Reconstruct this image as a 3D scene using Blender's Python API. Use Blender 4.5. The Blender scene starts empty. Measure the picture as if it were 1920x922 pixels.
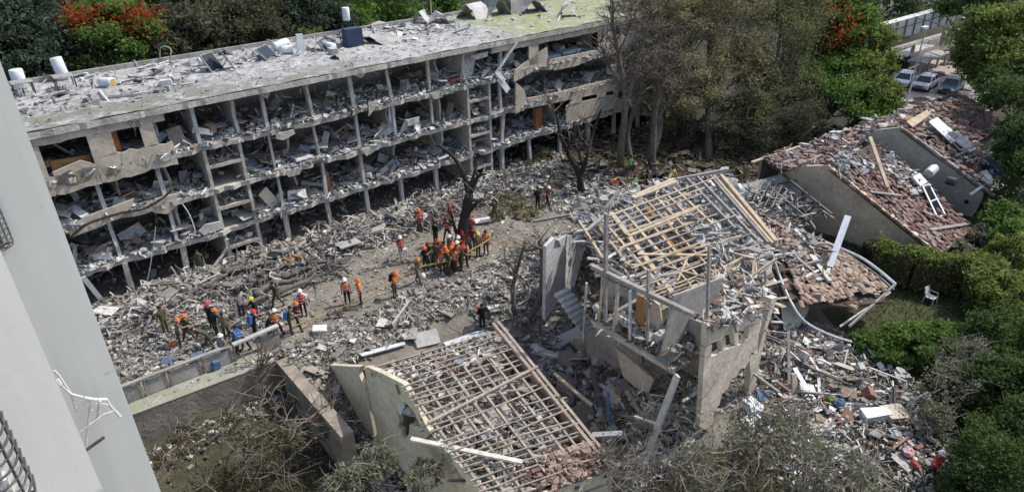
import bpy, bmesh, math, random
import numpy as np
from mathutils import Vector, Matrix, Euler

scene = bpy.context.scene
rng = np.random.default_rng(11)
random.seed(11)
R = math.radians

# ------------------------------------------------------------------ camera
FPX, CX, CY, CAM_H = 1280.0, 960.0, 461.0, 22.0
PITCH, ROLL = R(28.3), R(1.4)
FWD = np.array([0, math.cos(PITCH), -math.sin(PITCH)])
_r0 = np.array([1.0, 0, 0]); _u0 = np.cross(_r0, FWD)
RT = math.cos(ROLL)*_r0 - math.sin(ROLL)*_u0
UP = math.sin(ROLL)*_r0 + math.cos(ROLL)*_u0
CAM = np.array([0, 0, CAM_H])
cam_d = bpy.data.cameras.new('camera')
cam = bpy.data.objects.new('camera', cam_d)
scene.collection.objects.link(cam)
cam_d.sensor_fit = 'HORIZONTAL'; cam_d.sensor_width = 36.0
cam_d.lens = FPX/1920*36
cam_d.clip_start = 0.2; cam_d.clip_end = 3000
cam.matrix_world = Matrix(((RT[0], UP[0], -FWD[0], 0), (RT[1], UP[1], -FWD[1], 0), (RT[2], UP[2], -FWD[2], CAM_H), (0, 0, 0, 1)))
scene.camera = cam

# ------------------------------------------------------------------ light
SUN_BEARING, SUN_EL = R(68), R(53)
world = bpy.data.worlds.new('World'); scene.world = world
world.use_nodes = True
nt = world.node_tree
for n in list(nt.nodes): nt.nodes.remove(n)
sky = nt.nodes.new('ShaderNodeTexSky'); sky.sky_type = 'NISHITA'; sky.sun_disc = False
sky.sun_elevation = SUN_EL; sky.sun_rotation = SUN_BEARING
sky.dust_density = 2.2; sky.ozone_density = 1.0
bg = nt.nodes.new('ShaderNodeBackground'); bg.inputs[1].default_value = 0.15
wo = nt.nodes.new('ShaderNodeOutputWorld')
nt.links.new(sky.outputs[0], bg.inputs[0]); nt.links.new(bg.outputs[0], wo.inputs[0])
sl = bpy.data.lights.new('sun', 'SUN'); sl.energy = 3.0; sl.angle = R(0.5); sl.color = (1.0, 0.95, 0.88)
so = bpy.data.objects.new('sun', sl); scene.collection.objects.link(so)
sdir = Vector((math.sin(SUN_BEARING)*math.cos(SUN_EL), math.cos(SUN_BEARING)*math.cos(SUN_EL), math.sin(SUN_EL)))
so.rotation_euler = sdir.to_track_quat('Z', 'Y').to_euler()
so.location = (60, 40, 80)
scene.view_settings.view_transform = 'Standard'
scene.view_settings.look = 'None'
scene.view_settings.exposure = 0.52
scene.view_settings.gamma = 1.0
scene.view_settings.use_curve_mapping = False
scene.render.engine = 'CYCLES'
scene.cycles.max_bounces = 5
scene.cycles.diffuse_bounces = 4
scene.cycles.glossy_bounces = 2
scene.cycles.transmission_bounces = 2
scene.cycles.transparent_max_bounces = 4

# ------------------------------------------------------------------ survey helpers: photograph bearings -> ground plan
def ray(x, y): return FWD + RT*((x-CX)/FPX) + UP*((CY-y)/FPX)
def at(x, y, z=0.0):
    d = ray(x, y); return CAM + d*((z-CAM_H)/d[2])
def place(x, y, D):
    d = ray(x, y); return CAM + d*(D/math.hypot(d[0], d[1]))
def onp(x, y, p0, n):
    d = ray(x, y); return CAM + d*(np.dot(np.array(p0)-CAM, n)/np.dot(d, n))
def plane3(a, b, c): return np.array(a), np.cross(np.array(b)-a, np.array(c)-a)
GA = R(39.2)
U = np.array([math.cos(GA), math.sin(GA), 0]); V = np.array([-math.sin(GA), math.cos(GA), 0]); Z = np.array([0, 0, 1.0])
BO = np.array([-11.5, 44.95, 0.0])          # a point at the foot of the long block's front
def fz(x, y):
    p = onp(x, y, BO, V); return ((p-BO).dot(U), p[2])

# ------------------------------------------------------------------ tagging
def link(o): scene.collection.objects.link(o); return o
def tag(o, label=None, cat=None, group=None, kind=None):
    if label: o['label'] = label
    if cat: o['category'] = cat
    if group: o['group'] = group
    if kind: o['kind'] = kind
    return o
def thing(name, label, cat, loc=(0, 0, 0), rz=0.0, group=None):
    o = link(bpy.data.objects.new(name, None)); o.location = tuple(loc); o.rotation_euler = (0, 0, rz)
    o.empty_display_size = 0.3
    return tag(o, label, cat, group)
def child(o, parent):
    o.parent = parent; return o

# ------------------------------------------------------------------ materials
MATS = {}
def mat(name, c, c2=None, scale=3.0, rough=0.9, bump=0.15, bscale=None, island=None, c3=None, detail=6, spec=0.25, metal=0.0, grain=(.84, 1.12)):
    """noise-mottled material; island = list of colours picked at random per loose piece"""
    m = bpy.data.materials.new(name); m.use_nodes = True
    t = m.node_tree; N = t.nodes; L = t.links
    b = N['Principled BSDF']; b.inputs['Roughness'].default_value = rough
    b.inputs['Specular IOR Level'].default_value = spec; b.inputs['Metallic'].default_value = metal
    tc = N.new('ShaderNodeTexCoord')
    nz = N.new('ShaderNodeTexNoise'); nz.inputs['Scale'].default_value = scale; nz.inputs['Detail'].default_value = detail
    nz.inputs['Roughness'].default_value = 0.65
    L.new(tc.outputs['Object'], nz.inputs['Vector'])
    if island:
        g = N.new('ShaderNodeNewGeometry'); r = N.new('ShaderNodeValToRGB'); r.color_ramp.interpolation = 'CONSTANT'
        els = r.color_ramp.elements
        while len(els) < len(island): els.new(0.5)
        for i, cc in enumerate(island):
            els[i].position = i/len(island); els[i].color = (*cc, 1)
        L.new(g.outputs['Random Per Island'], r.inputs[0])
        mx = N.new('ShaderNodeMix'); mx.data_type = 'RGBA'; mx.blend_type = 'MULTIPLY'; mx.inputs[0].default_value = 1.0
        rr = N.new('ShaderNodeMapRange'); rr.inputs[1].default_value = 0.3; rr.inputs[2].default_value = 0.7
        rr.inputs[3].default_value = 0.62; rr.inputs[4].default_value = 1.25
        L.new(nz.outputs[0], rr.inputs[0])
        L.new(r.outputs[0], mx.inputs[6]); L.new(rr.outputs[0], mx.inputs[7])
        col = mx.outputs[2]
    else:
        if c2 is None: c2 = tuple(x*0.7 for x in c)
        r = N.new('ShaderNodeValToRGB'); els = r.color_ramp.elements
        els[0].position = 0.32; els[0].color = (*c2, 1); els[1].position = 0.66; els[1].color = (*c, 1)
        if c3 is not None:
            e = els.new(0.5); e.color = (*c3, 1)
        L.new(nz.outputs[0], r.inputs[0])
        # second, finer grain
        n2 = N.new('ShaderNodeTexNoise'); n2.inputs['Scale'].default_value = scale*7; n2.inputs['Detail'].default_value = 3
        L.new(tc.outputs['Object'], n2.inputs['Vector'])
        rr = N.new('ShaderNodeMapRange'); rr.inputs[1].default_value = 0.3; rr.inputs[2].default_value = 0.7
        rr.inputs[3].default_value = grain[0]; rr.inputs[4].default_value = grain[1]
        L.new(n2.outputs[0], rr.inputs[0])
        mx = N.new('ShaderNodeMix'); mx.data_type = 'RGBA'; mx.blend_type = 'MULTIPLY'; mx.inputs[0].default_value = 1.0
        L.new(r.outputs[0], mx.inputs[6]); L.new(rr.outputs[0], mx.inputs[7])
        col = mx.outputs[2]
    L.new(col, b.inputs['Base Color'])
    if bump:
        nb = N.new('ShaderNodeTexNoise'); nb.inputs['Scale'].default_value = bscale or scale*5; nb.inputs['Detail'].default_value = 5
        L.new(tc.outputs['Object'], nb.inputs['Vector'])
        bp = N.new('ShaderNodeBump'); bp.inputs['Strength'].default_value = bump; bp.inputs['Distance'].default_value = 0.1
        L.new(nb.outputs[0], bp.inputs['Height']); L.new(bp.outputs[0], b.inputs['Normal'])
    MATS[name] = m
    return m
M = {}
M['concrete'] = mat('concrete', (.36, .35, .33), (.2, .19, .18), .9)
M['edge'] = mat('slab_edge_concrete', (.52, .49, .44), (.30, .28, .25), 1.4, bump=.4)  # paler than plain concrete: grazing sun on the edges is put into the colour
M['plaster'] = mat('beige_plaster', (.54, .475, .39), (.37, .32, .26), .7)
M['plaster_grey'] = mat('grey_plaster', (.48, .48, .47), (.32, .32, .32), .6)
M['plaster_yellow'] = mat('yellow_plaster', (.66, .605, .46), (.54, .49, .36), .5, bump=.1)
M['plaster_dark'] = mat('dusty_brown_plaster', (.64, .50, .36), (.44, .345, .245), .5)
M['interior'] = mat('interior_wall', (.42, .40, .37), (.22, .21, .195), .8)
M['wall_blue'] = mat('pale_blue_room_wall', (.42, .48, .53), (.28, .32, .36), .8)
M['wall_pink'] = mat('pinkish_room_wall', (.52, .42, .37), (.34, .27, .24), .8)
M['interior_w'] = mat('interior_white_wall', (.58, .58, .58), (.36, .36, .36), .8)
M['wall_dusty'] = mat('dusty_garden_wall', (.31, .27, .22), (.16, .14, .115), .9, bump=.4)
M['plaster_cream'] = mat('cream_plaster', (.66, .575, .46), (.44, .375, .30), .8, bump=.3)
M['wall_far_shade'] = mat('render_shade_tone', (.55, .57, .57), (.52, .54, .54), .12, grain=(.985, 1.01), bump=.02, bscale=20)  # bluish shade of the far face is put into this colour
M['wall_near_light'] = mat('render_light_tone', (.90, .865, .79), (.87, .835, .76), .3, grain=(.985, 1.01), bump=.02, bscale=20)  # brighter light on the near face is put into this colour
M['white_paint'] = mat('white_paint', (.66, .655, .64), (.44, .43, .41), 3)
M['iron'] = mat('grey_iron', (.10, .105, .11), (.05, .05, .055), 5, rough=.6)
M['wood'] = mat('pale_timber', (.52, .43, .31), (.34, .27, .19), 2.5, bump=.2)
M['wood_pink'] = mat('pinkish_batten_timber', (.39, .33, .275), (.22, .185, .155), 2.5)
M['wood_orange'] = mat('orange_timber', (.36, .20, .08), (.22, .12, .05), 2.0)
M['wood_grey'] = mat('grey_timber', (.33, .31, .29), (.19, .175, .165), 2.5)
M['wood_white'] = mat('white_painted_timber', (.62, .595, .54), (.38, .36, .32), 3.5)
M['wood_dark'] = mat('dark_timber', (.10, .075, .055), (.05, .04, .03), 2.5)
M['door'] = mat('brown_door_wood', (.30, .13, .05), (.19, .08, .03), 2.0)
M['bark'] = mat('dusty_bark', (.20, .17, .135), (.09, .075, .06), 4, bump=.5)
M['bark_dark'] = mat('charred_bark', (.055, .045, .04), (.02, .018, .016), 4, bump=.5)
M['bark_grey'] = mat('ashen_bark', (.23, .21, .19), (.10, .092, .085), 5, bump=1.0)
M['twig'] = mat('dry_twig', (.28, .25, .21), (.17, .15, .125), 3, bump=0)
M['metal'] = mat('galvanised_sheet', (.62, .65, .68), (.48, .5, .53), 1.2, rough=.45, metal=.2, spec=.5)
M['tank'] = mat('white_enamel_tank', (.72, .74, .76), (.58, .6, .62), 2, rough=.45, spec=.4)
M['tank_rust'] = mat('rusty_tank_bottom', (.55, .33, .10), (.35, .18, .05), 6)
M['glass_dark'] = mat('dark_collector_glass', (.02, .025, .04), (.012, .014, .02), 2, rough=.15, bump=0, spec=.5)
M['pane'] = mat('window_glass', (.015, .017, .02), (.01, .011, .013), 2, rough=.1, bump=0, spec=.5)
M['moss'] = mat('mossy_concrete', (.25, .26, .17), (.33, .33, .30), 1.2, bump=.3, c3=(.27, .275, .22))
M['asphalt'] = mat('asphalt', (.06, .06, .06), (.04, .04, .04), 3)
M['paving'] = mat('pink_paving', (.36, .30, .26), (.25, .21, .185), 1.5)
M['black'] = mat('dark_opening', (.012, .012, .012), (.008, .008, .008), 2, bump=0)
M['tile'] = mat('terracotta_tile', None, scale=8, bump=.15, island=[(.225, .14, .115), (.17, .11, .09), (.27, .18, .15), (.21, .155, .13), (.14, .088, .073), (.32, .25, .21)])
def tilemat(name, cols):
    """one roof tile per object: colour from the object's own random number"""
    m = mat(name, (1, 1, 1), scale=8, bump=.15, island=cols)
    t = m.node_tree
    g = [n for n in t.nodes if n.type == 'NEW_GEOMETRY'][0]; r = [n for n in t.nodes if n.type == 'VALTORGB'][0]
    oi = t.nodes.new('ShaderNodeObjectInfo'); t.links.new(oi.outputs['Random'], r.inputs[0])
    return m
TILEC = [(.225, .135, .11), (.17, .105, .088), (.27, .175, .145), (.21, .15, .125), (.14, .085, .07), (.32, .25, .21)]
M['tile_one'] = tilemat('terracotta_tile_single', TILEC)
TILEB = [(.32, .235, .175), (.22, .15, .115), (.38, .29, .22), (.26, .185, .14), (.17, .115, .09), (.31, .27, .225)]
M['tile_pale'] = tilemat('dusty_tile_single', TILEB)
M['tile_pale_heap'] = mat('dusty_tile_pieces', None, scale=8, island=TILEB)
M['rubble'] = mat('grey_rubble', None, scale=5, bump=.3, island=[(0.270, 0.260, 0.236), (0.186, 0.177, 0.161), (0.353, 0.342, 0.314), (0.465, 0.454, 0.419), (0.102, 0.097, 0.088), (0.242, 0.221, 0.188), (0.307, 0.296, 0.271), (0.140, 0.130, 0.117), (0.288, 0.259, 0.221), (0.400, 0.383, 0.347), (0.223, 0.209, 0.185), (0.521, 0.512, 0.478)])
M['rubble_dark'] = mat('interior_rubble', None, scale=5, bump=.3, island=[(0.380, 0.385, 0.382), (0.266, 0.271, 0.272), (0.513, 0.522, 0.516), (0.665, 0.674, 0.663), (0.133, 0.133, 0.134), (0.399, 0.361, 0.304), (0.342, 0.347, 0.341), (0.190, 0.195, 0.194), (0.570, 0.580, 0.571), (0.257, 0.199, 0.147), (0.456, 0.461, 0.452), (0.228, 0.266, 0.313), (0.427, 0.427, 0.419)])
M['rubble_colour'] = mat('household_debris', None, scale=5, bump=.3, island=[(0.276, 0.267, 0.245), (0.184, 0.175, 0.165), (0.368, 0.359, 0.335), (0.570, 0.561, 0.535), (0.267, 0.202, 0.147), (0.110, 0.106, 0.098), (0.607, 0.607, 0.589), (0.239, 0.221, 0.196), (0.184, 0.216, 0.250), (0.322, 0.304, 0.277), (0.423, 0.396, 0.339), (0.184, 0.161, 0.134), (0.405, 0.396, 0.375), (0.258, 0.147, 0.107), (0.478, 0.469, 0.446), (0.331, 0.317, 0.290)])
M['roof_debris'] = mat('white_roof_debris', None, scale=5, bump=.3, island=[(0.378, 0.378, 0.367), (0.310, 0.310, 0.299), (0.482, 0.482, 0.472), (0.215, 0.215, 0.206), (0.249, 0.241, 0.219), (0.361, 0.353, 0.337), (0.155, 0.155, 0.152)])
M['garden_debris'] = mat('garden_litter', None, scale=5, bump=.2, island=[(.12, .09, .06), (.075, .06, .042), (.17, .135, .10), (.13, .105, .08), (.22, .20, .175), (.065, .075, .035), (.09, .09, .045), (.16, .11, .075)])
M['stick_grey'] = mat('splintered_sticks', None, scale=5, bump=0, island=[(.30, .28, .26), (.18, .165, .15), (.42, .39, .36), (.55, .53, .51), (.12, .11, .10), (.24, .22, .20)])
def leafmat(name, cols):
    m = mat(name, None, scale=1.2, rough=.7, bump=0, island=cols, spec=.2)
    t = m.node_tree; b = t.nodes['Principled BSDF']; tr = t.nodes.new('ShaderNodeBsdfTranslucent'); ms = t.nodes.new('ShaderNodeMixShader'); ms.inputs[0].default_value = .48
    t.links.new(b.inputs['Base Color'].links[0].from_socket, tr.inputs[0]); t.links.new(b.outputs[0], ms.inputs[1]); t.links.new(tr.outputs[0], ms.inputs[2])
    t.links.new(ms.outputs[0], t.nodes['Material Output'].inputs[0])
    return m
M['leaf_pine'] = leafmat('dark_pine_needles', [(.06, .088, .055), (.036, .056, .037), (.084, .118, .072), (.05, .078, .055), (.098, .13, .084)])
M['leaf_olive'] = leafmat('dusty_pine_needles', [(.10, .11, .06), (.062, .07, .04), (.135, .135, .08), (.08, .092, .05), (.115, .11, .068)])
M['leaf_dust'] = leafmat('dust_covered_foliage', [(0.334, 0.297, 0.172), (0.239, 0.215, 0.118), (0.406, 0.355, 0.220), (0.275, 0.261, 0.132), (0.167, 0.151, 0.083), (0.362, 0.319, 0.193)])
M['leaf_mid'] = leafmat('dusty_green_foliage', [(0.189, 0.203, 0.098), (0.133, 0.147, 0.067), (0.238, 0.245, 0.126), (0.168, 0.196, 0.077), (0.098, 0.112, 0.049)])
M['blue_dark'] = mat('dark_blue_sheet', (.03, .055, .10), (.02, .035, .065), 2, rough=.5)
M['leaf_green'] = leafmat('green_leaves', [(0.131, 0.231, 0.045), (0.075, 0.150, 0.031), (0.181, 0.281, 0.065), (0.106, 0.194, 0.041), (0.150, 0.219, 0.069)])
M['leaf_bright'] = leafmat('yellowish_green_leaves', [(0.195, 0.247, 0.058), (0.124, 0.176, 0.039), (0.247, 0.286, 0.085), (0.156, 0.208, 0.052)])
M['leaf_dark'] = leafmat('dark_green_leaves', [(0.075, 0.124, 0.034), (0.046, 0.085, 0.025), (0.106, 0.161, 0.048), (0.085, 0.132, 0.039)])
M['leaf_flower'] = leafmat('orange_red_blossom', [(.38, .07, .02), (.27, .042, .014), (.44, .10, .03), (.22, .05, .018), (.32, .075, .024)])
M['leaf_sparse'] = leafmat('grey_green_leaves', [(.235, .24, .155), (.16, .175, .095), (.28, .28, .20), (.19, .21, .11), (.29, .28, .225)])
M['grass'] = leafmat('grass_blades', [(.07, .095, .03), (.05, .07, .025), (.09, .11, .04), (.10, .10, .05)])
M['drygrass'] = leafmat('dry_grass_blades', [(.17, .145, .09), (.12, .105, .065), (.22, .185, .12), (.10, .105, .05), (.15, .11, .075)])
M['tape'] = mat('yellow_barrier_tape', (.55, .40, .14), (.42, .30, .10), 2, bump=0, rough=.5)
M['blue'] = mat('blue_plastic', (.09, .16, .28), (.06, .11, .20), 2)
M['cloth_white'] = mat('white_cloth', (.72, .73, .76), (.5, .52, .56), 3)
M['cloth_red'] = mat('red_cloth', (.38, .09, .08), (.27, .06, .055), 3)
M['cloth_pink'] = mat('pink_cloth', (.50, .33, .32), (.38, .24, .24), 3)
M['cloth_blue'] = mat('blue_cloth', (.12, .165, .25), (.07, .10, .16), 3)
for k_ in ('wall_far_shade', 'wall_near_light'):      # faint rain streaks on the rendered walls
    t_ = M[k_].node_tree; b_ = t_.nodes['Principled BSDF']; src_ = b_.inputs['Base Color'].links[0].from_socket
    tc_ = t_.nodes.new('ShaderNodeTexCoord'); mp_ = t_.nodes.new('ShaderNodeMapping'); mp_.inputs['Scale'].default_value = (2.2, 2.2, .12); nz_ = t_.nodes.new('ShaderNodeTexNoise'); nz_.inputs['Scale'].default_value = 1.6; nz_.inputs['Detail'].default_value = 5
    t_.links.new(tc_.outputs['Object'], mp_.inputs[0]); t_.links.new(mp_.outputs[0], nz_.inputs[0])
    n2_ = t_.nodes.new('ShaderNodeTexNoise'); n2_.inputs['Scale'].default_value = 2.3; n2_.inputs['Detail'].default_value = 8; t_.links.new(tc_.outputs['Object'], n2_.inputs[0])
    r1_ = t_.nodes.new('ShaderNodeMapRange'); r1_.inputs[1].default_value = .38; r1_.inputs[2].default_value = .6; r1_.inputs[3].default_value = .93; r1_.inputs[4].default_value = 1.0; t_.links.new(nz_.outputs[0], r1_.inputs[0])
    r2_ = t_.nodes.new('ShaderNodeMapRange'); r2_.inputs[1].default_value = .70; r2_.inputs[2].default_value = .76; r2_.inputs[3].default_value = 1.0; r2_.inputs[4].default_value = .72; t_.links.new(n2_.outputs[0], r2_.inputs[0])
    m1_ = t_.nodes.new('ShaderNodeMath'); m1_.operation = 'MULTIPLY'; t_.links.new(r1_.outputs[0], m1_.inputs[0]); t_.links.new(r2_.outputs[0], m1_.inputs[1])
    mx_ = t_.nodes.new('ShaderNodeMix'); mx_.data_type = 'RGBA'; mx_.blend_type = 'MULTIPLY'; mx_.inputs[0].default_value = 1.0; t_.links.new(src_, mx_.inputs[6]); t_.links.new(m1_.outputs[0], mx_.inputs[7]); t_.links.new(mx_.outputs[2], b_.inputs['Base Color'])
M['mattress'] = mat('grey_blue_mattress', (.36, .42, .48), (.22, .27, .33), 2)

# ------------------------------------------------------------------ mesh helpers
CUBE = np.array([(-1, -1, -1), (1, -1, -1), (1, 1, -1), (-1, 1, -1), (-1, -1, 1), (1, -1, 1), (1, 1, 1), (-1, 1, 1)], float)*.5
CF = np.array([(0, 3, 2, 1), (4, 5, 6, 7), (0, 1, 5, 4), (1, 2, 6, 5), (2, 3, 7, 6), (3, 0, 4, 7)])
def np_mesh(name, Vt, F, m=None):
    me = bpy.data.meshes.new(name); Vt = np.ascontiguousarray(Vt, np.float32); F = np.ascontiguousarray(F, np.int32)
    n, k = F.shape
    me.vertices.add(len(Vt)); me.vertices.foreach_set('co', Vt.ravel())
    me.loops.add(n*k); me.loops.foreach_set('vertex_index', F.ravel())
    me.polygons.add(n); me.polygons.foreach_set('loop_start', np.arange(0, n*k, k, dtype=np.int32))
    me.update(calc_edges=True); me.shade_flat()
    if m is not None: me.materials.append(m)
    return me
def rand_rot(n, tilt=None):
    """n rotation matrices: any orientation, or a random heading with a limited tilt"""
    a = rng.uniform(0, 2*np.pi, n)
    if tilt is None:
        q = rng.normal(size=(n, 4)); q /= np.linalg.norm(q, axis=1)[:, None]
    else:
        th = rng.normal(0, tilt, n)/2; ph = rng.uniform(0, 2*np.pi, n)
        q1 = np.stack([np.cos(th), np.sin(th)*np.cos(ph), np.sin(th)*np.sin(ph), 0*th], 1)
        w, z = np.cos(a/2), np.sin(a/2)
        q = np.stack([q1[:, 0]*w - q1[:, 3]*z, q1[:, 1]*w + q1[:, 2]*z, q1[:, 2]*w - q1[:, 1]*z, q1[:, 0]*z + q1[:, 3]*w], 1)
    w, x, y, z = q.T
    return np.stack([np.stack([1-2*(y*y+z*z), 2*(x*y-z*w), 2*(x*z+y*w)], 1), np.stack([2*(x*y+z*w), 1-2*(x*x+z*z), 2*(y*z-x*w)], 1), np.stack([2*(x*z-y*w), 2*(y*z+x*w), 1-2*(x*x+y*y)], 1)], 1)
def chunk_arrays(P, S, Rm, jit=.25):
    n = len(P)
    B = CUBE[None]*(1+rng.uniform(-jit, jit, (n, 8, 3)))*np.asarray(S)[:, None, :]
    Vt = np.einsum('nij,nkj->nki', Rm, B)+np.asarray(P)[:, None, :]
    F = CF[None]+(np.arange(n)*8)[:, None, None]
    return Vt.reshape(-1, 3), F.reshape(-1, 4)
def chunks(name, P, S, m, tilt=None, parent=None, jit=.25, kind='stuff'):
    P = np.asarray(P, float)
    if parent is not None and parent.get('_loc') is not None: P = P-np.array(parent['_loc'])
    Vt, F = chunk_arrays(P, S, rand_rot(len(P), tilt), jit)
    o = link(bpy.data.objects.new(name, np_mesh(name, Vt, F, m)))
    if parent is not None: o.parent = parent
    if kind: o['kind'] = kind
    return o
def debris_sizes(n, lo, hi, stick=.25, plate=.25):
    s = lo*(hi/lo)**(rng.random(n)**1.8)
    S = np.stack([s, s*rng.uniform(.5, .95, n), s*rng.uniform(.3, .8, n)], 1)
    k = rng.random(n)
    a = k < stick; S[a] = np.stack([s[a]*rng.uniform(1.6, 4.0, a.sum()), s[a]*.2, s[a]*.16], 1)
    b = (k >= stick) & (k < stick+plate); S[b] = np.stack([s[b]*1.5, s[b]*1.05, s[b]*.14], 1)
    return S

class MB:
    def __init__(s): s.v = []; s.f = []
    def add(s, vs, fs):
        n = len(s.v); s.v += [tuple(map(float, q)) for q in vs]; s.f += [tuple(i+n for i in f) for f in fs]; return s
    def box(s, c, size, ax=None):
        ax = ax or (np.array([1, 0, 0]), np.array([0, 1, 0]), Z)
        c = np.array(c, float)
        return s.add([c+ax[0]*q[0]*size[0]+ax[1]*q[1]*size[1]+ax[2]*q[2]*size[2] for q in CUBE], CF.tolist())
    def beam(s, p, q, w, h=None, up=Z, jit=0.0):
        p = np.array(p, float); q = np.array(q, float); h = h or w
        d = q-p; L = np.linalg.norm(d); d /= max(L, 1e-6)
        side = np.cross(d, up); 
        if np.linalg.norm(side) < 1e-4: side = np.cross(d, np.array([1.0, 0, 0]))
        side /= np.linalg.norm(side); u2 = np.cross(side, d)
        vs = []
        for e in (p, q):
            for a, b in ((-1, -1), (1, -1), (1, 1), (-1, 1)):
                vs.append(e+side*a*w/2+u2*b*h/2+(rng.uniform(-jit, jit, 3) if jit else 0))
        return s.add(vs, [(0, 3, 2, 1), (4, 5, 6, 7), (0, 1, 5, 4), (1, 2, 6, 5), (2, 3, 7, 6), (3, 0, 4, 7)])
    def tube(s, pts, rad, n=6, cap=True):
        pts = [np.array(p, float) for p in pts]; k = len(pts)
        rad = list(rad) if hasattr(rad, '__len__') else [rad]*k
        base = len(s.v); ref = np.array([.31, .17, .93])
        for i, p in enumerate(pts):
            d = pts[min(i+1, k-1)]-pts[max(i-1, 0)]; d = d/(np.linalg.norm(d)+1e-9)
            a = np.cross(d, ref); 
            if np.linalg.norm(a) < .05: a = np.cross(d, np.array([1.0, 0, 0]))
            a /= np.linalg.norm(a); b = np.cross(d, a)
            for j in range(n):
                t = 2*math.pi*j/n
                s.v.append(tuple(p+rad[i]*(a*math.cos(t)+b*math.sin(t))))
        for i in range(k-1):
            for j in range(n):
                j2 = (j+1) % n
                s.f.append((base+i*n+j, base+i*n+j2, base+(i+1)*n+j2, base+(i+1)*n+j))
        if cap:
            s.f.append(tuple(base+j for j in reversed(range(n)))); s.f.append(tuple(base+(k-1)*n+j for j in range(n)))
        return s
    def prism(s, poly, ext):
        """outline (3-D points) pushed out along the vector ext"""
        n = len(poly); ext = np.array(ext, float)
        vs = [np.array(p, float) for p in poly]; vs += [p+ext for p in vs]
        return s.add(vs, [tuple(range(n)), tuple(reversed(range(n, 2*n)))]+[(i, i+n, (i+1) % n+n, (i+1) % n) for i in range(n)])
    def build(s, name, m, parent=None, kind=None, smooth=False, local=False):
        vs = s.v
        if parent is not None and not local and parent.get('_loc') is not None:
            l = parent['_loc']; vs = [(a-l[0], b-l[1], c-l[2]) for a, b, c in vs]
        me = bpy.data.meshes.new(name); me.from_pydata(vs, [], s.f); me.update()
        bm = bmesh.new(); bm.from_mesh(me); bmesh.ops.recalc_face_normals(bm, faces=bm.faces[:]); bm.to_mesh(me); bm.free()
        if m is not None: me.materials.append(m)
        if smooth: me.polygons.foreach_set('use_smooth', [True]*len(me.polygons))
        o = link(bpy.data.objects.new(name, me))
        if parent is not None: o.parent = parent
        if kind: o['kind'] = kind
        return o
def root(name, label, cat, loc, group=None):
    """Empty at the base of a thing whose parts are given in site coordinates"""
    o = thing(name, label, cat, loc, 0, group); o['_loc'] = [float(x) for x in loc]; return o
def solo(mb, name, m, label, cat, group=None, smooth=False):
    return tag(mb.build(name, m, smooth=smooth), label, cat, group)
def curve(pts, n=4):
    """Catmull-Rom through points"""
    P = [np.array(p, float) for p in pts]; P = [2*P[0]-P[1]]+P+[2*P[-1]-P[-2]]; out = []
    for i in range(1, len(P)-2):
        for t in np.linspace(0, 1, n, endpoint=False):
            a, b, c, d = P[i-1:i+3]
            out.append(.5*(2*b+(c-a)*t+(2*a-5*b+4*c-d)*t*t+(3*b-a-3*c+d)*t**3))
    return out+[P[-2]]
def vnoise(x, y, s=1.0, seed=0):
    """cheap smooth pseudo-noise, -1..1"""
    x = np.asarray(x)*s+seed*17.3; y = np.asarray(y)*s-seed*9.1
    return (np.sin(x*1.0+1.7*np.sin(y*.83+.4))+np.sin(y*1.31+1.3*np.sin(x*.71+2.1))+.5*np.sin(2.3*x+1.9*y)+.5*np.sin(-2.9*x+2.1*y+1.0))/3.0
# ================================================================== GROUND
QC = at(517, 677, 0.0)
QA_, QD_ = at(240, 781, 0.0), at(628, 806, 0.0)
WD1 = (QC-QA_)/np.linalg.norm(QC-QA_); WD2 = (QD_-QC)/np.linalg.norm(QD_-QC)
WN1 = np.array([-WD1[1], WD1[0], 0]); WN2 = np.array([-WD2[1], WD2[0], 0])
def sst(a, b, x):
    t = np.clip((np.asarray(x, float)-a)/(b-a), 0, 1); return t*t*(3-2*t)
def gh(x, y):
    x = np.asarray(x, float); y = np.asarray(y, float)
    u = (x-BO[0])*U[0]+(y-BO[1])*U[1]; v = (x-BO[0])*V[0]+(y-BO[1])*V[1]
    su = (x-QC[0])*WN2[0]+(y-QC[1])*WN2[1]; sv = (x-QC[0])*WN1[0]+(y-QC[1])*WN1[1]
    z = 0.06*vnoise(x, y, .9)
    # rubble bank along the front of the long block
    bank = sst(-5.6, -2.6, v+1.6*sst(-8, -11, u))*(1-sst(-2.0, -.2, v))*sst(-22, -17, u)*(1-sst(12, 20, u))
    z = z+bank*(.75+.35*vnoise(x, y, .8, 2))
    # the sunk garden before the retaining wall, and the drop beside the first house
    pit = (sv < .32)*(su < .32)*1.0
    z = z-2.6*pit+pit*(.35*vnoise(x, y, .7, 3)+.9*sst(-3.2, -.4, sv))
    drop = (1-sst(-5.5, -.2, sv))*(su > .32)*(1-sst(3, 10, x))
    z = z-2.6*drop+.15*vnoise(x, y, 1.1, 4)*drop
    # heap beside the wrecked house
    heap = np.exp(-(((x-14.5)/3.5)**2+((y-25.5)/4.5)**2))
    z = z+.55*heap*(1+.4*vnoise(x, y, 1.2, 6))
    rough = (1-sst(45, 60, y))*sst(9, 13, y)
    z = z+rough*.07*vnoise(x, y, 2.3, 7)
    return z
def g1(x, y): return float(gh(x, y))
def gat(px, py):
    z = 0.0
    for _ in range(6):
        p = at(px, py, z); z = .5*z+.5*g1(p[0], p[1])
    return np.array([p[0], p[1], g1(p[0], p[1])])
def axis(lo, a, b, hi, fine, ncoarse):
    f = np.arange(a, b, fine)
    c0 = a-np.geomspace(fine, a-lo, ncoarse)[::-1]; c1 = b+np.geomspace(fine, hi-b, ncoarse)
    return np.concatenate([c0, f, [b], c1])
gx = axis(-700, -30, 62, 700, .42, 26); gy = axis(-300, 8, 84, 1200, .42, 28)
GX, GY = np.meshgrid(gx, gy)
GZ = gh(GX, GY)
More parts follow.
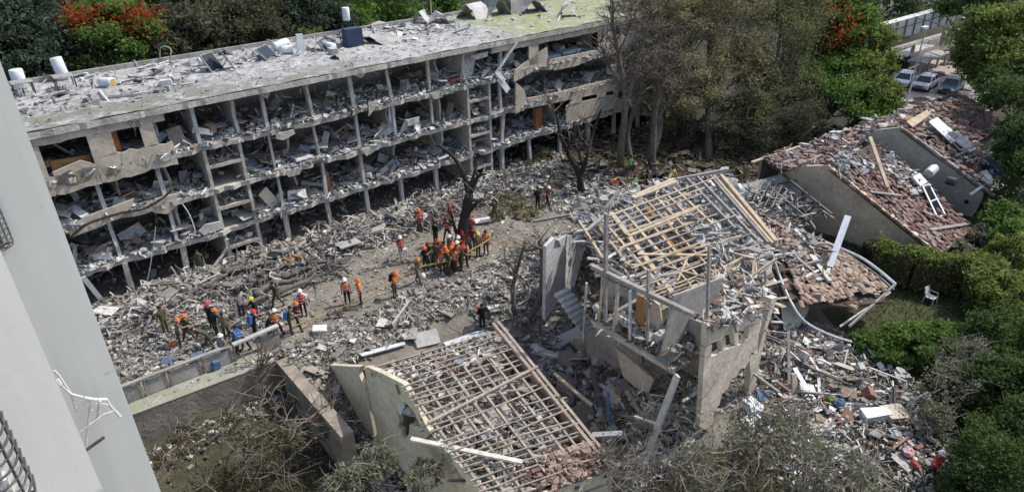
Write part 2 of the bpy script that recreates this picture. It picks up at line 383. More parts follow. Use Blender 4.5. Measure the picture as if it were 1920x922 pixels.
gv = np.stack([GX.ravel(), GY.ravel(), GZ.ravel()], 1); nx = len(gx)
ii = np.arange(len(gy)-1)[:, None]*nx+np.arange(nx-1)[None]
gf = np.stack([ii, ii+1, ii+nx+1, ii+nx], -1).reshape(-1, 4)
M['dirt'] = mat('dusty_ground', (.25, .228, .19), (.135, .12, .098), .55, bump=.6, bscale=6, c3=(.19, .172, .142))
M['garden'] = mat('garden_soil', (.085, .07, .05), (.038, .032, .022), .7, bump=.6, bscale=6, c3=(.06, .058, .03))
M['lawn'] = mat('lawn', (.055, .075, .025), (.03, .042, .016), .8, bump=.6, bscale=8, c3=(.06, .065, .03))
M['forest'] = mat('forest_floor', (.045, .04, .026), (.022, .02, .013), .5, bump=.6, bscale=5)
gme = np_mesh('ground', gv, gf, M['dirt'])
for k in ('garden', 'lawn', 'forest'): gme.materials.append(M[k])
fc = gv[gf].mean(1); fx, fy = fc[:, 0], fc[:, 1]
fsu = (fx-QC[0])*WN2[0]+(fy-QC[1])*WN2[1]; fsv = (fx-QC[0])*WN1[0]+(fy-QC[1])*WN1[1]
fu = (fx-BO[0])*U[0]+(fy-BO[1])*U[1]; fv = (fx-BO[0])*V[0]+(fy-BO[1])*V[1]
mi = np.zeros(len(gf), np.int32)
wob = vnoise(fx, fy, .8, 9)*1.2
mi[(fsv < .3) & (fsu < .3) & (fx < 8)] = 1
mi[(fx+wob > 15+(fy-24)*.35) & (fy < 44)] = 2
mi[(fy < 21+wob) & (fx > 3)] = 1; mi[(fsv < -6) & (fy < 23) & (fx < 3)] = 1
mi[(fv > 11.5)] = 3
mi[(fx > 24) & (fy > 50)] = 3; mi[(fx > 29) & (fy > 34)] = 3
mi[(fu > 16+wob) & (fy > 46)] = 3
gme.polygons.foreach_set('material_index', mi)
gme.polygons.foreach_set('use_smooth', np.ones(len(gf), bool))
ground = link(bpy.data.objects.new('ground', gme)); ground['kind'] = 'structure'

# ================================================================== FOREGROUND WALLS (the block the picture is taken beside)
pA = place(150, 515, 14.0); pA[2] = 0
pB = place(100, 700, 6.3); pB[2] = 0
blk = root('apartment_tower', 'tall pale rendered apartment wall cutting up the left edge with bulging window grilles', 'building', (pA[0], pA[1], -2.6))
def slab_wall(name, p, length, thick, z0, z1, m, par, holes=()):
    c = p-U*length/2+V*thick/2+Z*(z0+z1)/2
    return MB().box(c, (length, thick, z1-z0), (U, V, Z)).build(name, m, par)
slab_wall('wall', pA, 16, 6.0, -2.8, 30, M['wall_far_shade'], blk)
MB().prism([pB-Z*2.8, pB-U*9-Z*2.8, pB-U*9+V*5.2-Z*2.8, pB-U*.75+V*5.2-Z*2.8, pB-U*.012+V*.03-Z*2.8], (0, 0, 32.8)).build('projecting_wall', M['wall_near_light'], blk)
def belly_grille(pc, w, h, d, rows, ribs, rad, p_root):
    """bulging iron grille on a wall with outward normal -V; pc = middle of its lower edge on the wall"""
    g = MB().tube([pc+Z*(.02), pc+Z*.05], rad, 4).build('window_grille', M['iron'], p_root)
    out = -V
    def prof(t):      # t 0 bottom .. 1 top: the stand-off of the belly
        return d*(1-.5*t*t)
    for i in range(rows+1):
        t = i/rows; o = prof(t); pts = []
        for j in range(25):
            a = math.pi*j/24; pts.append(pc+U*(math.copysign(abs(math.cos(a))**.55, math.cos(a))*w/2)+out*(abs(math.sin(a))**.55*o)+Z*(h*t))
        r = MB().tube(pts, rad, 5).build('hoop', M['iron'], g, local=False)
        r.data.transform(Matrix.Translation(-Vector(p_root['_loc'])))
    for j in range(ribs):
        a = math.pi*(j+.5)/ribs
        cx9, sx9 = math.copysign(abs(math.cos(a))**.55, math.cos(a)), abs(math.sin(a))**.55; pts = [pc+U*(cx9*w/2)+out*(sx9*prof(t))+Z*(h*t) for t in np.linspace(0, 1, 10)]
        r = MB().tube([pc+U*(cx9*w/2*.3)+Z*.02, pc+U*(cx9*w/2*.75)+out*(sx9*prof(0)*.7)-Z*.04]+pts, rad*1.1, 5).build('rib', M['iron'], g)
        r.data.transform(Matrix.Translation(-Vector(p_root['_loc'])))
    return g
nV = V
qA = onp(22, 444, pA-V*.02, nV); belly_grille(qA-U*.6, 1.2, 1.5, .55, 15, 7, .013, blk)
qB = onp(52, 884, pB-V*.02, nV); belly_grille(qB-U*.52-Z*.05, 1.08, 1.6, .52, 15, 7, .011, blk)
sB = onp(20, 905, pB, nV)
MB().box(sB-U*.75-V*.05-Z*.10, (1.5, .16, .5), (U, V, Z)).build('window_sill', M['white_paint'], blk)
wA = onp(8, 425, pA-V*.004, nV); MB().box(wA-U*.75+Z*.35, (1.3, .012, 1.4), (U, V, Z)).build('window', M['pane'], blk)
wB = onp(20, 850, pB-V*.004, nV); MB().box(wB-U*.75+Z*.4, (1.2, .012, 1.3), (U, V, Z)).build('window', M['pane'], blk)
# torn clothes-drying frame hanging off the edge
def zp(x, y): return (x/3.389, 650+y/3.389)
pR = pA-V*.45
def rk(pts): return [onp(*zp(*p), pR+V*(.02*i), nV) for i, p in enumerate(pts)]
rack = root('clothes_drying_frame', 'twisted white metal clothes drying frame hanging off the pale wall', 'drying rack', onp(*zp(340, 150), pR, nV))
for nm, pts, r in (('rail', [(345, 150), (375, 180), (450, 296), (490, 410)], .022), ('rail', [(360, 218), (450, 298), (540, 322)], .02),
                   ('rail', [(535, 322), (600, 333), (678, 332), (700, 372), (765, 442)], .03), ('arm', [(580, 338), (560, 480), (545, 640)], .02),
                   ('arm', [(635, 340), (625, 420), (610, 465)], .03), ('arm', [(610, 465), (560, 500), (508, 545)], .02),
                   ('arm', [(612, 462), (660, 425), (725, 405)], .012), ('crossbar', [(520, 340), (570, 400), (630, 408)], .01), ('crossbar', [(540, 345), (690, 365)], .01)):
    MB().tube(rk(pts), r, 6).build(nm, M['white_paint'], rack)
solo(MB().beam(onp(*zp(545, 655), pR, nV), onp(*zp(663, 572), pR, nV), .05, .05), 'broken_bracket', M['iron'], 'dark metal bracket sticking out below the white drying frame', 'bracket')
solo(MB().tube([onp(*zp(356, 205), pR, nV), onp(*zp(378, 240), pR, nV)], .05, 7), 'pipe_stub', M['white_paint'], 'short white pipe end on the edge of the pale wall above the drying frame', 'pipe')

# ================================================================== THE LONG BOMBED BLOCK
bb = thing('bombed_apartment_block', 'long four storey apartment block with its whole front blown off, rubble on every floor', 'building', tuple(BO), GA)
UL, UR, DEP = -23.0, 36.0, 11.4
FL = [8.2, 5.4, 2.6]
def L(*p): return np.array(p, float)
EX = (np.array([1.0, 0, 0]), np.array([0, 1.0, 0]), Z)
def slab(name, z1, th, m, jag, u0=UL, u1=UR, v0=-.05):
    pts = []
    u = u0
    while u < u1:
        bite = max(0, float(vnoise(u, z1*3.7, 1.15, 21))-.55)*1.9 if jag > .1 else 0
        sag = (.07*float(vnoise(u, z1, .55, 13))-.05*rng.random()) if jag > .1 else 0
        pts.append(L(u, v0+rng.uniform(-jag, jag)+bite, z1+sag)); u += rng.uniform(.2, .7)
    pts.append(L(u1, v0, z1)); pts += [L(u1, DEP, z1), L(u0, DEP, z1)]
    return MB().prism(pts, (0, 0, -th)).build(name, m, bb, local=True)
# roof: its worn top is a sheet of its own just above the slab
slab('roof_slab', 11.0, .34, M['edge'], .05, v0=-.3)
def roof_mat():
    m = mat('dusty_roof_felt', (.47, .47, .46), (.13, .128, .125), 2.3, bump=.5, bscale=7, c3=(.33, .327, .32))
    t = m.node_tree; N = t.nodes; Lk = t.links; b = N['Principled BSDF']
    src = b.inputs['Base Color'].links[0].from_socket
    tc = N.new('ShaderNodeTexCoord'); sx = N.new('ShaderNodeSeparateXYZ'); Lk.new(tc.outputs['Object'], sx.inputs[0])
    nz = N.new('ShaderNodeTexNoise'); nz.inputs['Scale'].default_value = .9; nz.inputs['Detail'].default_value = 6; Lk.new(tc.outputs['Object'], nz.inputs[0])
    def mr(sock, a, b2, c, d):
        r = N.new('ShaderNodeMapRange'); r.inputs[1].default_value = a; r.inputs[2].default_value = b2; r.inputs[3].default_value = c; r.inputs[4].default_value = d; Lk.new(sock, r.inputs[0]); return r.outputs[0]
    def mth(op, a, b2):
        r = N.new('ShaderNodeMath'); r.operation = op
        for i, q in enumerate((a, b2)):
            if isinstance(q, float): r.inputs[i].default_value = q
            else: Lk.new(q, r.inputs[i])
        return r.outputs[0]
    left = mth('MULTIPLY', mr(sx.outputs[0], -2.0, -8.0, 0, 1), mr(sx.outputs[1], 5.0, 2.0, 0, 1))
    right = mr(sx.outputs[0], 13.5, 18.0, 0, 1)
    front = mth('MULTIPLY', mr(sx.outputs[1], 3.2, .8, 0, .95), mr(sx.outputs[0], 6.0, 2.0, 0, 1))
    fac = mth('MAXIMUM', mth('MAXIMUM', left, right), front)
    fac = mth('MULTIPLY', fac, mr(nz.outputs[0], .36, .52, 0, 1)); rgt = mth('MULTIPLY', right, .85)
    cl = N.new('ShaderNodeValToRGB'); cl.color_ramp.elements[0].position = .35; cl.color_ramp.elements[0].color = (.15, .148, .135, 1); cl.color_ramp.elements[1].position = .6; cl.color_ramp.elements[1].color = (.185, .188, .15, 1)
    Lk.new(nz.outputs[0], cl.inputs[0])
    c0 = N.new('ShaderNodeMix'); c0.data_type = 'RGBA'; Lk.new(rgt, c0.inputs[0]); Lk.new(cl.outputs[0], c0.inputs[6]); c0.inputs[7].default_value = (.27, .29, .13, 1)
    mx = N.new('ShaderNodeMix'); mx.data_type = 'RGBA'; Lk.new(fac, mx.inputs[0]); Lk.new(src, mx.inputs[6]); Lk.new(c0.outputs[2], mx.inputs[7])
    Lk.new(mx.outputs[2], b.inputs['Base Color'])
    return m
n_u, n_v = 120, 24
uu, vv = np.meshgrid(np.linspace(UL, UR, n_u), np.linspace(-.28, DEP-.02, n_v))
zz = 11.03+.05*vnoise(uu, vv, 1.7, 5)+.03*vnoise(uu, vv, 4.1, 8)+.03
ri = np.arange(n_v-1)[:, None]*n_u+np.arange(n_u-1)[None]
rs = link(bpy.data.objects.new('roof_surface', np_mesh('roof_surface', np.stack([uu.ravel(), vv.ravel(), zz.ravel()], 1), np.stack([ri, ri+1, ri+n_u+1, ri+n_u], -1).reshape(-1, 4), roof_mat())))
rs.parent = bb
MB().box(L((UL+UR)/2, DEP-.12, 11.18), (UR-UL, .22, .36)).build('roof_kerb', M['concrete'], bb, local=True)
for z in FL: slab('floor_slab', z, .30, M['edge'], .20)
for z in [10.7]+FL:      # bent reinforcing bars and wires trailing from the broken edges
    mb = MB()
    for _ in range(70):
        u = rng.uniform(-20, 26); l = rng.uniform(.25, 1.1); q = L(u, rng.uniform(-.2, .1), z-.15)
        e = q+L(rng.normal(0, .3), -rng.uniform(.05, .35), -l*rng.uniform(.3, 1)); mb.tube(curve([q, (q+e)/2+L(rng.normal(0, .12), -.12, rng.uniform(-.05, .2)), e], 3), rng.uniform(.008, .02), 4, cap=False)
    mb.build('hanging_rebar', M['iron'], bb, kind='stuff', local=True)
# structural columns every three metres
COLS = [-17.9, -14.95, -11.75, -4.85, -1.7, 1.32, 4.3, 7.55, 14.2, 17.4, 20.9, 24.6, 28.0, 31.5]
for z0, z1 in ((8.2, 10.66), (5.4, 7.9), (2.6, 5.1), (-.2, 2.3)):
    for u in COLS:
        if z0 > 8 and u < -11: continue
        if z0 > 2 and u > 16: continue
        du = rng.normal(0, .13); w = rng.uniform(.15, .24) if z0 > 0 else .28
        if rng.random() < .2 and z0 > 0: continue
        MB().beam(L(u, .28, z0), L(u+du, .28+rng.uniform(-.1, .15), z1), w, w*1.1, up=np.array([0, 1.0, 0]), jit=.045).build('column', M['plaster_grey'] if rng.random() < .5 else M['edge'], bb, local=True)
# stair cores, open like shelves
def ragged_wall(name, u, z0, z1, v0, v1, th, m, rag=.25):
    pts = [L(u, v1, z0), L(u, v1, z1)]
    n = 5
    for i in range(n+1): pts.append(L(u, v0+(rng.uniform(0, rag) if 0 < i < n else 0), z1+(z0-z1)*i/n))
    return MB().prism(pts, (th, 0, 0)).build(name, m, bb, local=True)
for ua, ub, top in ((-9.1, -6.95, 8.2), (10.75, 12.85, 8.2)):
    for z0, z1 in ((5.4, 7.9), (2.6, 5.1), (-.2, 2.3)):
        ragged_wall('stair_wall', ua, z0, z1, -.02, 6, .2, M['edge'], .06); ragged_wall('stair_wall', ub, z0, z1, -.02, 6, .2, M['edge'], .06)
        MB().box(L((ua+ub)/2+.1, 1.6, (z0+z1)/2+.12), (ub-ua-.2, 3.2, .2)).build('stair_landing', M['edge'], bb, local=True)
        st = MB()
        for k in range(7): st.box(L((ua+ub)/2+.6, 3.2+.28*k, (z0+z1)/2+.1+.17*k), (.9, .28, .17))
        st.build('stair_flight', M['concrete'], bb, local=True)
# party walls (their left faces show) and the spine wall behind
for z0, z1 in ((8.2, 10.66), (5.4, 7.9), (2.6, 5.1)):
    MB().box(L((UL+UR)/2, 5.4, (z0+z1)/2), (UR-UL, .15, z1-z0-.01)).build('spine_wall', M['interior'], bb, local=True)
    for u in (-20.5, -14.2, -11.2, -3.2, 4.5, 8.9, 15.9, 21.0, 25.2, 29.4):
        v0 = rng.uniform(.5, 1.7)
        if rng.random() < .85: ragged_wall('partition_wall', u+rng.uniform(-.3, .3), z0, z1, v0, 5.3, .14, M[('interior_w', 'interior_w', 'interior', 'wall_blue', 'wall_pink', 'plaster')[rng.integers(6)]], .7)
MB().box(L((UL+UR)/2, 7.5, 1.1), (UR-UL, .2, 2.5)).build('spine_wall', M['interior'], bb, local=True)
for z0, z1 in ((8.2, 10.66), (5.4, 7.9), (2.6, 5.1), (-.2, 2.3)):
    MB().box(L((UL+UR)/2, DEP-.1, (z0+z1)/2), (UR-UL, .2, z1-z0-.01)).build('rear_wall', M['plaster'], bb, local=True)
    MB().box(L(UR-.1, DEP/2, (z0+z1)/2), (.2, DEP-.4, z1-z0-.01)).build('end_wall', M['plaster'], bb, local=True)
    MB().box(L(UL+.1, DEP/2, (z0+z1)/2), (.2, DEP-.4, z1-z0-.01)).build('end_wall', M['plaster'], bb, local=True)
# top-floor walls either side of the first stair
ragged_wall('party_wall', -9.2, 8.2, 10.66, .0, 5.3, .22, M['plaster_grey'], .1)
ragged_wall('party_wall', -6.75, 8.2, 10.66, .3, 5.3, .22, M['plaster_grey'], .25)
ragged_wall('party_wall', 10.75, 8.2, 10.66, .1, 5.3, .2, M['interior_w'], .5)
ragged_wall('party_wall', 8.3, 2.6, 5.1, .9, 5.3, .16, M['plaster'], 1.2)
ragged_wall('party_wall', 8.7, 5.4, 7.9, .7, 5.3, .16, M['plaster'], .8)
# surviving pieces of the front: outlines taken on the front plane
def front_panel(px, m=None, name='front_panel', v=-.13, th=.14, off=(0, 0)):
    pts = []
    for x, y in px:
        u, z = fz(x+off[0], y+off[1]); pts.append(L(u, v, z))
    return MB().prism(pts, (0, th, 0)).build(name, m or M['plaster'], bb, local=True)
def rect_panel(u0, u1, z0, z1, m=None, name='front_panel', v=-.13, th=.14, rag=0.0):
    pts = [L(u0, v, z0)]
    n = max(2, int((u1-u0)/.35))
    for i in range(1, n): pts.append(L(u0+(u1-u0)*i/n, v, z0+rng.uniform(-rag, rag)))
    pts += [L(u1, v, z0), L(u1, v, z1)]
    for i in range(1, n): pts.append(L(u1+(u0-u1)*i/n, v, z1+rng.uniform(-rag, rag)))
    pts.append(L(u0, v, z1))
    return MB().prism(pts, (0, th, 0)).build(name, m or M['plaster'], bb, local=True)
# left end, top floor
rect_panel(-22, -10.7, 10.2, 10.75, rag=.05); rect_panel(-22, -17.0, 7.4, 10.2, rag=.02)
rect_panel(-14.75, -13.55, 8.9, 10.2); rect_panel(-12.1, -11.35, 8.95, 10.2, rag=.04)
rect_panel(-14.75, -10.6, 7.5, 8.93, rag=.10); rect_panel(-17.0, -14.7, 7.45, 8.45, rag=.10)
rect_panel(-22, -17.5, 4.5, 5.6, rag=.1)
front_panel([(106, 345), (140, 348), (190, 328), (216, 330), (228, 318), (150, 300), (98, 322)], off=(0, 0))
front_panel([(128, 430), (160, 405), (215, 385), (250, 372), (247, 386), (225, 405), (185, 425), (132, 444)])
front_panel([(275, 392), (290, 372), (330, 362), (330, 385), (312, 400), (290, 398)])
front_panel([(372, 432), (385, 420), (412, 414), (414, 428), (382, 440)], M['plaster_grey'])
# ragged scraps hanging from the slab edges
for px in ([(515, 250), (550, 243), (552, 250), (530, 262), (517, 260)], [(530, 320), (566, 312), (560, 326), (540, 331)], [(480, 176), (505, 172), (500, 184)],
           [(664, 128), (690, 122), (688, 134), (676, 146), (664, 142)], [(690, 193), (708, 188), (700, 205), (690, 218)], [(676, 280), (703, 272), (700, 284), (686, 292)],
           [(805, 175), (830, 168), (828, 182), (812, 186)], [(880, 105), (914, 96), (912, 106), (890, 112)], [(760, 225), (785, 219), (783, 231), (765, 236)]):
    front_panel(px, M['edge'])
# right end: bands, sills and window walls that survive
rect_panel(13.2, 35.5, 10.15, 10.72, rag=.03)
front_panel([(962, 133), (990, 112), (1024, 88), (1026, 105), (1021, 124), (998, 134), (962, 154)])
front_panel([(1024, 124), (1030, 112), (1106, 96), (1122, 93), (1122, 107), (1077, 124), (1038, 132)])
rect_panel(17.0, 18.0, 8.6, 10.2)
front_panel([(1120, 58), (1162, 50), (1162, 92), (1120, 100)])
front_panel([(965, 154), (981, 167), (988, 196), (982, 205), (965, 213)])
front_panel([(987, 184), (1032, 176), (1153, 146), (1156, 168), (1085, 183), (1032, 194), (993, 202)])
front_panel([(1060, 198), (1090, 190), (1154, 176), (1156, 200), (1100, 220), (1060, 232)])
front_panel([(1075, 183), (1089, 180), (1089, 194), (1060, 202)]); front_panel([(1118, 174), (1135, 170), (1135, 183), (1118, 187)]); front_panel([(1150, 166), (1157, 164), (1157, 180), (1150, 182)])
rect_panel(26.5, 35.5, 8.0, 10.2, rag=.02); rect_panel(27.5, 35.5, 5.0, 6.2, rag=.03); rect_panel(27.5, 35.5, 2.4, 3.4, rag=.03); rect_panel(31, 35.5, 3.4, 7.9, rag=.02)
for px in ([(1150, 48), (1160, 46), (1160, 63), (1150, 65)],):
    front_panel(px, M['black'], 'window', v=-.15, th=.01)
# rubble heaped on every floor
for z in FL+[0.0]:
    n = 8000 if z > 0 else 1500
    u = rng.uniform(UL+1, 30, n); v = rng.gamma(1.5, 1.0, n) if z > 0 else rng.uniform(.5, 6, n); v = np.clip(v-.12, -.12, 5)
    heap = (.12+.52*np.clip(v, 0, 1.6)/1.6*(1+.9*vnoise(u, v*0, 1.1, z)))
    zz = z+.03+rng.random(n)**1.4*np.clip(heap, .08, 1.4)*(1.0 if z > 0 else .6)
    keep = ~((((u > -9.0) & (u < -6.8)) | ((u > 10.8) & (u < 12.9))) & (z > 0) & (z < 8))
    S = debris_sizes(n, .07, .42, .38, .26)
    chunks('floor_rubble', np.stack([u, v, zz], 1)[keep], S[keep], M['rubble_dark'], .5, bb)
    if z > 0:
        for ua, ub in ((-8.9, -7.0), (10.95, 12.8)):
            k = 110; uu2 = rng.uniform(ua, ub, k); v2 = rng.uniform(.1, 2.6, k); zz2 = z-1.18-.1+.08+rng.random(k)*.25
            chunks('landing_rubble', np.stack([uu2, v2, zz2], 1), debris_sizes(k, .1, .4), M['rubble_dark'], .4, bb)
# big loose sheets and planks lying among it
for z in FL:
    n = 150; u = rng.uniform(-20, 28, n); v = rng.uniform(.5, 4, n); chunks('room_contents', np.stack([u, v, z+rng.uniform(.2, .9, n)], 1), debris_sizes(n, .3, .9, .2, .3), M['rubble_colour'], .35, bb)
    n = 150; u = rng.uniform(-20, 27, n); v = rng.uniform(.3, 3.2, n)
    S = np.stack([rng.uniform(.6, 1.7, n), rng.uniform(.08, .9, n), rng.uniform(.03, .07, n)], 1)
    chunks('fallen_boards', np.stack([u, v, z+rng.uniform(.15, .8, n)], 1), S, M['rubble_dark'], .75, bb, jit=.08)
# individual finds in the rooms (things of their own)
def room_box(px, z, v, size, rot, m, name, label, cat, group=None):
    u, _ = fz(*px); p = BO+U*u+V*v+Z*z
    e = Euler(rot).to_matrix(); A = np.array(e)
    ax = tuple(U*A[0, i]+V*A[1, i]+Z*A[2, i] for i in range(3))
    return solo(MB().box(p, size, ax), name, m, label, cat, group)
room_box((135, 305), 8.75, .35, (1.9, .1, .75), (0, .05, 0), M['wood_orange'], 'sideboard', 'orange brown sideboard in the far left top floor room', 'sideboard')
room_box((212, 252), 9.4, .25, (.55, .06, 1.4), (0, 0, .5), M['door'], 'cupboard', 'brown wooden leaf standing in the small top floor window opening', 'door')
room_box((612, 316), 3.55, .35, (.55, .07, 1.5), (0, -.06, .1), M['door'], 'brown_door', 'brown door leaf standing upright on the first floor rubble under a broken slab edge', 'door')
room_box((1016, 213), 3.6, .5, (.95, .3, 2.1), (0, 0, .2), M['door'], 'wardrobe', 'reddish brown wardrobe in the first floor right of the second stair', 'wardrobe')
room_box((510, 365), 3.4, .5, (.75, .06, 1.9), (0, -.5, .2), M['plaster'], 'fallen_wall_panel', 'beige panel leaning left on the lowest floor right of the first stair', 'wall panel')
room_box((770, 240), 5.95, .6, (.9, .08, 1.2), (.4, .3, .3), M['cloth_white'], 'white_sheet', 'bright white crumpled sheet on the middle floor left of the second stair', 'sheet')
room_box((788, 246), 5.9, .3, (1.1, .08, .8), (-.3, -.5, .8), M['cloth_white'], 'white_board', 'white board fallen beside the crumpled sheet on the middle floor', 'board')
room_box((749, 215), 6.6, 1.2, (.55, .1, 1.7), (0, .1, .1), M['cloth_white'], 'curtain', 'white curtain hanging on the middle floor behind the crumpled sheet', 'curtain')
room_box((575, 268), 6.3, .5, (.9, .1, .35), (0, .55, .2), M['cloth_blue'], 'duct_pipe', 'pale blue curved duct fallen on the second floor left', 'duct')
room_box((858, 150), 8.6, .6, (.9, .5, .15), (0, 0, .2), M['cloth_red'], 'red_blanket', 'red and white blanket on the top floor beside the second stair', 'blanket')
room_box((887, 112), 9.3, .7, (1.35, .1, 2.6), (0, .35, .25), M['interior_w'], 'tilted_wall', 'large white wall panel leaning over on the top floor above the second stair', 'wall panel')
room_box((1042, 102), 8.65, .9, (2.0, .9, .25), (0, 0, 0), M['mattress'], 'bed', 'blue grey bed on the top floor under the surviving parapet', 'bed')
room_box((1080, 95), 8.75, .9, (2.2, .9, .25), (0, 0, .05), M['mattress'], 'bed', 'pale grey bed on the top floor beside the solid right end wall', 'bed')
room_box((1150, 130), 6.5, .2, (.9, .5, .8), (0, 0, .1), M['tank'], 'air_conditioner', 'white air conditioner box on the second floor at the right end', 'air conditioner')
room_box((170, 535), 1.6, -.35, (.25, .08, 2.0), (.2, -.25, 0), M['tank'], 'hanging_gutter', 'pale torn gutter hanging below the lowest floor at the left end', 'gutter')
a_ = BO+U*fz(935, 120)[0]-V*.5; solo(MB().beam(BO+U*13.6-V*.35+Z*8.9, BO+U*15.6-V*.3+Z*10.7, .2, .12), 'leaning_beam', M['wood_white'], 'white beam leaning diagonally against the top floor front right of the second stair', 'beam')
for i, (pa, pb, w, lab) in enumerate((((930, 145), (945, 168), .5, 'torn white sheet hanging over the slab edge below the leaning white beam'), ((925, 132), (938, 150), .35, 'crumpled white panel caught on the slab edge under the leaning white beam'))):
    ua, za = fz(*pa); ub, zb = fz(*pb)
    solo(MB().beam(BO+U*ua-V*.35+Z*za, BO+U*ub-V*.55+Z*zb, w, .05, up=V), 'hanging_sheet', M['cloth_white'], lab, 'sheet')
# cables and steel hanging from the slabs
def facade_cable(pts, r, m, label, v=-.4):
    P = []
    for x, y in pts:
        u, z = fz(x, y); P.append(BO+U*u+V*v+Z*z)
    return solo(MB().tube(curve(P, 4), r, 5), 'cable', m, label, 'cable')
facade_cable([(128, 442), (165, 415), (225, 396), (268, 388), (300, 370), (320, 352)], .07, M['bark_dark'], 'thick black cable sagging across the beige panel at the left end', -.3)
facade_cable([(287, 420), (284, 450), (276, 500), (266, 545)], .03, M['plaster_grey'], 'thin grey cable hanging straight down past the lowest left floor', -.5)
facade_cable([(338, 378), (352, 400), (362, 432), (350, 436)], .035, M['white_paint'], 'pale bent conduit hanging beside the first stair on the second floor', -.4)
# ================================================================== ON THE LONG BLOCK'S ROOF
def rt(px, py, z=11.06):
    return at(px, py, z)
def cyl(p, axis, r, L, n=12):
    p = np.array(p, float); a = np.array(axis, float); a /= np.linalg.norm(a)
    return MB().tube([p, p+a*L*.03, p+a*L*.97, p+a*L], [r*.92, r, r, r*.92], n)
def tank(px, py, axis, r, Ln, label, lift=0.0, m=None, rust=False):
    p = rt(px, py)+Z*lift; a = np.array(axis, float); a = a/np.linalg.norm(a)
    if abs(a[2]) < .5: p = p+Z*r-a*Ln/2
    t = root('water_tank', label, 'water tank', p, 'solar water tanks on the block roof')
    cyl(p, a, r, Ln, 16).build('body', m or M['tank'], t, smooth=True)
    MB().tube([p+a*Ln*.25, p+a*(Ln*.25+.05)], r*1.03, 12).build('band', M['metal'], t)
    e = p-a*.012
    MB().tube([e, p], r*.8, 10).build('end_cap', M['tank_rust'] if rust else M['metal'], t)
    sd = np.cross(a, Z); sd = U if np.linalg.norm(sd) < .1 else sd/np.linalg.norm(sd)
    MB().tube([p+a*Ln*.8+sd*r*.9, p+a*Ln*.8+sd*(r+.14)], .03, 6).build('pipe_stub', M['iron'], t)
    return t
tank(122, 150, (-.12, .0, 1), .36, 1.35, 'tall white upright tank leaning slightly at the left end of the roof', .1)
tank(42, 168, (0, 0, 1), .38, 1.1, 'squat white upright tank beside the pale wall edge', .15)
tank(203, 163, -U*.6+V*.8, .3, .95, 'white tank lying down with a rusty yellow end facing out', rust=True)
tank(388, 122, U, .3, 1.0, 'white tank lying flat against a dark collector panel')
tank(528, 93, U+V*.2+Z*.12, .34, 1.25, 'white tank lying beside the black open box on the roof')
tank(540, 101, U-V*.4, .3, .8, 'small pale tank lying in front of the black open box')
tank(620, 94, -V+.1*U, .28, .9, 'white tank lying end on beside a dark prop on the roof')
tank(653, 62, (.02, 0, 1), .3, 1.0, 'white upright tank standing above the dark blue box', 1.0)
def frame_stand(px, py, w, h, label):
    p = rt(px, py); t = root('tank_stand', label, 'stand', p, 'metal stands on the block roof')
    for a, b in ((-1, -1), (1, -1), (1, 1), (-1, 1)): MB().beam(p+U*a*w/2+V*b*w/2, p+U*a*w/2+V*b*w/2+Z*h, .06).build('leg', M['iron'], t)
    for k in range(7): MB().beam(p+U*(-w/2+k*w/6)-V*w/2+Z*.1, p+U*(-w/2+k*w/6)-V*w/2+Z*h, .03).build('bar', M['metal'], t)
    MB().box(p+Z*h, (w*1.1, w*1.1, .05), (U, V, Z)).build('top', M['concrete'], t)
frame_stand(125, 165, 1.0, .75, 'dusty barred metal stand under the tall upright tank'); frame_stand(48, 178, 1.0, .8, 'dark barred metal stand under the squat tank by the wall')
frame_stand(655, 82, .9, 1.0, 'small metal stand under the upright tank by the dark blue box')
def panel_thing(px, py, w, h, tilt, head, label, m=None, name='solar_collector', cat='solar panel'):
    p = rt(px, py)+Z*.05; ax1 = U*math.cos(head)+V*math.sin(head); side = np.cross(Z, ax1)
    up = side*math.cos(tilt)+Z*math.sin(tilt); nrm = np.cross(ax1, up)
    t = root(name, label, cat, p, 'solar collectors on the block roof')
    c = p+up*h/2
    MB().box(c, (w, h, .06), (ax1, up, nrm)).build('glazing', m or M['glass_dark'], t)
    for s in (-1, 1):
        MB().box(c+ax1*s*(w/2+.03), (.06, h+.12, .1), (ax1, up, nrm)).build('frame', M['concrete'], t)
        MB().box(c+up*s*(h/2+.03), (w, .06, .1), (ax1, up, nrm)).build('frame', M['concrete'], t)
    MB().beam(c+nrm*-.05, p+side*h*.6, .04).build('prop', M['iron'], t)
panel_thing(408, 133, 1.1, 1.2, 1.0, .6, 'dark collector panel tilted beside a white tank at the left of the roof')
panel_thing(438, 128, .7, 1.3, 1.1, 1.4, 'pale collector seen from behind standing beside the dark one', M['metal'])
panel_thing(510, 110, 1.6, 1.0, .8, .75, 'black open collector box lying among the white tanks')
panel_thing(612, 94, .9, .8, .9, .9, 'small dark prop panel leaning beside the end on tank')
MB_ = MB().box(rt(663, 86)+Z*.65, (1.3, .9, 1.3), (U, V, Z)); bx_ = solo(MB_, 'roof_box', M['blue_dark'], 'dark blue metal box standing on the block roof', 'metal box')
solo(MB().beam(rt(564, 100), rt(564, 100)+Z*1.35+U*.1, .5, .15, up=V), 'broken_post', M['metal'], 'jagged grey sheet standing upright beside the tanks on the roof', 'metal sheet')
cn = root('roof_canopy', 'small beige canopy on posts behind the back edge of the block roof', 'canopy', place(700, 48, 66)-Z*2.5)
pc = np.array(cn['_loc'])
MB().box(pc+Z*2.4, (2.6, 2.2, .12), (U*.97+Z*.12, V, Z)).build('roof', M['wood'], cn)
for a, b in ((-1, -1), (1, -1), (1, 1), (-1, 1)): MB().beam(pc+U*a*1.0+V*b*.9-Z*6, pc+U*a*1.0+V*b*.9+Z*2.35, .12).build('post', M['wood'], cn)
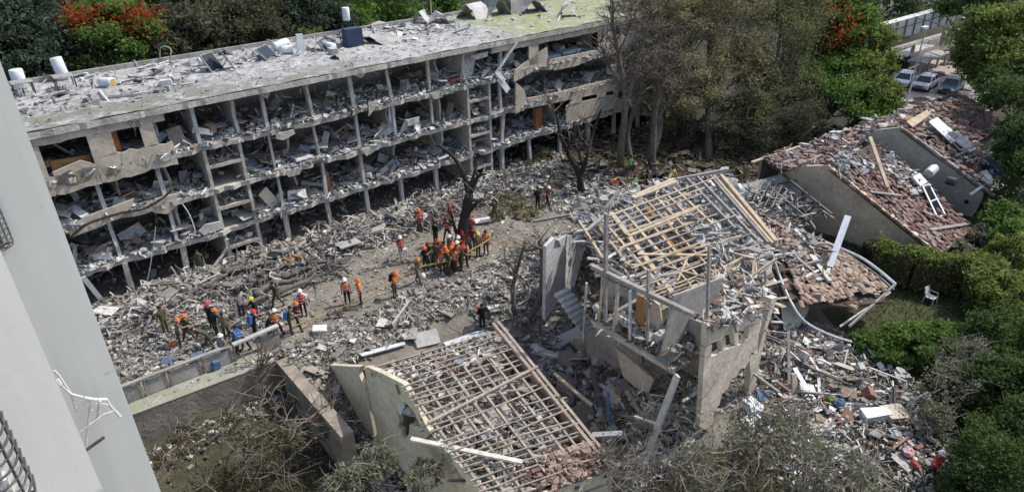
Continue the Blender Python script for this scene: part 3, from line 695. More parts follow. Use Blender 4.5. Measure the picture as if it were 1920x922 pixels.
# bent sheets and lumps at the far end of the roof
def sheet_bend(px, py, w, h, label, m, z=11.08):
    p = rt(px, py, z); a = rng.uniform(0, 6.28); d = np.array([math.cos(a), math.sin(a), 0]); s = np.cross(Z, d)
    prof = [p-s*w*.6, p-s*w*.3+Z*h*.7, p+Z*h, p+s*w*.25+Z*h*.5, p+s*w*.6]
    mb = MB()
    for i in range(4):
        mb.add([prof[i]-d*w/2, prof[i+1]-d*w/2*.8, prof[i+1]+d*w/2*.9, prof[i]+d*w/2, prof[i]-d*w/2-Z*.05, prof[i+1]-d*w/2*.8-Z*.05, prof[i+1]+d*w/2*.9-Z*.05, prof[i]+d*w/2-Z*.05], CF.tolist())
    return solo(mb, 'bent_sheet', m, label, 'metal sheet', 'bent sheets on the block roof')
for px, py, w, h, lab in ((792, 42, 1.3, 1.0, 'grey bent sheet standing at the back of the roof, leftmost of the bent sheets'), (820, 42, 1.6, .9, 'pale folded sheet beside a thin pole on the roof'), (888, 32, 2.2, 1.2, 'grey pinkish crumpled sheet near the mossy end of the roof'),
                          (925, 28, 2.2, 1.5, 'tallest crumpled sheet on the roof before the mossy end'), (965, 22, 1.5, 1.6, 'dull upright folded sheet at the far end of the roof'), (990, 22, 2.4, 1.2, 'dark crumpled roof cover at the far end of the roof'),
                          (640, 108, 1.2, .3, 'flat torn sheet lying in front of the dark blue box'), (716, 76, 2.4, .5, 'dark torn felt heaped behind the middle of the roof'), (1064, 30, 1.4, 1.0, 'grey bent hood on the mossy end of the roof'), (200, 178, 1.6, .35, 'beige broken sheet near the rusty ended tank')):
    sheet_bend(px, py, w, h, lab, M['plaster_grey'] if 'grey' in lab or 'pale' in lab else M['interior'])
solo(MB().beam(rt(1045, 42), rt(1062, 15)+Z*.5, .12), 'roof_plank', M['wood_white'], 'pale plank propped on the mossy end of the roof', 'plank')
solo(MB().tube([rt(810, 40), rt(810, 40)+Z*1.9], .05, 6), 'thin_pole', M['wood'], 'thin pole sticking up from the back of the roof', 'pole')
solo(MB().tube(curve([rt(300, 118), rt(300, 118)+Z*1.0+U*.3, rt(315, 118)+Z*.9+U*.4, rt(315, 118)+U*.1], 4), .05, 6), 'bent_pipe', M['moss'], 'yellowish looped pipe on the back edge of the roof', 'pipe')
def fscat(n, u0, u1, v0, v1, z, lo, hi, m, name, tilt=.4, **k):
    u = rng.uniform(u0, u1, n); v = rng.uniform(v0, v1, n)
    return chunks(name, np.stack([u, v, z+rng.random(n)*.12], 1), debris_sizes(n, lo, hi, **k), m, tilt, bb)
fscat(1300, UL, 15, .3, 11, 11.06, .05, .2, M['roof_debris'], 'roof_rubble'); fscat(140, -8, 16, 6, 11.2, 11.1, .15, .5, M['roof_debris'], 'roof_rubble', plate=.6)
fscat(160, 15, 30, 2, 11, 11.06, .06, .3, M['roof_debris'], 'roof_rubble'); fscat(260, -22, -8, 2.2, 9, 11.08, .08, .45, M['roof_debris'], 'roof_rubble'); fscat(110, -22, 16, 3, 11.2, 11.12, .2, .8, M['rubble_dark'], 'roof_rubble', stick=.5)

# ================================================================== RETAINING WALLS, PATH AND FENCE (lower left)
qa, qb, qc = at(240, 781, 0), at(517, 677, 0), at(628, 806, 0)
d1 = (qb-qa)/np.linalg.norm(qb-qa); d2 = (qc-qb)/np.linalg.norm(qc-qb)
n1 = np.array([-d1[1], d1[0], 0]); n2 = np.array([-d2[1], d2[0], 0])
rw = root('retaining_wall', 'grey concrete retaining wall around the sunk garden with a mossy sunlit top', 'wall', (qb[0], qb[1], -2.6))
MB().prism([qa-d1*6, qb, qb+n1*.62, qa-d1*6+n1*.62], (0, 0, -3.2)).build('long_wall', M['wall_dusty'], rw)
MB().prism([qb+d2*.003, qc+d2*.6, qc+d2*.6+n2*.62, qb+d2*.003+n2*.62], (0, 0, -3.2)).build('side_wall', M['wall_dusty'], rw)
pth = MB().prism([qa-d1*6+Z*.03, qb+Z*.03, qb+n1*1.45+Z*.03, qa-d1*6+n1*1.45+Z*.03], (0, 0, -.12)).build('path', M['moss'], None); pth['kind'] = 'structure'
fa, fb, fc_ = at(238, 757, .02), at(430, 680, .02), at(522, 645, .02)
fe = root('low_fence', 'low dark grey panel fence along the path above the sunk garden', 'fence', fa)
df = (fc_-fa)/np.linalg.norm(fc_-fa); Lf = np.linalg.norm(fc_-fa); nf = np.array([-df[1], df[0], 0])
posts = [0, .85, 2.0, 3.6, 5.2, 6.6, Lf]
for i, s in enumerate(posts):
    for o in (-.09, .09): MB().box(fa+df*(s+o)+Z*.5, (.1, .12, 1.0), (df, nf, Z)).build('post', M['wall_dusty'] if i != 1 else M['wood_pink'], fe)
for i in range(len(posts)-1):
    a, b = posts[i]+.16, posts[i+1]-.16
    if i == 4: continue
    MB().box(fa+df*(a+b)/2+Z*.45, (b-a, .06, .8), (df, nf, Z)).build('panel', M['interior'], fe)
MB().beam(fa+df*-2+Z*1.05, fa+df*5.0+Z*1.05, .22, .1).build('rail', M['concrete'], fe)
MB().beam(fa+df*5.3+Z*1.02, fa+df*(Lf+.2)+Z*1.15, .3, .1).build('rail', M['plaster_grey'], fe)
pgl = at(500, 650, .1); solo(MB().prism([at(478, 668, .05), at(522, 650, .05), at(521, 628, .8), at(505, 636, .75)], (.06, .06, 0)), 'fence_sheet', M['concrete'], 'bent grey sheet leaning at the right end of the low fence', 'metal sheet')

# ================================================================== HOUSES
def pix_beams(parent, plane, lst, m, name, w=.09, h=None, lift=0.0, jit=.0):
    for it in lst:
        (x0, y0), (x1, y1) = it[0], it[1]
        ww = it[2] if len(it) > 2 else w
        p, q = onp(x0, y0, *plane)+Z*lift, onp(x1, y1, *plane)+Z*lift
        MB().beam(p, q, ww, h or ww, jit=jit).build(name, m, parent)
def fill_plane(n, poly, plane, lift0, lift1, lo, hi, m, parent, name, tilt=.5, **k):
    """debris over a picture-outlined patch of a real plane in the site"""
    P3 = [onp(x, y, *plane) for x, y in poly]
    C = np.mean(P3, 0); nn = plane[1]/np.linalg.norm(plane[1]); nn = nn*(1 if nn[2] >= 0 else -1)
    a = U-nn*np.dot(U, nn); a /= np.linalg.norm(a); b = np.cross(nn, a)
    P2 = np.array([[(p-C).dot(a), (p-C).dot(b)] for p in P3])
    lo2, hi2 = P2.min(0), P2.max(0); pts = []
    while len(pts) < n:
        q = rng.uniform(lo2, hi2, (n*2, 2)); ins = np.zeros(len(q), bool); j = len(P2)-1
        for i in range(len(P2)):
            c = (P2[i, 1] > q[:, 1]) != (P2[j, 1] > q[:, 1])
            with np.errstate(divide='ignore', invalid='ignore'):
                c &= q[:, 0] < (P2[j, 0]-P2[i, 0])*(q[:, 1]-P2[i, 1])/(P2[j, 1]-P2[i, 1])+P2[i, 0]
            ins ^= c; j = i
        pts += q[ins].tolist()
    pts = np.array(pts[:n])
    P = C+pts[:, :1]*a+pts[:, 1:]*b+Z*rng.uniform(lift0, lift1, (n, 1))
    return chunks(name, P, debris_sizes(n, lo, hi, **k), m, tilt, parent)
def tiles(parent, corners, nu, nv, keep, m, heap, cap=150, size=(.26, .42), mess=.25, zmess=.10, hole=None):
    """barrel tiles over the quad corners (ridge-left, ridge-right, eave-right, eave-left): single parts first, the rest one heap"""
    a, b, c, d = [np.array(q, float) for q in corners]
    prof = []
    for k in range(6):
        t = math.pi*k/5; prof.append((math.cos(t)*.5, math.sin(t)*.34))
    vs = [(x*size[0], y*size[1], z*size[0]) for y in (-.5, .5) for x, z in prof]+[(x*size[0]*.82, y*size[1], z*size[0]*.7) for y in (-.5, .5) for x, z in prof]
    fs = [(i, i+1, i+7, i+6) for i in range(5)]+[(12+i, 18+i, 19+i, 13+i) for i in range(5)]+[(i, 12+i, 13+i, i+1) for i in range(5)]+[(6+i, 7+i, 19+i, 18+i) for i in range(5)]
    me = bpy.data.meshes.new('roof_tile'); me.from_pydata(vs, [], fs); me.update(); me.materials.append(m)
    cells = [(i, j) for i in range(nu) for j in range(nv)]; random.shuffle(cells)
    cells = [c_ for c_ in cells if rng.random() < keep and not (hole and hole((c_[0]+.5)/nu, (c_[1]+.5)/nv))]
    T0 = np.array(vs); F0 = np.array(fs); hv, hf = [], []
    l = np.array(parent['_loc'])
    for q, (i, j) in enumerate(cells):
        s, t = (i+.5)/nu+rng.normal(0, mess*.5/nu), (j+.5)/nv+rng.normal(0, mess*.6/nv)
        p = (a*(1-s)+b*s)*(1-t)+(d*(1-s)+c*s)*t
        dx = (b-a)*(1-t)+(c-d)*t; dy = (d-a)*(1-s)+(c-b)*s
        dx /= np.linalg.norm(dx); nz = np.cross(dx, -dy); nz /= np.linalg.norm(nz); nz = nz*np.sign(nz[2]); dy2 = np.cross(nz, dx)
        Rb = Matrix(((dx[0], dy2[0], nz[0]), (dx[1], dy2[1], nz[1]), (dx[2], dy2[2], nz[2])))
        Rj = Euler((rng.normal(0, mess*.5), rng.normal(0, mess*.5), rng.normal(0, mess*1.1))).to_matrix()
        p = p+nz*abs(rng.normal(0, zmess))
        if q < cap:
            o = link(bpy.data.objects.new('roof_tile', me)); o.parent = parent
            o.matrix_local = Matrix.Translation(Vector(p-l)) @ (Rb @ Rj).to_4x4()
        else:
            hf.append(F0+len(hv)*len(T0)); hv.append(T0@np.array(Rb@Rj).T+p-l)
    if hv:
        o = link(bpy.data.objects.new('roof_tiles', np_mesh('roof_tiles', np.concatenate(hv), np.concatenate(hf), heap))); o.parent = parent; o['kind'] = 'stuff'
def wall_poly(parent, plane, px, th, m, name='wall', into=None):
    pts = [onp(x, y, *plane) for x, y in px]
    n = plane[1]/np.linalg.norm(plane[1])
    if into is None: into = n if np.dot(n, np.mean(pts, 0)-CAM) > 0 else -n
    return MB().prism(pts, np.array(into)*th).build(name, m, parent)
HD = R(-51.0); GV = np.array([math.cos(HD), math.sin(HD), 0]); GN = np.array([-GV[1], GV[0], 0])   # house gables run along GV
# ---------------- house A: yellow gable, stripped battens
pa0 = at(641, 734, -1.5); PA = (pa0, GN)
hA = root('yellow_gable_house', 'roofless house with a yellow gable wall and bare roof battens in the centre foreground', 'house', (pa0[0], pa0[1], -2.6))
gA = [(641, 740), (618, 684), (652, 686), (690, 688), (718, 700), (757, 720), (768, 738), (780, 760), (800, 800), (824, 831), (850, 860), (880, 893), (912, 932), (945, 975), (900, 1000), (870, 985), (800, 930), (756, 878), (713, 836), (673, 796)]
# the gable is laid in two flush runs with a torn slot between them, and a hole knocked through
wall_poly(hA, PA, [(641, 745), (618, 684), (652, 686), (676, 687), (672, 700), (681, 720), (688, 745), (697, 790), (706, 835), (673, 800)], .22, M['plaster_yellow'])
wall_poly(hA, PA, [(712, 840), (703, 790), (694, 745), (688, 715), (683, 688), (690, 688), (718, 700), (757, 720), (768, 738), (764, 757), (752, 755), (745, 768), (749, 790), (746, 800)], .22, M['plaster_yellow'])
wall_poly(hA, PA, [(712, 840), (746, 800), (753, 806), (753, 818), (760, 823), (767, 812), (768, 795), (788, 800), (778, 775), (764, 757), (768, 738), (780, 760), (800, 800), (824, 831), (850, 860), (880, 893), (912, 932), (945, 975), (900, 1010), (870, 990), (800, 935), (756, 884)], .22, M['plaster_yellow'])
zA = 22-(22-3.0)*((22+1.5)/24.0)   # ridge height for this footing
rL = onp(757, 720, *PA); zR = rL[2]-.75
rR = at(968, 646, zR); eR = at(1150, 872, zR-2.35); eL = onp(926, 948, *PA)
def bil(c, s, t): a, b, cc, d = c; return (a*(1-s)+b*s)*(1-t)+(d*(1-s)+cc*s)*t
QA = (rL, rR, eR, eL)
bL = onp(690, 688, *PA); bR = at(945, 615, bL[2]-.4)
QB = (bL, bR, rR, rL)
for i in range(9):
    s = (i+.15)/8.4; p, q = bil(QA, s, -.01), bil(QA, s, 1.0)
    if i in (3, 5): q = bil(QA, s, .72)
    MB().beam(p-Z*.12, q-Z*.12, .10, .14, jit=.02).build('rafter', M['wood_pink'], hA)
    p2 = bil(QB, s, .05); MB().beam(p2-Z*.1, p-Z*.12, .09, .12, jit=.02).build('rafter', M['wood_pink'], hA)
nb = 23
for j in range(nb):
    t = (j+.3)/nb
    segs = [(-.035, 1.0)]
    k = rng.random()
    if 4 < j < 11: segs = [(-.03, rng.uniform(.35, .5))] if k < .4 else ([(rng.uniform(.45, .7), 1.0)] if k < .6 else [(-.04, 1.0)])
    elif k < .3:
        m_ = rng.uniform(.3, .7); segs = [(-.03, m_), (m_+rng.uniform(.05, .25), 1.0)]
    for s0, s1 in segs:
        if s1-s0 < .08: continue
        q0, q2 = bil(QA, s0, t+rng.normal(0, .007))+Z*.02, bil(QA, s1, t+rng.normal(0, .011))+Z*rng.normal(.0, .07); q1 = q0*.5+q2*.5+Z*rng.normal(-.04, .05)+rng.normal(0, .03, 3)
        MB().beam(q0, q1, .05, .05, jit=.012).beam(q1, q2, .05, .05, jit=.012).build('batten', M['wood_pink'] if rng.random() < .72 else M['wood_grey'], hA)
for j in range(5):
    t = (j+.5)/5; MB().beam(bil(QB, .03, t)+Z*.02, bil(QB, 1-.2*rng.random(), t)+Z*.03, .055, .05, jit=.015).build('batten', M['wood_pink'], hA)
for o in (.0, .05): MB().beam(bil(QA, 1.0-o, -.22), bil(QA, 1.01-o, 1.01), .13, .12, jit=.02).build('verge_board', M['wood_pink'], hA)
MB().beam(bil(QA, -.03, .34)+Z*.06, bil(QA, 1.02, .22)+Z*.1, .12, .08).build('purlin', M['wood_pink'], hA)
# back and far walls, ceiling slab with rubble between the battens
MB().prism([eL-Z*.3, eR-Z*.3, eR-Z*2.4, eL-Z*2.4], GV*-.2).build('front_wall', M['plaster_yellow'], hA)
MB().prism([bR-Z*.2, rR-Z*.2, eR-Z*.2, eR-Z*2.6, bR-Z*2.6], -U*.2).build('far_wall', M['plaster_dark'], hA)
MB().prism([bil(QA, .02, 0)-Z*1.3, bil(QA, .98, 0)-Z*1.3, bil(QA, .98, 1)-Z*.9, bil(QA, .02, 1)-Z*.9], (0, 0, -.15)).build('ceiling', M['interior'], hA)
MB().prism([bil(QB, .02, 0)-Z*.35, bil(QB, .98, 0)-Z*.35, bil(QA, .98, 0)-Z*1.3, bil(QA, .02, 0)-Z*1.3], (0, 0, -.15)).build('ceiling', M['interior'], hA)
n = 3600; s, t = rng.uniform(.02, .98, n), rng.uniform(-.02, 1.0, n)
hole = ((s-.62)**2/.02+(t-.30)**2/.006 < 1) | ((s-.45)**2/.006+(t-.30)**2/.003 < 1) | ((s-.8)**2/.004+(t-.42)**2/.003 < 1)
P = np.array([bil(QA, a, b) for a, b in zip(s, t)]); P[:, 2] -= 1.28-.4*t-rng.random(n)**1.5*(.75*(.5+.5*vnoise(s*9, t*9, 1.0, 3))+.1)-.02
chunks('roof_rubble', P[~hole], debris_sizes(n, .08, .5, .3, .3)[~hole], M['rubble'], .6, hA)
n = 800; s, t = rng.uniform(.0, 1, n), rng.uniform(0, 1, n); P = np.array([bil(QB, a, b) for a, b in zip(s, t)]); P[:, 2] += rng.uniform(-.4, -.02, n)
chunks('roof_rubble', P, debris_sizes(n, .08, .35, .3, .25), M['rubble_colour'], .5, hA)
n = 420; s, t = rng.uniform(.5, 1, n), rng.uniform(.8, 1, n); P = np.array([bil(QA, a, b) for a, b in zip(s, t)]); P[:, 2] += rng.uniform(-.3, .05, n)
chunks('tile_pieces', P, debris_sizes(n, .1, .3, .1, .3), M['tile_pale_heap'], .5, hA)
P = rng.normal(0, 1, (160, 3))*np.array([.5, .6, .12])+bil(QA, .45, .86)-Z*.35; chunks('tile_pieces', P, debris_sizes(160, .1, .3, .1, .3), M['tile'], .5, hA)
wall_poly(hA, (pa0+GN*.45, GN), [(668, 695), (700, 690), (722, 845), (700, 850)], .05, M['wood_dark'], 'inner_wall_or_backing'); wall_poly(hA, (pa0+GN*1.3, GN), [(738, 752), (800, 760), (800, 830), (742, 830)], .05, M['interior'], 'inner_wall_or_backing')  # added backings: dark sheet paints the slot's shade, the other darkens the hole
solo(MB().prism([onp(744, 757, pa0-GN*.12, GN), onp(755, 756, pa0-GN*.12, GN), onp(757, 764, pa0-GN*.12, GN), onp(751, 778, pa0-GN*.12, GN), onp(747, 772, pa0-GN*.12, GN)], GN*.08), 'hanging_cloth', M['cloth_white'], 'white cloth caught in the hole of the yellow gable wall', 'cloth')
cr_ = onp(840, 847, *PA)+Z*.3
pk = onp(980, 866, *plane3(rL+Z*.6, eR+Z*.6, eL+Z*.6)); p_ = cr_+(cr_-pk)*.5; solo(MB().beam(p_, pk, .2, .1), 'white_plank', M['wood_white'], 'long white plank lying across the yellow gable top and battens', 'plank')
# ---------------- house B: torn open two-storey house in the middle
b0 = at(1410, 740, 0.0)
hB = root('torn_open_house', 'two storey house torn open in the middle, pale rafters bare and upper rooms exposed', 'house', (b0[0], b0[1], -.3))
PBe = (b0, V)                                   # end wall, faces the lower right
cL = onp(1318, 735, *PBe); PBl = (cL, U)        # long open side, faces lower left
wall_poly(hB, PBe, [(1312, 800), (1321, 670), (1334, 668), (1346, 664), (1355, 657), (1370, 652), (1379, 648), (1392, 645), (1402, 634), (1423, 626), (1420, 665), (1409, 660), (1405, 676), (1397, 690), (1389, 690), (1381, 706), (1371, 710), (1366, 726), (1354, 738), (1349, 758), (1339, 768), (1336, 790), (1334, 810)], .24, M['plaster_cream'])
wall_poly(hB, PBe, [(1325, 606), (1338, 610), (1350, 598), (1366, 600), (1382, 588), (1400, 590), (1412, 578), (1432, 574), (1428, 604), (1405, 610), (1396, 611), (1384, 621), (1376, 623), (1360, 629), (1352, 637), (1335, 643), (1323, 650)], .24, M['plaster_cream'], 'lintel')
for px in ([(1321, 668), (1323, 652), (1335, 646), (1334, 667)], [(1352, 640), (1360, 632), (1361, 652), (1354, 656)], [(1376, 626), (1385, 623), (1385, 644), (1378, 647)], [(1404, 613), (1428, 606), (1424, 624), (1403, 633)]):
    wall_poly(hB, PBe, px, .24, M['plaster_cream'], 'pier')
wall_poly(hB, PBe, [(1404, 664), (1420, 665), (1438, 598), (1446, 560), (1458, 557), (1440, 610), (1424, 680), (1413, 745), (1402, 748), (1408, 700)], .30, M['plaster_cream'], 'pillar')
fill_plane(90, [(1326, 598), (1440, 566), (1438, 584), (1400, 598), (1328, 620)], (b0-V*.06, V), -.1, .1, .08, .34, M['rubble_colour'], hB, 'draped_debris', .8, stick=.5, plate=.3)
fill_plane(22, [(1324, 604), (1442, 568), (1436, 590), (1328, 625)], (b0-V*.1, V), -.1, .1, .15, .45, M['stick_grey'], hB, 'draped_debris', .9, stick=.9, plate=.0)
MB().beam(onp(1330, 655, *PBe)+V*2.2, onp(1420, 612, *PBe)+V*2.2, 3.0, .1, up=V).build('inner_wall_or_backing', M['interior'], hB)
back = 11.3
for nm, z_, th in (('floor_slab', None, .28),):
    p1, p2 = onp(1112, 603, *PBl), onp(1262, 692, *PBl); zf = (p1[2]+p2[2])/2
    MB().prism([np.array([*(p1[:2]), zf]), np.array([*(p2[:2]), zf]), np.array([*(p2[:2]), zf])+U*4.6, np.array([*(p1[:2]), zf])+U*4.6], (0, 0, -.28)).build(nm, M['edge'], hB)
p1, p2 = onp(1109, 499, *PBl), onp(1300, 590, *PBl)
MB().beam(p1, p2, .2, .22, jit=.03).build('top_plate', M['wood_grey'], hB)
MB().beam(p1+U*.25-Z*.2, p2+U*.25-Z*.2, .15, .2, jit=.03).build('top_plate', M['wood_dark'], hB)
p3, p4 = onp(1112, 600, *PBl), onp(1255, 688, *PBl); MB().beam(p3-U*.08, p4-U*.08, .16, .2, jit=.02).build('edge_beam', M['plaster'], hB)
for x0, y0, x1, y1, w, mm in ((1136, 400, 1135, 600, .16, 'wood_grey'), (1216, 505, 1214, 640, .12, 'wood_grey'), (1100, 530, 1094, 640, .1, 'plaster'), (1160, 530, 1150, 632, .14, 'plaster'), (1182, 545, 1182, 640, .1, 'white_paint'), (1206, 680, 1206, 640, .08, 'iron'), (1130, 510, 1122, 625, .1, 'wood'), (1330, 460, 1326, 600, .1, 'wood_grey')):
    MB().beam(onp(x0, y0, *PBl), onp(x1, y1, *PBl), w, w, up=U, jit=.02).build('post', M[mm], hB)
# inner wall pieces of the upper floor and their openings
PBi = (cL+U*1.6, U)
wall_poly(hB, PBi, [(1140, 525), (1330, 612), (1328, 720), (1255, 670), (1135, 610)], .15, M['interior'], 'inner_wall_or_backing')
wall_poly(hB, (cL+U*.9, U), [(1224, 562), (1236, 572), (1240, 600), (1232, 625), (1212, 612), (1218, 585)], .1, M['plaster'], 'inner_wall_or_backing')
wall_poly(hB, (cL+U*.25, U), [(1152, 585), (1158, 590), (1184, 605), (1184, 618), (1155, 602)], .1, M['white_paint'], 'window_frame')
dr = wall_poly(hB, (cL+U*.45, U), [(1194, 552), (1208, 558), (1206, 640), (1189, 632)], .06, M['wood_orange'], 'door')
h_ = onp(1192, 600, cL+U*.43, U); MB().box(h_, (.05, .12, .03), (U, V, Z)).build('handle', M['iron'], dr).data.transform(Matrix.Identity(4))
hd = [o for o in bpy.data.objects if o.name.startswith('handle') and o.parent == dr]
for o in hd: o.data.transform(Matrix.Translation(-Vector(hB['_loc'])))
wall_poly(hB, (cL+U*.5, U), [(1153, 650), (1172, 665), (1200, 690), (1226, 712), (1215, 735), (1190, 725), (1168, 705)], .12, M['plaster'], 'fallen_wall')
wall_poly(hB, (cL+U*2.2, U), [(1100, 600), (1260, 700), (1255, 790), (1100, 700)], .15, M['interior'], 'inner_wall_or_backing')
# tall white wall left standing at the back left corner, two faces
w0 = at(1022, 598, .2)
wbl = (w0, U*.25-V*.97)
wall_poly(hB, wbl, [(1022, 600), (1024, 462), (1040, 445), (1052, 448), (1062, 470), (1060, 520), (1058, 548), (1040, 575)], .2, M['interior_w'], 'white_wall')
wbr = (onp(1052, 470, *wbl), U*.55-V*.83)
wall_poly(hB, wbr, [(1060, 550), (1053, 466), (1048, 450), (1062, 442), (1090, 440), (1104, 462), (1115, 485), (1110, 515), (1085, 530)], .2, M['interior_w'], 'white_wall')
# stairs in the torn corner
st0 = at(1052, 596, 0.6)
for k in range(8):
    MB().box(st0+V*-.28*k+U*.1-Z*.02*0+Z*(1.6-.19*k), (1.0, .30, .17), (U, V, Z)).build('stair_step', M['plaster_grey'], hB)
# roof frame
RB0 = plane3(at(1130, 395, 6.2), at(1360, 325, 6.0), at(1300, 595, 4.3))
pix_beams(hB, RB0, [((1145, 400), (1292, 592), .26), ((1172, 402), (1230, 470), .12)], M['wood'], 'main_rafter', h=.2)
raf = [((1165, 395), (1345, 590)), ((1188, 385), (1360, 575)), ((1208, 373), (1385, 560)), ((1228, 370), (1400, 545)), ((1252, 368), (1415, 530)), ((1262, 352), (1340, 425)), ((1108, 408), (1180, 500)), ((1085, 415), (1140, 500)), ((1122, 405), (1240, 540))]
pix_beams(hB, RB0, raf, M['wood'], 'rafter', .11, .2, -.02, .02)
pix_beams(hB, RB0, [((1288, 335), (1378, 428)), ((1308, 332), (1418, 448)), ((1332, 330), (1440, 455))], M['wood_grey'], 'rafter', .13, .2, -.02)
pix_beams(hB, RB0, [((1352, 328), (1455, 452), .22), ((1338, 329), (1448, 456), .14)], M['wood'], 'rafter', .2, .22, -.04)
pix_beams(hB, RB0, [((1268, 338), (1362, 320), .16)], M['wood_grey'], 'ridge_board', .16, .2, .04)
pix_beams(hB, RB0, [((1186, 374), (1268, 342), .34), ((1192, 369), (1264, 338), .2)], M['wood'], 'ridge_board', .3, .1, .1)
for k in range(30):
    y = 392+6.4*k; x0 = 1120+.66*(y-392)+rng.normal(0, 8); x1 = x0+rng.uniform(90, 230); x1 = min(x1, 1375+.42*(y-392))
    if y > 420 and rng.random() < .15: continue
    pix_beams(hB, RB0, [((x0, y+22), (x1, y+22-.36*(x1-x0)), .055)], M['wood_grey'] if rng.random() < .5 else M['wood'], 'batten', .055, .05, .10+rng.normal(0, .06), .02)
pix_beams(hB, RB0, [((1178, 446), (1308, 392), .16), ((1180, 438), (1314, 388), .08), ((1195, 480), (1350, 482), .16), ((1300, 470), (1390, 445), .1), ((1240, 500), (1380, 540), .08), ((1270, 530), (1290, 484), .08)], M['wood'], 'purlin', .1, .09, .1)
# timber and board infill that shows between rafters
for px in ([(1206, 378), (1222, 372), (1235, 392), (1218, 402)], [(1238, 430), (1250, 424), (1282, 452), (1272, 462)], [(1180, 415), (1195, 408), (1204, 424), (1190, 430)], [(1262, 456), (1276, 448), (1288, 462), (1270, 470)]):
    P = [onp(x, y, *RB0)-Z*.35 for x, y in px]; MB().prism(P, (0, 0, -.06)).build('board', M['wood_orange'], hB)
lowB = (RB0[0]-Z*1.5, RB0[1])
MB().prism([onp(x, y, *lowB) for x, y in ((1090, 415), (1362, 335), (1450, 470), (1440, 590), (1318, 612), (1130, 520))], (0, 0, -.15)).build('ceiling', M['interior'], hB)
fill_plane(1100, [(1080, 410), (1360, 330), (1450, 455), (1440, 580), (1310, 600), (1120, 500)], lowB, .05, .6, .12, .6, M['rubble_dark'], hB, 'roof_rubble', stick=.4)
fill_plane(260, [(1095, 415), (1130, 400), (1290, 590), (1130, 500)], RB0, -.5, .05, .15, .8, M['stick_grey'], hB, 'roof_sticks', stick=1.0, plate=0)
fill_plane(260, [(1290, 400), (1330, 430), (1370, 470), (1330, 480), (1300, 440)], RB0, -.3, .12, .15, .6, M['roof_debris'], hB, 'ceiling_pieces', plate=.6)
fill_plane(900, [(1290, 600), (1330, 490), (1400, 470), (1445, 560), (1440, 600), (1330, 615)], RB0, -.4, .25, .12, .5, M['rubble_colour'], hB, 'roof_rubble', stick=.3, plate=.35)
fill_plane(240, [(1370, 530), (1445, 520), (1450, 580), (1400, 590)], RB0, -.1, .3, .14, .35, M['tile_pale_heap'], hB, 'tile_pieces', stick=0)
fill_plane(150, [(1310, 520), (1350, 500), (1360, 540), (1320, 550)], RB0, -.1, .25, .14, .35, M['tile_pale_heap'], hB, 'tile_pieces', stick=0)
fill_plane(34, [(1290, 600), (1330, 490), (1400, 470), (1455, 560), (1440, 600)], RB0, .1, .4, .35, .8, M['wood'], hB, 'splintered_timber', .4, stick=1.0, plate=0)
fill_plane(90, [(1290, 600), (1330, 470), (1400, 450), (1455, 560), (1440, 600)], RB0, .05, .45, .2, .75, M['stick_grey'], hB, 'splintered_timber', .5, stick=.9, plate=.1)
fill_plane(120, [(1320, 606), (1345, 560), (1440, 545), (1448, 578), (1400, 596)], RB0, .0, .5, .15, .6, M['roof_debris'], hB, 'ceiling_pieces', .6, plate=.6, stick=.2)
fill_plane(130, [(1318, 612), (1322, 600), (1436, 570), (1440, 584)], (b0*0+RB0[0]-Z*.1, RB0[1]), -.25, .3, .12, .5, M['rubble_colour'], hB, 'roof_rubble', .7, plate=.35, stick=.35)
sbz = zf
for k, (n, zz0, zz1) in enumerate(((1300, .02, .9),)):
    s, t = rng.uniform(0, 1, n), rng.uniform(0, 4.3, n)
    P = p1[None, :]*0+np.array([*(onp(1112, 603, *PBl)[:2]), zf])*(1-s)[:, None]+np.array([*(onp(1262, 692, *PBl)[:2]), zf])*s[:, None]+U*t[:, None]+Z*(zz0+rng.random(n)**1.6*zz1)[:, None]
    chunks('floor_rubble', P, debris_sizes(n, .1, .6, .35, .3), M['rubble_colour'], .6, hB)
# ---------------- house C: collapsed tiled roof
hCl = at(1480, 600, 0)
hC = root('collapsed_tile_roof_house', 'house flattened under a sagging pale tile roof right of the torn open house', 'house', (hCl[0], hCl[1], 0))
cA, cB, cC, cD = at(1418, 395, 3.4), at(1525, 440, 3.1), at(1672, 540, 2.0), at(1500, 575, 2.2)
QC4 = (cA, cB, cC, cD)
PC = plane3(at(1430, 400, 3.3), at(1672, 540, 2.0), at(1480, 560, 2.2))
MB().prism([onp(x, y, PC[0]-Z*.14, PC[1]) for x, y in ((1395, 395), (1480, 425), (1600, 480), (1672, 540), (1655, 565), (1590, 575), (1470, 560), (1440, 480))], (0, 0, -.15)).build('roof_deck', M['wood_dark'], hC)
tiles(hC, (onp(1460, 430, *PC), onp(1585, 480, *PC), onp(1668, 542, *PC), onp(1500, 575, *PC)), 24, 17, .86, M['tile_pale'], M['tile_pale_heap'], 240, (.30, .46), .22, .05)
tiles(hC, (onp(1400, 395, *PC), onp(1480, 420, *PC), onp(1500, 470, *PC), onp(1445, 480, *PC)), 10, 8, .75, M['tile_pale'], M['tile_pale_heap'], 40, (.28, .40), .8, .2)
fill_plane(150, [(1400, 390), (1480, 420), (1600, 480), (1670, 540), (1600, 580), (1480, 560), (1440, 470)], PC, 0, .25, .10, .35, M['tile_pale_heap'], hC, 'tile_pieces', stick=.1)
fill_plane(160, [(1400, 390), (1480, 420), (1560, 470), (1540, 540), (1450, 500)], PC, 0, .25, .3, .8, M['stick_grey'], hC, 'roof_sticks', stick=.9, plate=0)
gut = [(1478, 424), (1520, 445), (1560, 462), (1610, 484), (1645, 508), (1678, 536)]
MB().tube(curve([onp(x, y, *PC)+Z*.1 for x, y in gut], 4), .09, 6).build('gutter', M['metal'], hC)
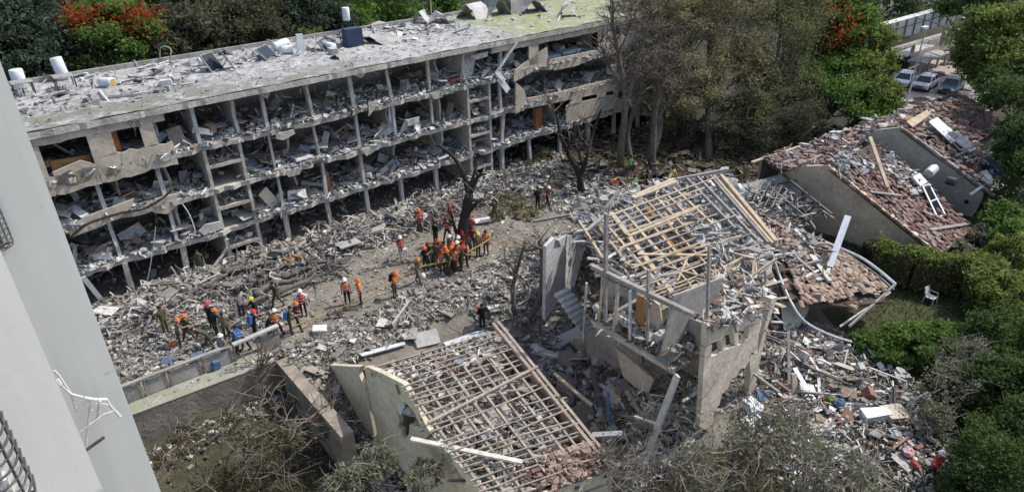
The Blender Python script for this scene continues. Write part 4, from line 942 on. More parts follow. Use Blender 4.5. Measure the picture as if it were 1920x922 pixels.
MB().tube(curve([onp(x-2, y+8, *PC)+Z*.05 for x, y in gut], 4), .05, 6).build('gutter', M['wood_grey'], hC)
MB().beam(onp(1678, 536, *PC)+Z*.1, onp(1592, 612, PC[0]-Z*.6, PC[1]), .1, .14).build('fascia', M['wood_grey'], hC)
MB().beam(onp(1670, 545, *PC)-Z*.1, onp(1575, 612, PC[0]-Z*.7, PC[1]), .08, .1).build('fascia', M['wood_white'], hC)
MB().tube(curve([onp(1455, 500, *PC), onp(1480, 560, *PC), onp(1510, 592, *PC)-Z*.3, onp(1560, 612, *PC)-Z*.5, onp(1602, 622, *PC)-Z*.6], 4), .06, 6).build('gutter', M['metal'], hC)
MB().prism([at(1460, 545, 2.0), at(1470, 620, .6), at(1500, 610, .4), at(1515, 580, 1.0), at(1470, 520, 2.2)], GN*.15).build('wall', M['plaster_yellow'], hC)
# collapsed strip of bare battens at its back
PCb = plane3(at(1400, 345, 2.6), at(1520, 385, 2.6), at(1440, 395, 2.0))
fill_plane(240, [(1395, 350), (1470, 335), (1560, 400), (1500, 420), (1410, 390)], PCb, -.3, 0, .2, .6, M['stick_grey'], hC, 'roof_sticks', stick=.9, plate=0)
pix_beams(hC, PCb, [((1420, 338), (1402, 372)), ((1432, 340), (1412, 378)), ((1444, 342), (1424, 382)), ((1456, 346), (1434, 388)), ((1466, 350), (1446, 392)), ((1476, 358), (1456, 392)), ((1400, 352), (1480, 372)), ((1405, 362), (1490, 384)), ((1440, 350), (1500, 400))], M['wood_grey'], 'batten', .07, .06, .1)
MB().prism([onp(x, y, PCb[0]-Z*.5, PCb[1]) for x, y in ((1375, 350), (1470, 325), (1540, 392), (1505, 418), (1420, 405))], (0, 0, -.3)).build('ceiling', M['interior'], hC)
pix_beams(hC, (PCb[0]+Z*.2, PCb[1]), [((1462, 322), (1560, 402), .18)], M['iron'], 'gutter', .18, .12)
solo(MB().prism([at(1375, 362, 2.0), at(1398, 345, 2.4), at(1420, 358, 2.2), at(1400, 382, 1.8)], (0, 0, -.12)), 'grey_slab_piece', M['plaster_grey'], 'grey slab piece lying behind the end of the bare rafters', 'slab')
def plank(pa, za, pb, zb, w, h, m, name, label, cat='plank', group=None):
    return solo(MB().beam(at(*pa, za), at(*pb, zb), w, h, jit=.01), name, m, label, cat, group)
plank((1590, 405), 4.6, (1556, 500), 2.6, .34, .12, M['tank'], 'white_board', 'broad white board standing out of the collapsed tile roof', 'board')
plank((1575, 450), 3.0, (1548, 520), 2.4, .2, .08, M['wood_white'], 'white_board', 'narrow white board beside the broad upright one on the tiles', 'board')
plank((1490, 430), 3.2, (1530, 472), 2.8, .2, .1, M['wood_white'], 'broken_plank', 'upper of two pale planks lying end to end on the collapsed tiles')
plank((1520, 478), 2.8, (1556, 527), 2.5, .2, .1, M['wood_white'], 'broken_plank', 'lower of two pale planks lying end to end on the collapsed tiles')
plank((1448, 475), 3.6, (1462, 520), 2.2, .22, .1, M['metal'], 'bent_flashing', 'grey metal strip hanging where the bare rafters meet the tiles', 'metal strip')

# ---------------- house D: brown gable, red tile roof
pd0 = at(1440, 400, 0.0); PD = (pd0, GN)
hD = root('brown_gable_house', 'house with a tall shaded brown gable and a broken red tile roof', 'house', (pd0[0], pd0[1], 0))
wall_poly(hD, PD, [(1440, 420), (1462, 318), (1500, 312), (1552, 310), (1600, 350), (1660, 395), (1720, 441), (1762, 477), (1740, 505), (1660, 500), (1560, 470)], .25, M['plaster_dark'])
dR = onp(1555, 311, *PD); dE = onp(1763, 477, *PD)
eER = at(1822, 428, dE[2]-.1); dRR = at(1640, 262, dR[2]-.6)
QD = (dR, dRR, eER, dE)
MB().prism([bil(QD, 0, 0)-Z*.18, bil(QD, 1, 0)-Z*.18, bil(QD, 1, 1)-Z*.18, bil(QD, 0, 1)-Z*.18], (0, 0, -.15)).build('roof_deck', M['wood_dark'], hD)
tiles(hD, QD, 20, 27, .86, M['tile_one'], M['tile'], 220, (.29, .44), .32, .07, hole=lambda s, t: (s > .45 and t < .28) or (s < .35 and t < .16))
n = 500; s, t = rng.uniform(0, 1, n), rng.uniform(0, 1, n); chunks('tile_pieces', np.array([bil(QD, a, b) for a, b in zip(s, t)])+Z*rng.uniform(0, .22, (n, 1)), debris_sizes(n, .1, .3, .15, .2), M['tile'], .5, hD)
n = 170; s, t = rng.uniform(0, .5, n), rng.uniform(-.03, .2, n); chunks('roof_rubble', np.array([bil(QD, a, b) for a, b in zip(s, t)])+Z*rng.uniform(0, .3, (n, 1)), debris_sizes(n, .12, .6, .35, .3), M['roof_debris'], .5, hD)
n = 240; s, t = rng.uniform(.6, 1, n), rng.uniform(.2, .6, n); chunks('roof_rubble', np.array([bil(QD, a, b) for a, b in zip(s, t)])+Z*rng.uniform(0, .35, (n, 1)), debris_sizes(n, .12, .6, .3, .4), M['rubble_colour'], .5, hD)
for k in range(5): MB().beam(bil(QD, .15+.1*k, .02)+Z*.3, bil(QD, .12+.1*k, .2)+Z*.25, .07).build('batten', M['wood_grey'], hD)
# verge of half-round tiles and dark edge along the gable
for k in range(34):
    t = k/33; p = bil(QD, 0, t)-GN*.1+Z*.03
    if rng.random() < .12: continue
    MB().beam(p, p+(dE-dR)/np.linalg.norm(dE-dR)*.42, .26, .14, jit=.03).build('verge_tile', M['tile'] if rng.random() < .6 else M['plaster_dark'], hD)
MB().beam(dE+Z*.05, eER+Z*.05, .14, .16).build('fascia', M['wood_grey'], hD)
pix_beams(hD, plane3(dR, eER, dE), [((1742, 436), (1812, 425), .3), ((1735, 440), (1752, 468), .2), ((1630, 365), (1690, 372), .28)], M['wood_grey'], 'fallen_board', .2, .08, .2)
MB().prism([dE-Z*.15, eER-Z*.15, eER-Z*2.0, dE-Z*2.0], GV*-.2).build('front_wall', M['interior'], hD)
plank((1631, 258), 5.6, (1664, 352), 3.6, .22, .18, M['wood'], 'timber_beam', 'pale yellow timber beam standing tilted on the red tile roof', 'beam')
# collector lying on that roof
RD = plane3(dR, eER, dE)
sp = root('solar_collector', 'black two pane solar collector lying slanted on the red tile roof', 'solar panel', onp(1757, 378, *RD)+Z*.3)
cs = [onp(x, y, RD[0]+Z*.3, RD[1]) for x, y in ((1730, 350), (1742, 346), (1774, 395), (1760, 401))]
cs[2] = cs[2]-Z*.3; cs[3] = cs[3]-Z*.3
for f0, f1 in ((.05, .46), (.54, .95)):
    q = [cs[0]+(cs[3]-cs[0])*f0, cs[1]+(cs[2]-cs[1])*f0, cs[1]+(cs[2]-cs[1])*f1, cs[0]+(cs[3]-cs[0])*f1]
    MB().prism(q, (0, 0, -.05)).build('pane', M['glass_dark'], sp)
for i, j in ((0, 1), (1, 2), (2, 3), (3, 0)): MB().beam(cs[i]+Z*.01, cs[j]+Z*.01, .08, .1).build('frame', M['tank'], sp)
MB().beam((cs[0]+cs[3])/2+Z*.01, (cs[1]+cs[2])/2+Z*.01, .08, .1).build('frame', M['tank'], sp)
tk = onp(1738, 335, *RD)+Z*.35
solo(cyl(tk, U+.2*Z, .33, .9), 'water_tank', M['metal'], 'white water tank lying above the black collector on the red roof', 'water tank')
tk = onp(1722, 345, *RD)+Z*.3
solo(MB().box(tk, (1.1, .8, .12), (U, V*.8+Z*.6, V*-.6+Z*.8)), 'loose_metal_sheet', M['metal'], 'pale grey panel beside the fallen tank on the red roof', 'panel')
tk = onp(1790, 352, *RD)+Z*.4
solo(cyl(tk, V, .3, .6), 'satellite_drum', M['iron'], 'dark round drum beside the far gable wall on the red roof', 'drum')

# ---------------- house E: pale grey gable beyond, tiled roof
pe0 = at(1800, 400, 0.0); PE = (pe0, GN)
hE = root('grey_gable_house', 'house with a pale shaded gable behind the red tile roof, panels lying on its tiles', 'house', (pe0[0], pe0[1], 0))
wall_poly(hE, PE, [(1605, 330), (1612, 250), (1650, 243), (1688, 239), (1740, 275), (1790, 312), (1845, 352), (1842, 372), (1818, 412), (1780, 420), (1700, 372)], .25, M['plaster'])
eR_ = onp(1690, 238, *PE); eE_ = onp(1848, 354, *PE)
eER_ = at(1924, 352, eE_[2]-.5); eRR_ = at(1738, 205, eR_[2]-.5)
eE2 = eE_+(eE_-eR_)*.16
QE = (eR_, eRR_, eER_, eE2)
MB().prism([bil(QE, 0, 0)-Z*.18, bil(QE, 1, 0)-Z*.18, bil(QE, 1, 1)-Z*.18, bil(QE, 0, 1)-Z*.18], (0, 0, -.15)).build('roof_deck', M['wood_dark'], hE)
tiles(hE, QE, 13, 24, .8, M['tile_one'], M['tile'], 120, (.34, .46), .4, .09)
n = 260; s, t = rng.uniform(0, 1, n), rng.uniform(.0, 1, n); chunks('roof_rubble', np.array([bil(QE, a, b) for a, b in zip(s, t)])+Z*rng.uniform(.05, .3, (n, 1)), debris_sizes(n, .12, .6, .3, .4), M['rubble_colour'], .45, hE)
for k in range(30):
    t = k/29; p = bil(QE, 0, t)-GN*.1+Z*.03
    MB().beam(p, p+(eE_-eR_)/np.linalg.norm(eE_-eR_)*.42, .26, .14, jit=.03).build('verge_tile', M['tile'] if rng.random() < .5 else M['interior'], hE)
RE = plane3(eR_, eER_, eE2)
for px, m, nm, lab in (([(1742, 228), (1758, 220), (1800, 258), (1785, 268)], 'metal', 'roof_panel', 'large pale rectangular panel on the far tiled roof'), ([(1775, 250), (1795, 245), (1830, 278), (1818, 285)], 'wood_white', 'roof_panel', 'pale lower panel beside the large one on the far tiled roof'),
                       ([(1848, 295), (1856, 290), (1890, 325), (1878, 330)], 'cloth_blue', 'roof_collector', 'dark blue collector at the right of the far tiled roof'), ([(1836, 300), (1846, 296), (1876, 335), (1868, 342)], 'glass_dark', 'roof_collector', 'black collector beside the dark blue one on the far tiled roof'),
                       ([(1838, 322), (1850, 318), (1886, 352), (1880, 362)], 'wood_white', 'roof_panel', 'dusty cream panel at the lower edge of the far tiled roof'), ([(1700, 228), (1738, 206), (1745, 214), (1712, 238)], 'wood', 'roof_panel', 'cream strip of boards at the ridge of the far tiled roof')):
    P = [onp(x, y, RE[0]+Z*.32, RE[1]) for x, y in px]; solo(MB().prism(P, (0, 0, -.1)), nm, M[m], lab, 'panel')
for px in (((1800, 290), (1835, 275), .25), ((1790, 300), (1812, 290), .15), ((1810, 310), (1850, 300), .15), ((1770, 262), (1800, 290), .1)):
    pix_beams(hE, RE, [px], M['wood_grey'], 'fallen_board', .2, .08, .3)
solo(MB().beam(at(1820, 365, 2.6), at(1842, 349, 3.0), .16, .1), 'white_pipe', M['white_paint'], 'short white pipe sticking out of the pale gable wall', 'pipe')
solo(MB().tube([onp(1812, 378, pe0-GN*.02, GN), onp(1812, 378, pe0-GN*.12, GN)], .14, 10), 'vent_hole', M['black'], 'small dark round vent on the pale gable wall', 'vent')
# ---------------- house F: furthest tiled roof
pf = at(1885, 240, 3.0)
hF = root('far_tiled_house', 'furthest wrecked house with a brown tiled roof and dark side wall at the right', 'house', (pf[0], pf[1], 0))
QF = (at(1735, 205, 4.6), at(1812, 182, 4.6), at(1886, 238, 3.2), at(1812, 275, 3.2))
MB().prism([q-Z*.15 for q in QF], (0, 0, -.2)).build('roof_deck', M['wood_dark'], hF)
tiles(hF, QF, 14, 16, .85, M['tile_one'], M['tile'], 40, (.4, .55), .4, .08)
n = 240; s, t = rng.uniform(0, 1, n), rng.uniform(.0, 1, n); chunks('roof_rubble', np.array([bil(QF, a, b) for a, b in zip(s, t)])+Z*rng.uniform(.05, .3, (n, 1)), debris_sizes(n, .15, .5, .3, .3), M['tile'], .45, hF)
MB().beam(QF[3]+Z*.05, QF[2]+Z*.05, .16, .2).build('fascia', M['wood_grey'], hF)
MB().prism([QF[3]-Z*.25, QF[2]-Z*.25, QF[2]-Z*3.2, QF[3]-Z*3.2], V*.2).build('wall', M['interior'], hF)
# back slopes of D, E seen past their ridges, strewn with tiles
for (px, z0, z1, par, n) in (([(1425, 298), (1612, 240), (1625, 262), (1555, 312), (1462, 318)], 3.0, 4.4, hD, 1000), ([(1600, 242), (1790, 178), (1810, 195), (1735, 206), (1690, 238), (1612, 250)], 3.6, 4.8, hE, 800)):
    PL = plane3(at(*px[0], z0), at(*px[1], z0), at(*px[-2], z1))
    MB().prism([onp(x, y, PL[0]-Z*.1, PL[1]) for x, y in px], (0, 0, -.2)).build('back_roof', M['wood_dark'], par)
    fill_plane(n, px, PL, 0, .22, .12, .45, M['tile'], par, 'tile_pieces', .4, stick=.12)
    fill_plane(n//6, px, PL, 0, .3, .2, .8, M['stick_grey'], par, 'roof_rubble', .4, stick=.5)
    a_, b_ = onp(*px[0], *PL), onp(*px[1], *PL)
    MB().prism([a_-Z*.1, b_-Z*.1, b_-Z*3, a_-Z*3], -V*.2).build('back_wall', M['interior'], par)
# back slope of C/B at the street edge
PLb = plane3(at(1060, 395, 3.2), at(1270, 340, 4.6), at(1170, 385, 5.2))
MB().prism([at(1070, 385, 3.0), at(1130, 366, 3.4), at(1262, 338, 4.6), at(1268, 344, 5.0), at(1180, 374, 5.0), at(1075, 400, 3.4)], (0, 0, -.25)).build('back_roof', M['concrete'], hB)
fill_plane(420, [(1060, 392), (1130, 364), (1265, 336), (1270, 346), (1190, 378), (1075, 410)], PLb, -.3, .3, .12, .7, M['rubble'], hB, 'roof_rubble', stick=.45)
solo(MB().beam(at(1072, 392, 2.6), at(1105, 368, 3.6), .35, .12), 'torn_sheet', M['metal'], 'torn pale sheet at the street corner of the torn open house', 'metal sheet')
plank((1130, 398), 4.8, (1160, 358), 5.6, .16, .1, M['wood_grey'], 'grey_plank', 'grey plank leaning up behind the bare rafters of the torn open house')
plank((1118, 352), 4.6, (1124, 378), 3.4, .2, .1, M['wood_grey'], 'grey_plank', 'short grey post standing at the back edge of the torn open house')
plank((1000, 415), 2.2, (1110, 395), 3.6, .3, .12, M['wood_grey'], 'grey_plank', 'long dark plank sticking out left behind the torn open house')
# ---------------- rear row pieces between C and D at the street
plank((1500, 262), 2.0, (1525, 238), 4.2, .16, .1, M['wood_grey'], 'grey_plank', 'grey plank standing up at the shady back eave of the tiled houses')
plank((1410, 305), 3.1, (1500, 275), 3.4, .25, .15, M['wood'], 'eave_board', 'pale board along the back eave under the dusty trees')
# ================================================================== GROUND RUBBLE
def uv_to_xy(u, v): return BO[0]+U[0]*u+V[0]*v, BO[1]+U[1]*u+V[1]*v
def gscat(n, xy, lo, hi, m, name, tilt=.5, rise=.12, mask=None, **k):
    x, y = xy
    if mask is not None: keep = mask(x, y); x, y = x[keep], y[keep]
    n = len(x); S = debris_sizes(n, lo, hi, **k)
    z = gh(x, y)+S[:, 2]*.2+rng.random(n)**2*rise
    return chunks(name, np.stack([x, y, z], 1), S, m, tilt)
def strip(n, u0, u1, v0, v1): return uv_to_xy(rng.uniform(u0, u1, n), rng.uniform(v0, v1, n))
def inhouse(x, y):
    """footprints where the houses stand"""
    su = (x-pa0[0])*GN[0]+(y-pa0[1])*GN[1]; sv = (x-pa0[0])*GV[0]+(y-pa0[1])*GV[1]
    a = (su > .1) & (su < 8.5) & (sv > -.5) & (sv < 13) if np.dot(GN, U) > 0 else (su < -.1) & (su > -8.5) & (sv > -.5) & (sv < 13)
    return a
noA = lambda x, y: ~inhouse(x, y)
inpit = lambda x, y: (((x-QC[0])*WN1[0]+(y-QC[1])*WN1[1]) < .4) & (((x-QC[0])*WN2[0]+(y-QC[1])*WN2[1]) < .6)
# bank along the block
gscat(17000, strip(17000, -21, 13, -4.6, -.2), .045, .36, M['rubble'], 'rubble', .6, .5, stick=.45, plate=.22)
gscat(7500, strip(7500, -21, -9, -9, -3.5), .04, .28, M['rubble'], 'rubble', .55, .2, stick=.45, plate=.2)
gscat(520, strip(520, -21, 13, -4.2, -.6), .3, .9, M['rubble'], 'rubble', .5, .5, stick=.65, plate=.25)
# the street and the slope below it
gscat(7000, strip(7000, -24, 14, -14, -4), .04, .22, M['rubble'], 'rubble', .4, .04, mask=lambda x, y: ~inpit(x, y), stick=.3)
gscat(24000, strip(24000, -12, 11, -26, -11.2), .04, .3, M['rubble'], 'rubble', .5, .25, mask=lambda x, y: noA(x, y) & ~inpit(x, y), stick=.38, plate=.25)
gscat(420, strip(420, -11, 12, -25, -12.5), .25, .75, M['rubble'], 'rubble', .4, .3, mask=lambda x, y: noA(x, y) & ~inpit(x, y), stick=.5, plate=.3)
def disc(n, cx, cy, rx, ry): 
    r = np.sqrt(rng.random(n)); a = rng.uniform(0, 6.283, n); return cx+rx*r*np.cos(a), cy+ry*r*np.sin(a)
gscat(45, strip(45, -10, 10, -24, -12), .4, 1.0, M['concrete'], 'rubble', .25, .15, mask=lambda x, y: noA(x, y) & ~inpit(x, y), stick=.1, plate=.8)
# between the two front houses
gscat(9000, disc(9000, 4.6, 26.5, 4.5, 5.5), .045, .36, M['rubble'], 'rubble', .6, .7, mask=noA, stick=.25, plate=.3)
gscat(380, disc(380, 5.5, 27, 3.5, 5), .35, 1.1, M['rubble'], 'rubble', .6, .9, mask=noA, stick=.4, plate=.4)
# heap right of the torn open house
gscat(11000, disc(11000, 14.6, 24.0, 4.8, 7), .035, .22, M['rubble_colour'], 'rubble', .6, .35, stick=.38, plate=.3)
gscat(420, disc(420, 15, 25.5, 4, 5.5), .2, .6, M['rubble_colour'], 'rubble', .5, .5, stick=.6, plate=.25)
# under the dusty trees and along the back of the houses
gscat(5000, strip(5000, 12, 21, -14, 2), .06, .42, M['rubble'], 'rubble', .5, .25, stick=.4)
gscat(4500, strip(4500, 20, 38, -16, 2), .06, .45, M['garden_debris'], 'rubble', .5, .25, stick=.45)  # dark litter colours put the shade of the trees into this rubble
gscat(2500, strip(2500, 18, 45, -16, -2), .1, .8, M['garden_debris'], 'rubble', .5, .3, stick=.5)
# sunk garden litter
gmask = lambda x, y: ((x-QC[0])*V[0]+(y-QC[1])*V[1] < -.3)
xg = rng.uniform(-20, -4, 4200), rng.uniform(12, 30, 4200)
gscat(5000, xg, .05, .26, M['garden_debris'], 'rubble', .5, .1, mask=lambda x, y: gmask(x, y) & noA(x, y), stick=.55)
xg = QC[0]+rng.uniform(-7.5, .2, 2200), QC[1]+rng.uniform(-8, 1, 2200)
gscat(520, xg, .06, .3, M['rubble'], 'rubble', .5, .2, mask=lambda x, y: gmask(x, y) & ((x-QC[0])*U[0]+(y-QC[1])*U[1] < -.1) & (((x-QC[0])*V[0]+(y-QC[1])*V[1]) > -1.5), stick=.35)
# path and terrace debris
# bent rods and torn strips on the bank
mb = MB()
for i in range(420):
    u, v = rng.uniform(-19, 12), rng.uniform(-5.0, -.6); x, y = uv_to_xy(u, v); p = np.array([x, y, g1(x, y)+.12])
    a = rng.uniform(0, 6.283); d = np.array([math.cos(a), math.sin(a), 0]); l = rng.uniform(.5, 1.9)
    pts = [p, p+d*l*.35+Z*rng.uniform(.0, .4)+np.cross(Z, d)*rng.normal(0, .15), p+d*l*.7+Z*rng.uniform(.1, .6)+np.cross(Z, d)*rng.normal(0, .3), p+d*l+Z*rng.uniform(-.05, .4)]
    mb.tube(curve(pts, 2), rng.uniform(.02, .06), 4, cap=False)
o = mb.build('bent_strips', M['stick_grey']); o['kind'] = 'stuff'
# larger slabs one can pick out on the bank and street
def gslab(px, py, w, l, t, head, tx, ty, m, label, name='concrete_slab', cat='concrete slab', lift=.15):
    p = gat(px, py)+Z*lift; e = np.array(Euler((tx, ty, head)).to_matrix()); jit = MB().box(p, (l, w, t), tuple(e[:, i] for i in range(3)))
    c = np.mean(np.array(jit.v), 0); jit.v = [tuple(np.array(q)+(np.array(q)-c)*rng.uniform(-.12, .12)) for q in jit.v]
    return solo(jit, name, m, label, cat, 'loose slabs on the rubble')
for a in ((800, 385, .8, 2.2, .14, .2, .1, .1, M['roof_debris'], 'long pale slab on the bank left of the charred forked tree', 'concrete_slab'), (828, 385, .7, 1.2, .12, -.4, .2, .1, M['white_paint'], 'white flat piece just left of the charred forked tree', 'flat_board'),
          (470, 440, 1.7, 2.6, .3, .6, .1, -.15, M['plaster_grey'], 'large broken grey landing slab fallen at the foot of the first stair', 'concrete_slab'), (905, 418, .6, 1.1, .1, .3, .1, 0, M['white_paint'], 'white board on the ground right of the charred forked tree', 'flat_board'),
          (928, 583, .5, .9, .1, .6, .3, .2, M['wood_white'], 'cream board standing in rubble behind the yellow gable house', 'flat_board'), (800, 640, .9, 1.5, .2, .5, .8, .1, M['plaster_grey'], 'grey slab leaning up behind the yellow gable house', 'concrete_slab'),
          (600, 622, .5, .8, .2, .3, .2, .2, M['white_paint'], 'white lump on the street edge right of the low fence', 'flat_board'), (1060, 640, .8, 3.2, .3, .4, .3, -.2, M['plaster_grey'], 'big pale beam fallen across the rubble left of the torn open house', 'concrete_slab'),
          (1045, 672, .28, 2.9, .2, -.35, .1, .1, M['white_paint'], 'white plank lying in rubble right of the yellow gable house roof corner', 'flat_board'), (1100, 660, 1.6, 1.8, .18, .2, 1.0, .1, M['plaster'], 'beige wall piece standing in the rubble before the torn open house', 'concrete_slab'),
          (1090, 730, .35, 3.6, .2, -.5, .1, .2, M['wood_grey'], 'grey plank lying in the gap between the two front houses', 'flat_board'), (1190, 700, 1.5, 2.6, .16, -.9, .9, .1, M['plaster'], 'large beige wall sheet slumped against the torn open house', 'concrete_slab'),
          (870, 640, .4, 2.6, .12, .5, .1, 0, M['metal'], 'pale metal strip lying behind the yellow gable house ridge', 'flat_board'), (720, 660, .25, 2.4, .1, .55, .1, .1, M['metal'], 'blue grey strip lying behind the yellow gable house', 'flat_board')):
    gslab(*a[:10], name=a[10], cat='concrete slab' if a[10] == 'concrete_slab' else 'board', lift=.2)
# roof-board planks standing in the front scrub
plank((1270, 703), 4.3, (1203, 878), -.4, .30, .12, M['wood_white'], 'white_board', 'broad weathered white board leaning in the scrub before the torn open house', 'board')
plank((1190, 780), 1.6, (1240, 797), 1.9, .1, .08, M['wood_white'], 'crosspiece', 'short cross stick nailed to the leaning white board in the scrub', 'stick')
solo(MB().tube([at(1140, 735, 1.2), at(1142, 790, -.3)], .10, 8), 'blue_pipe', M['blue'], 'blue pipe standing in the rubble between the front houses', 'pipe')
plank((1110, 815), .1, (1165, 812), .5, .3, .08, M['plaster_grey'], 'grey_board', 'grey board end lying at the scrub edge by the yellow gable house eave', 'board')
plank((1040, 700), .6, (1110, 760), .2, .14, .1, M['wood'], 'timber', 'brown timber lying along the gap right of the bare battens', 'beam')
# pieces in the heap at the right
for (pa, za, pb, zb, w, h, m, lab) in (((1478, 620), 2.0, (1480, 745), .1, .12, .12, 'wood_grey', 'thin post standing upright in the heap right of the torn open house'), ((1488, 700), 1.2, (1490, 745), .2, .24, .2, 'plaster', 'short thick post beside the thin upright one in the heap'),
        ((1415, 618), 2.6, (1480, 625), 1.9, .08, .08, 'wood_grey', 'thin rail reaching right from the end wall of the torn open house'), ((1452, 590), 3.0, (1480, 618), 1.2, .08, .08, 'wood_grey', 'thin stick hanging below the eave of the torn open house'),
        ((1490, 690), 1.0, (1530, 755), .6, .2, .06, 'metal', 'long pale metal strip at the top of the heap'), ((1515, 665), 1.2, (1542, 705), .8, .12, .06, 'white_paint', 'upper white strip of the heap lying toward the hedge'), ((1535, 705), .9, (1538, 770), .5, .12, .06, 'white_paint', 'white strip standing on edge in the middle of the heap'),
        ((1520, 735), .7, (1532, 775), .4, .14, .06, 'white_paint', 'lower white strip of the heap near its middle'), ((1580, 695), .6, (1590, 655), 1.1, .07, .07, 'wood_white', 'short white stick leaning in front of the dark bush'), ((1560, 700), .8, (1586, 695), .8, .1, .06, 'wood_grey', 'grey lath lying across the heap beside the dark bush'),
        ((1626, 688), 1.6, (1632, 722), .5, .06, .06, 'wood_white', 'left leg of the pale bent frame beyond the heap'), ((1628, 688), 1.65, (1700, 715), 1.2, .06, .06, 'wood_white', 'top bar of the pale bent frame beyond the heap'), ((1700, 760), .5, (1740, 735), 1.1, .07, .07, 'wood_white', 'pale stick leaning at the right of the heap'), ((1460, 735), .9, (1400, 690), 1.5, .12, .1, 'wood_grey', 'grey board lying from the end wall onto the heap')):
    plank(pa, za, pb, zb, w, h, M[m], 'heap_plank', lab)
def gbox(px, py, size, head, m, name, label, cat, lift=.3, tilt=(.1, .1)):
    p = gat(px, py)+Z*(size[2]/2+lift); e = np.array(Euler((*tilt, head)).to_matrix())
    if cat in ('sack', 'cushion', 'roll', 'bag', 'cloth', 'bundle', 'sheet'):      # soft things: crumpled lumps
        mb = MB(); nr_, ns_ = 7, 12
        for i in range(nr_+1):
            for j in range(ns_):
                a_, t_ = -math.pi/2+math.pi*i/nr_, 2*math.pi*j/ns_; k_ = 1+rng.uniform(-.22, .22)
                q_ = np.array([abs(math.cos(a_))**.6*math.cos(t_)*size[0]*.55, abs(math.cos(a_))**.6*math.sin(t_)*size[1]*.55, math.sin(a_)*size[2]*.5])*k_
                mb.v.append(tuple(p+e@q_))
        for i in range(nr_):
            for j in range(ns_): mb.f.append((i*ns_+j, i*ns_+(j+1) % ns_, (i+1)*ns_+(j+1) % ns_, (i+1)*ns_+j))
        return solo(mb, name, m, label, cat)
    b_ = MB().box(p, size, tuple(e[:, i] for i in range(3))); b_.v = [tuple(np.array(q)+rng.normal(0, .02, 3)) for q in b_.v]
    return solo(b_, name, m, label, cat)
bx = gbox(1637, 787, (1.35, .55, .42), .2, M['tank'], 'white_cabinet', 'white rectangular cabinet lying on the heap at the right', 'cabinet', .1)
gbox(1675, 783, (1.1, .8, .3), .2, M['plaster'], 'beige_block', 'beige broken block beside the white cabinet on the heap', 'block', .1)
gbox(1410, 775, (.9, .8, .5), .6, M['cloth_white'], 'white_sack', 'large white crumpled bundle in the scrub below the end wall', 'sack', .2, (.4, .3))
gbox(1405, 800, (.7, .5, .2), .2, M['cloth_white'], 'white_cushion', 'flat white cushion under the crumpled bundle in the scrub', 'cushion', .2, (.3, .1))
gbox(1432, 805, (.3, 1.0, .2), .5, M['cloth_white'], 'white_roll', 'white roll leaning down right of the crumpled bundle', 'roll', .2, (.3, .1))
gbox(1427, 755, (.6, .5, .3), .1, M['cloth_blue'], 'blue_box', 'pale blue box on the heap above the crumpled bundle', 'box', .2, (.4, .3))
gbox(1570, 768, (.5, .4, .35), .4, M['cloth_blue'], 'blue_bag', 'blue bag on the middle of the heap', 'bag', .2)
gbox(1555, 760, (.4, .35, .25), .9, M['leaf_green'], 'green_bag', 'green bag beside the blue bag on the heap', 'bag', .2)
gbox(1700, 858, (.55, .45, .3), .4, M['cloth_pink'], 'pink_cloth', 'pink cloth bundle in the scrub at the lower right', 'cloth', .2, (.3, .3))
gbox(1712, 878, (.4, .3, .2), .9, M['cloth_red'], 'red_cloth', 'small red cloth below the pink bundle at the lower right', 'cloth', .2, (.3, .3))
gbox(1690, 715, (.8, .9, .4), .3, M['plaster_grey'], 'grey_sheet', 'grey crumpled sheet under the pale bent frame', 'sheet', .1, (.3, .2))
gbox(1742, 560, (.1, .1, .1), .3, M['iron'], 'stone', 'small dark stone under the white garden chair', 'stone', 0)
# garden chair on the shaded lawn
cpt = gat(1742, 568); ch = root('garden_chair', 'white plastic garden chair on the shaded lawn behind the hedge', 'chair', cpt)
ca = R(35); cx_, cy_ = np.array([math.cos(ca), math.sin(ca), 0]), np.array([-math.sin(ca), math.cos(ca), 0])
MB().box(cpt+Z*.43, (.5, .5, .05), (cx_, cy_, Z)).build('seat', M['white_paint'], ch)
MB().box(cpt+cy_*.27+Z*.7, (.5, .05, .55), (cx_, cy_*.95+Z*-.3, Z*.95+cy_*.3)).build('backrest', M['white_paint'], ch)
for a, b in ((-1, -1), (1, -1), (1, 1), (-1, 1)): MB().beam(cpt+cx_*a*.23+cy_*b*.23+Z*.42, cpt+cx_*a*.28+cy_*b*.28, .05).build('leg', M['white_paint'], ch)
for a in (-1, 1): MB().tube([cpt+cx_*a*.28-cy_*.24+Z*.42, cpt+cx_*a*.29-cy_*.2+Z*.65, cpt+cx_*a*.29+cy_*.28+Z*.68], .03, 6).build('armrest', M['white_paint'], ch)
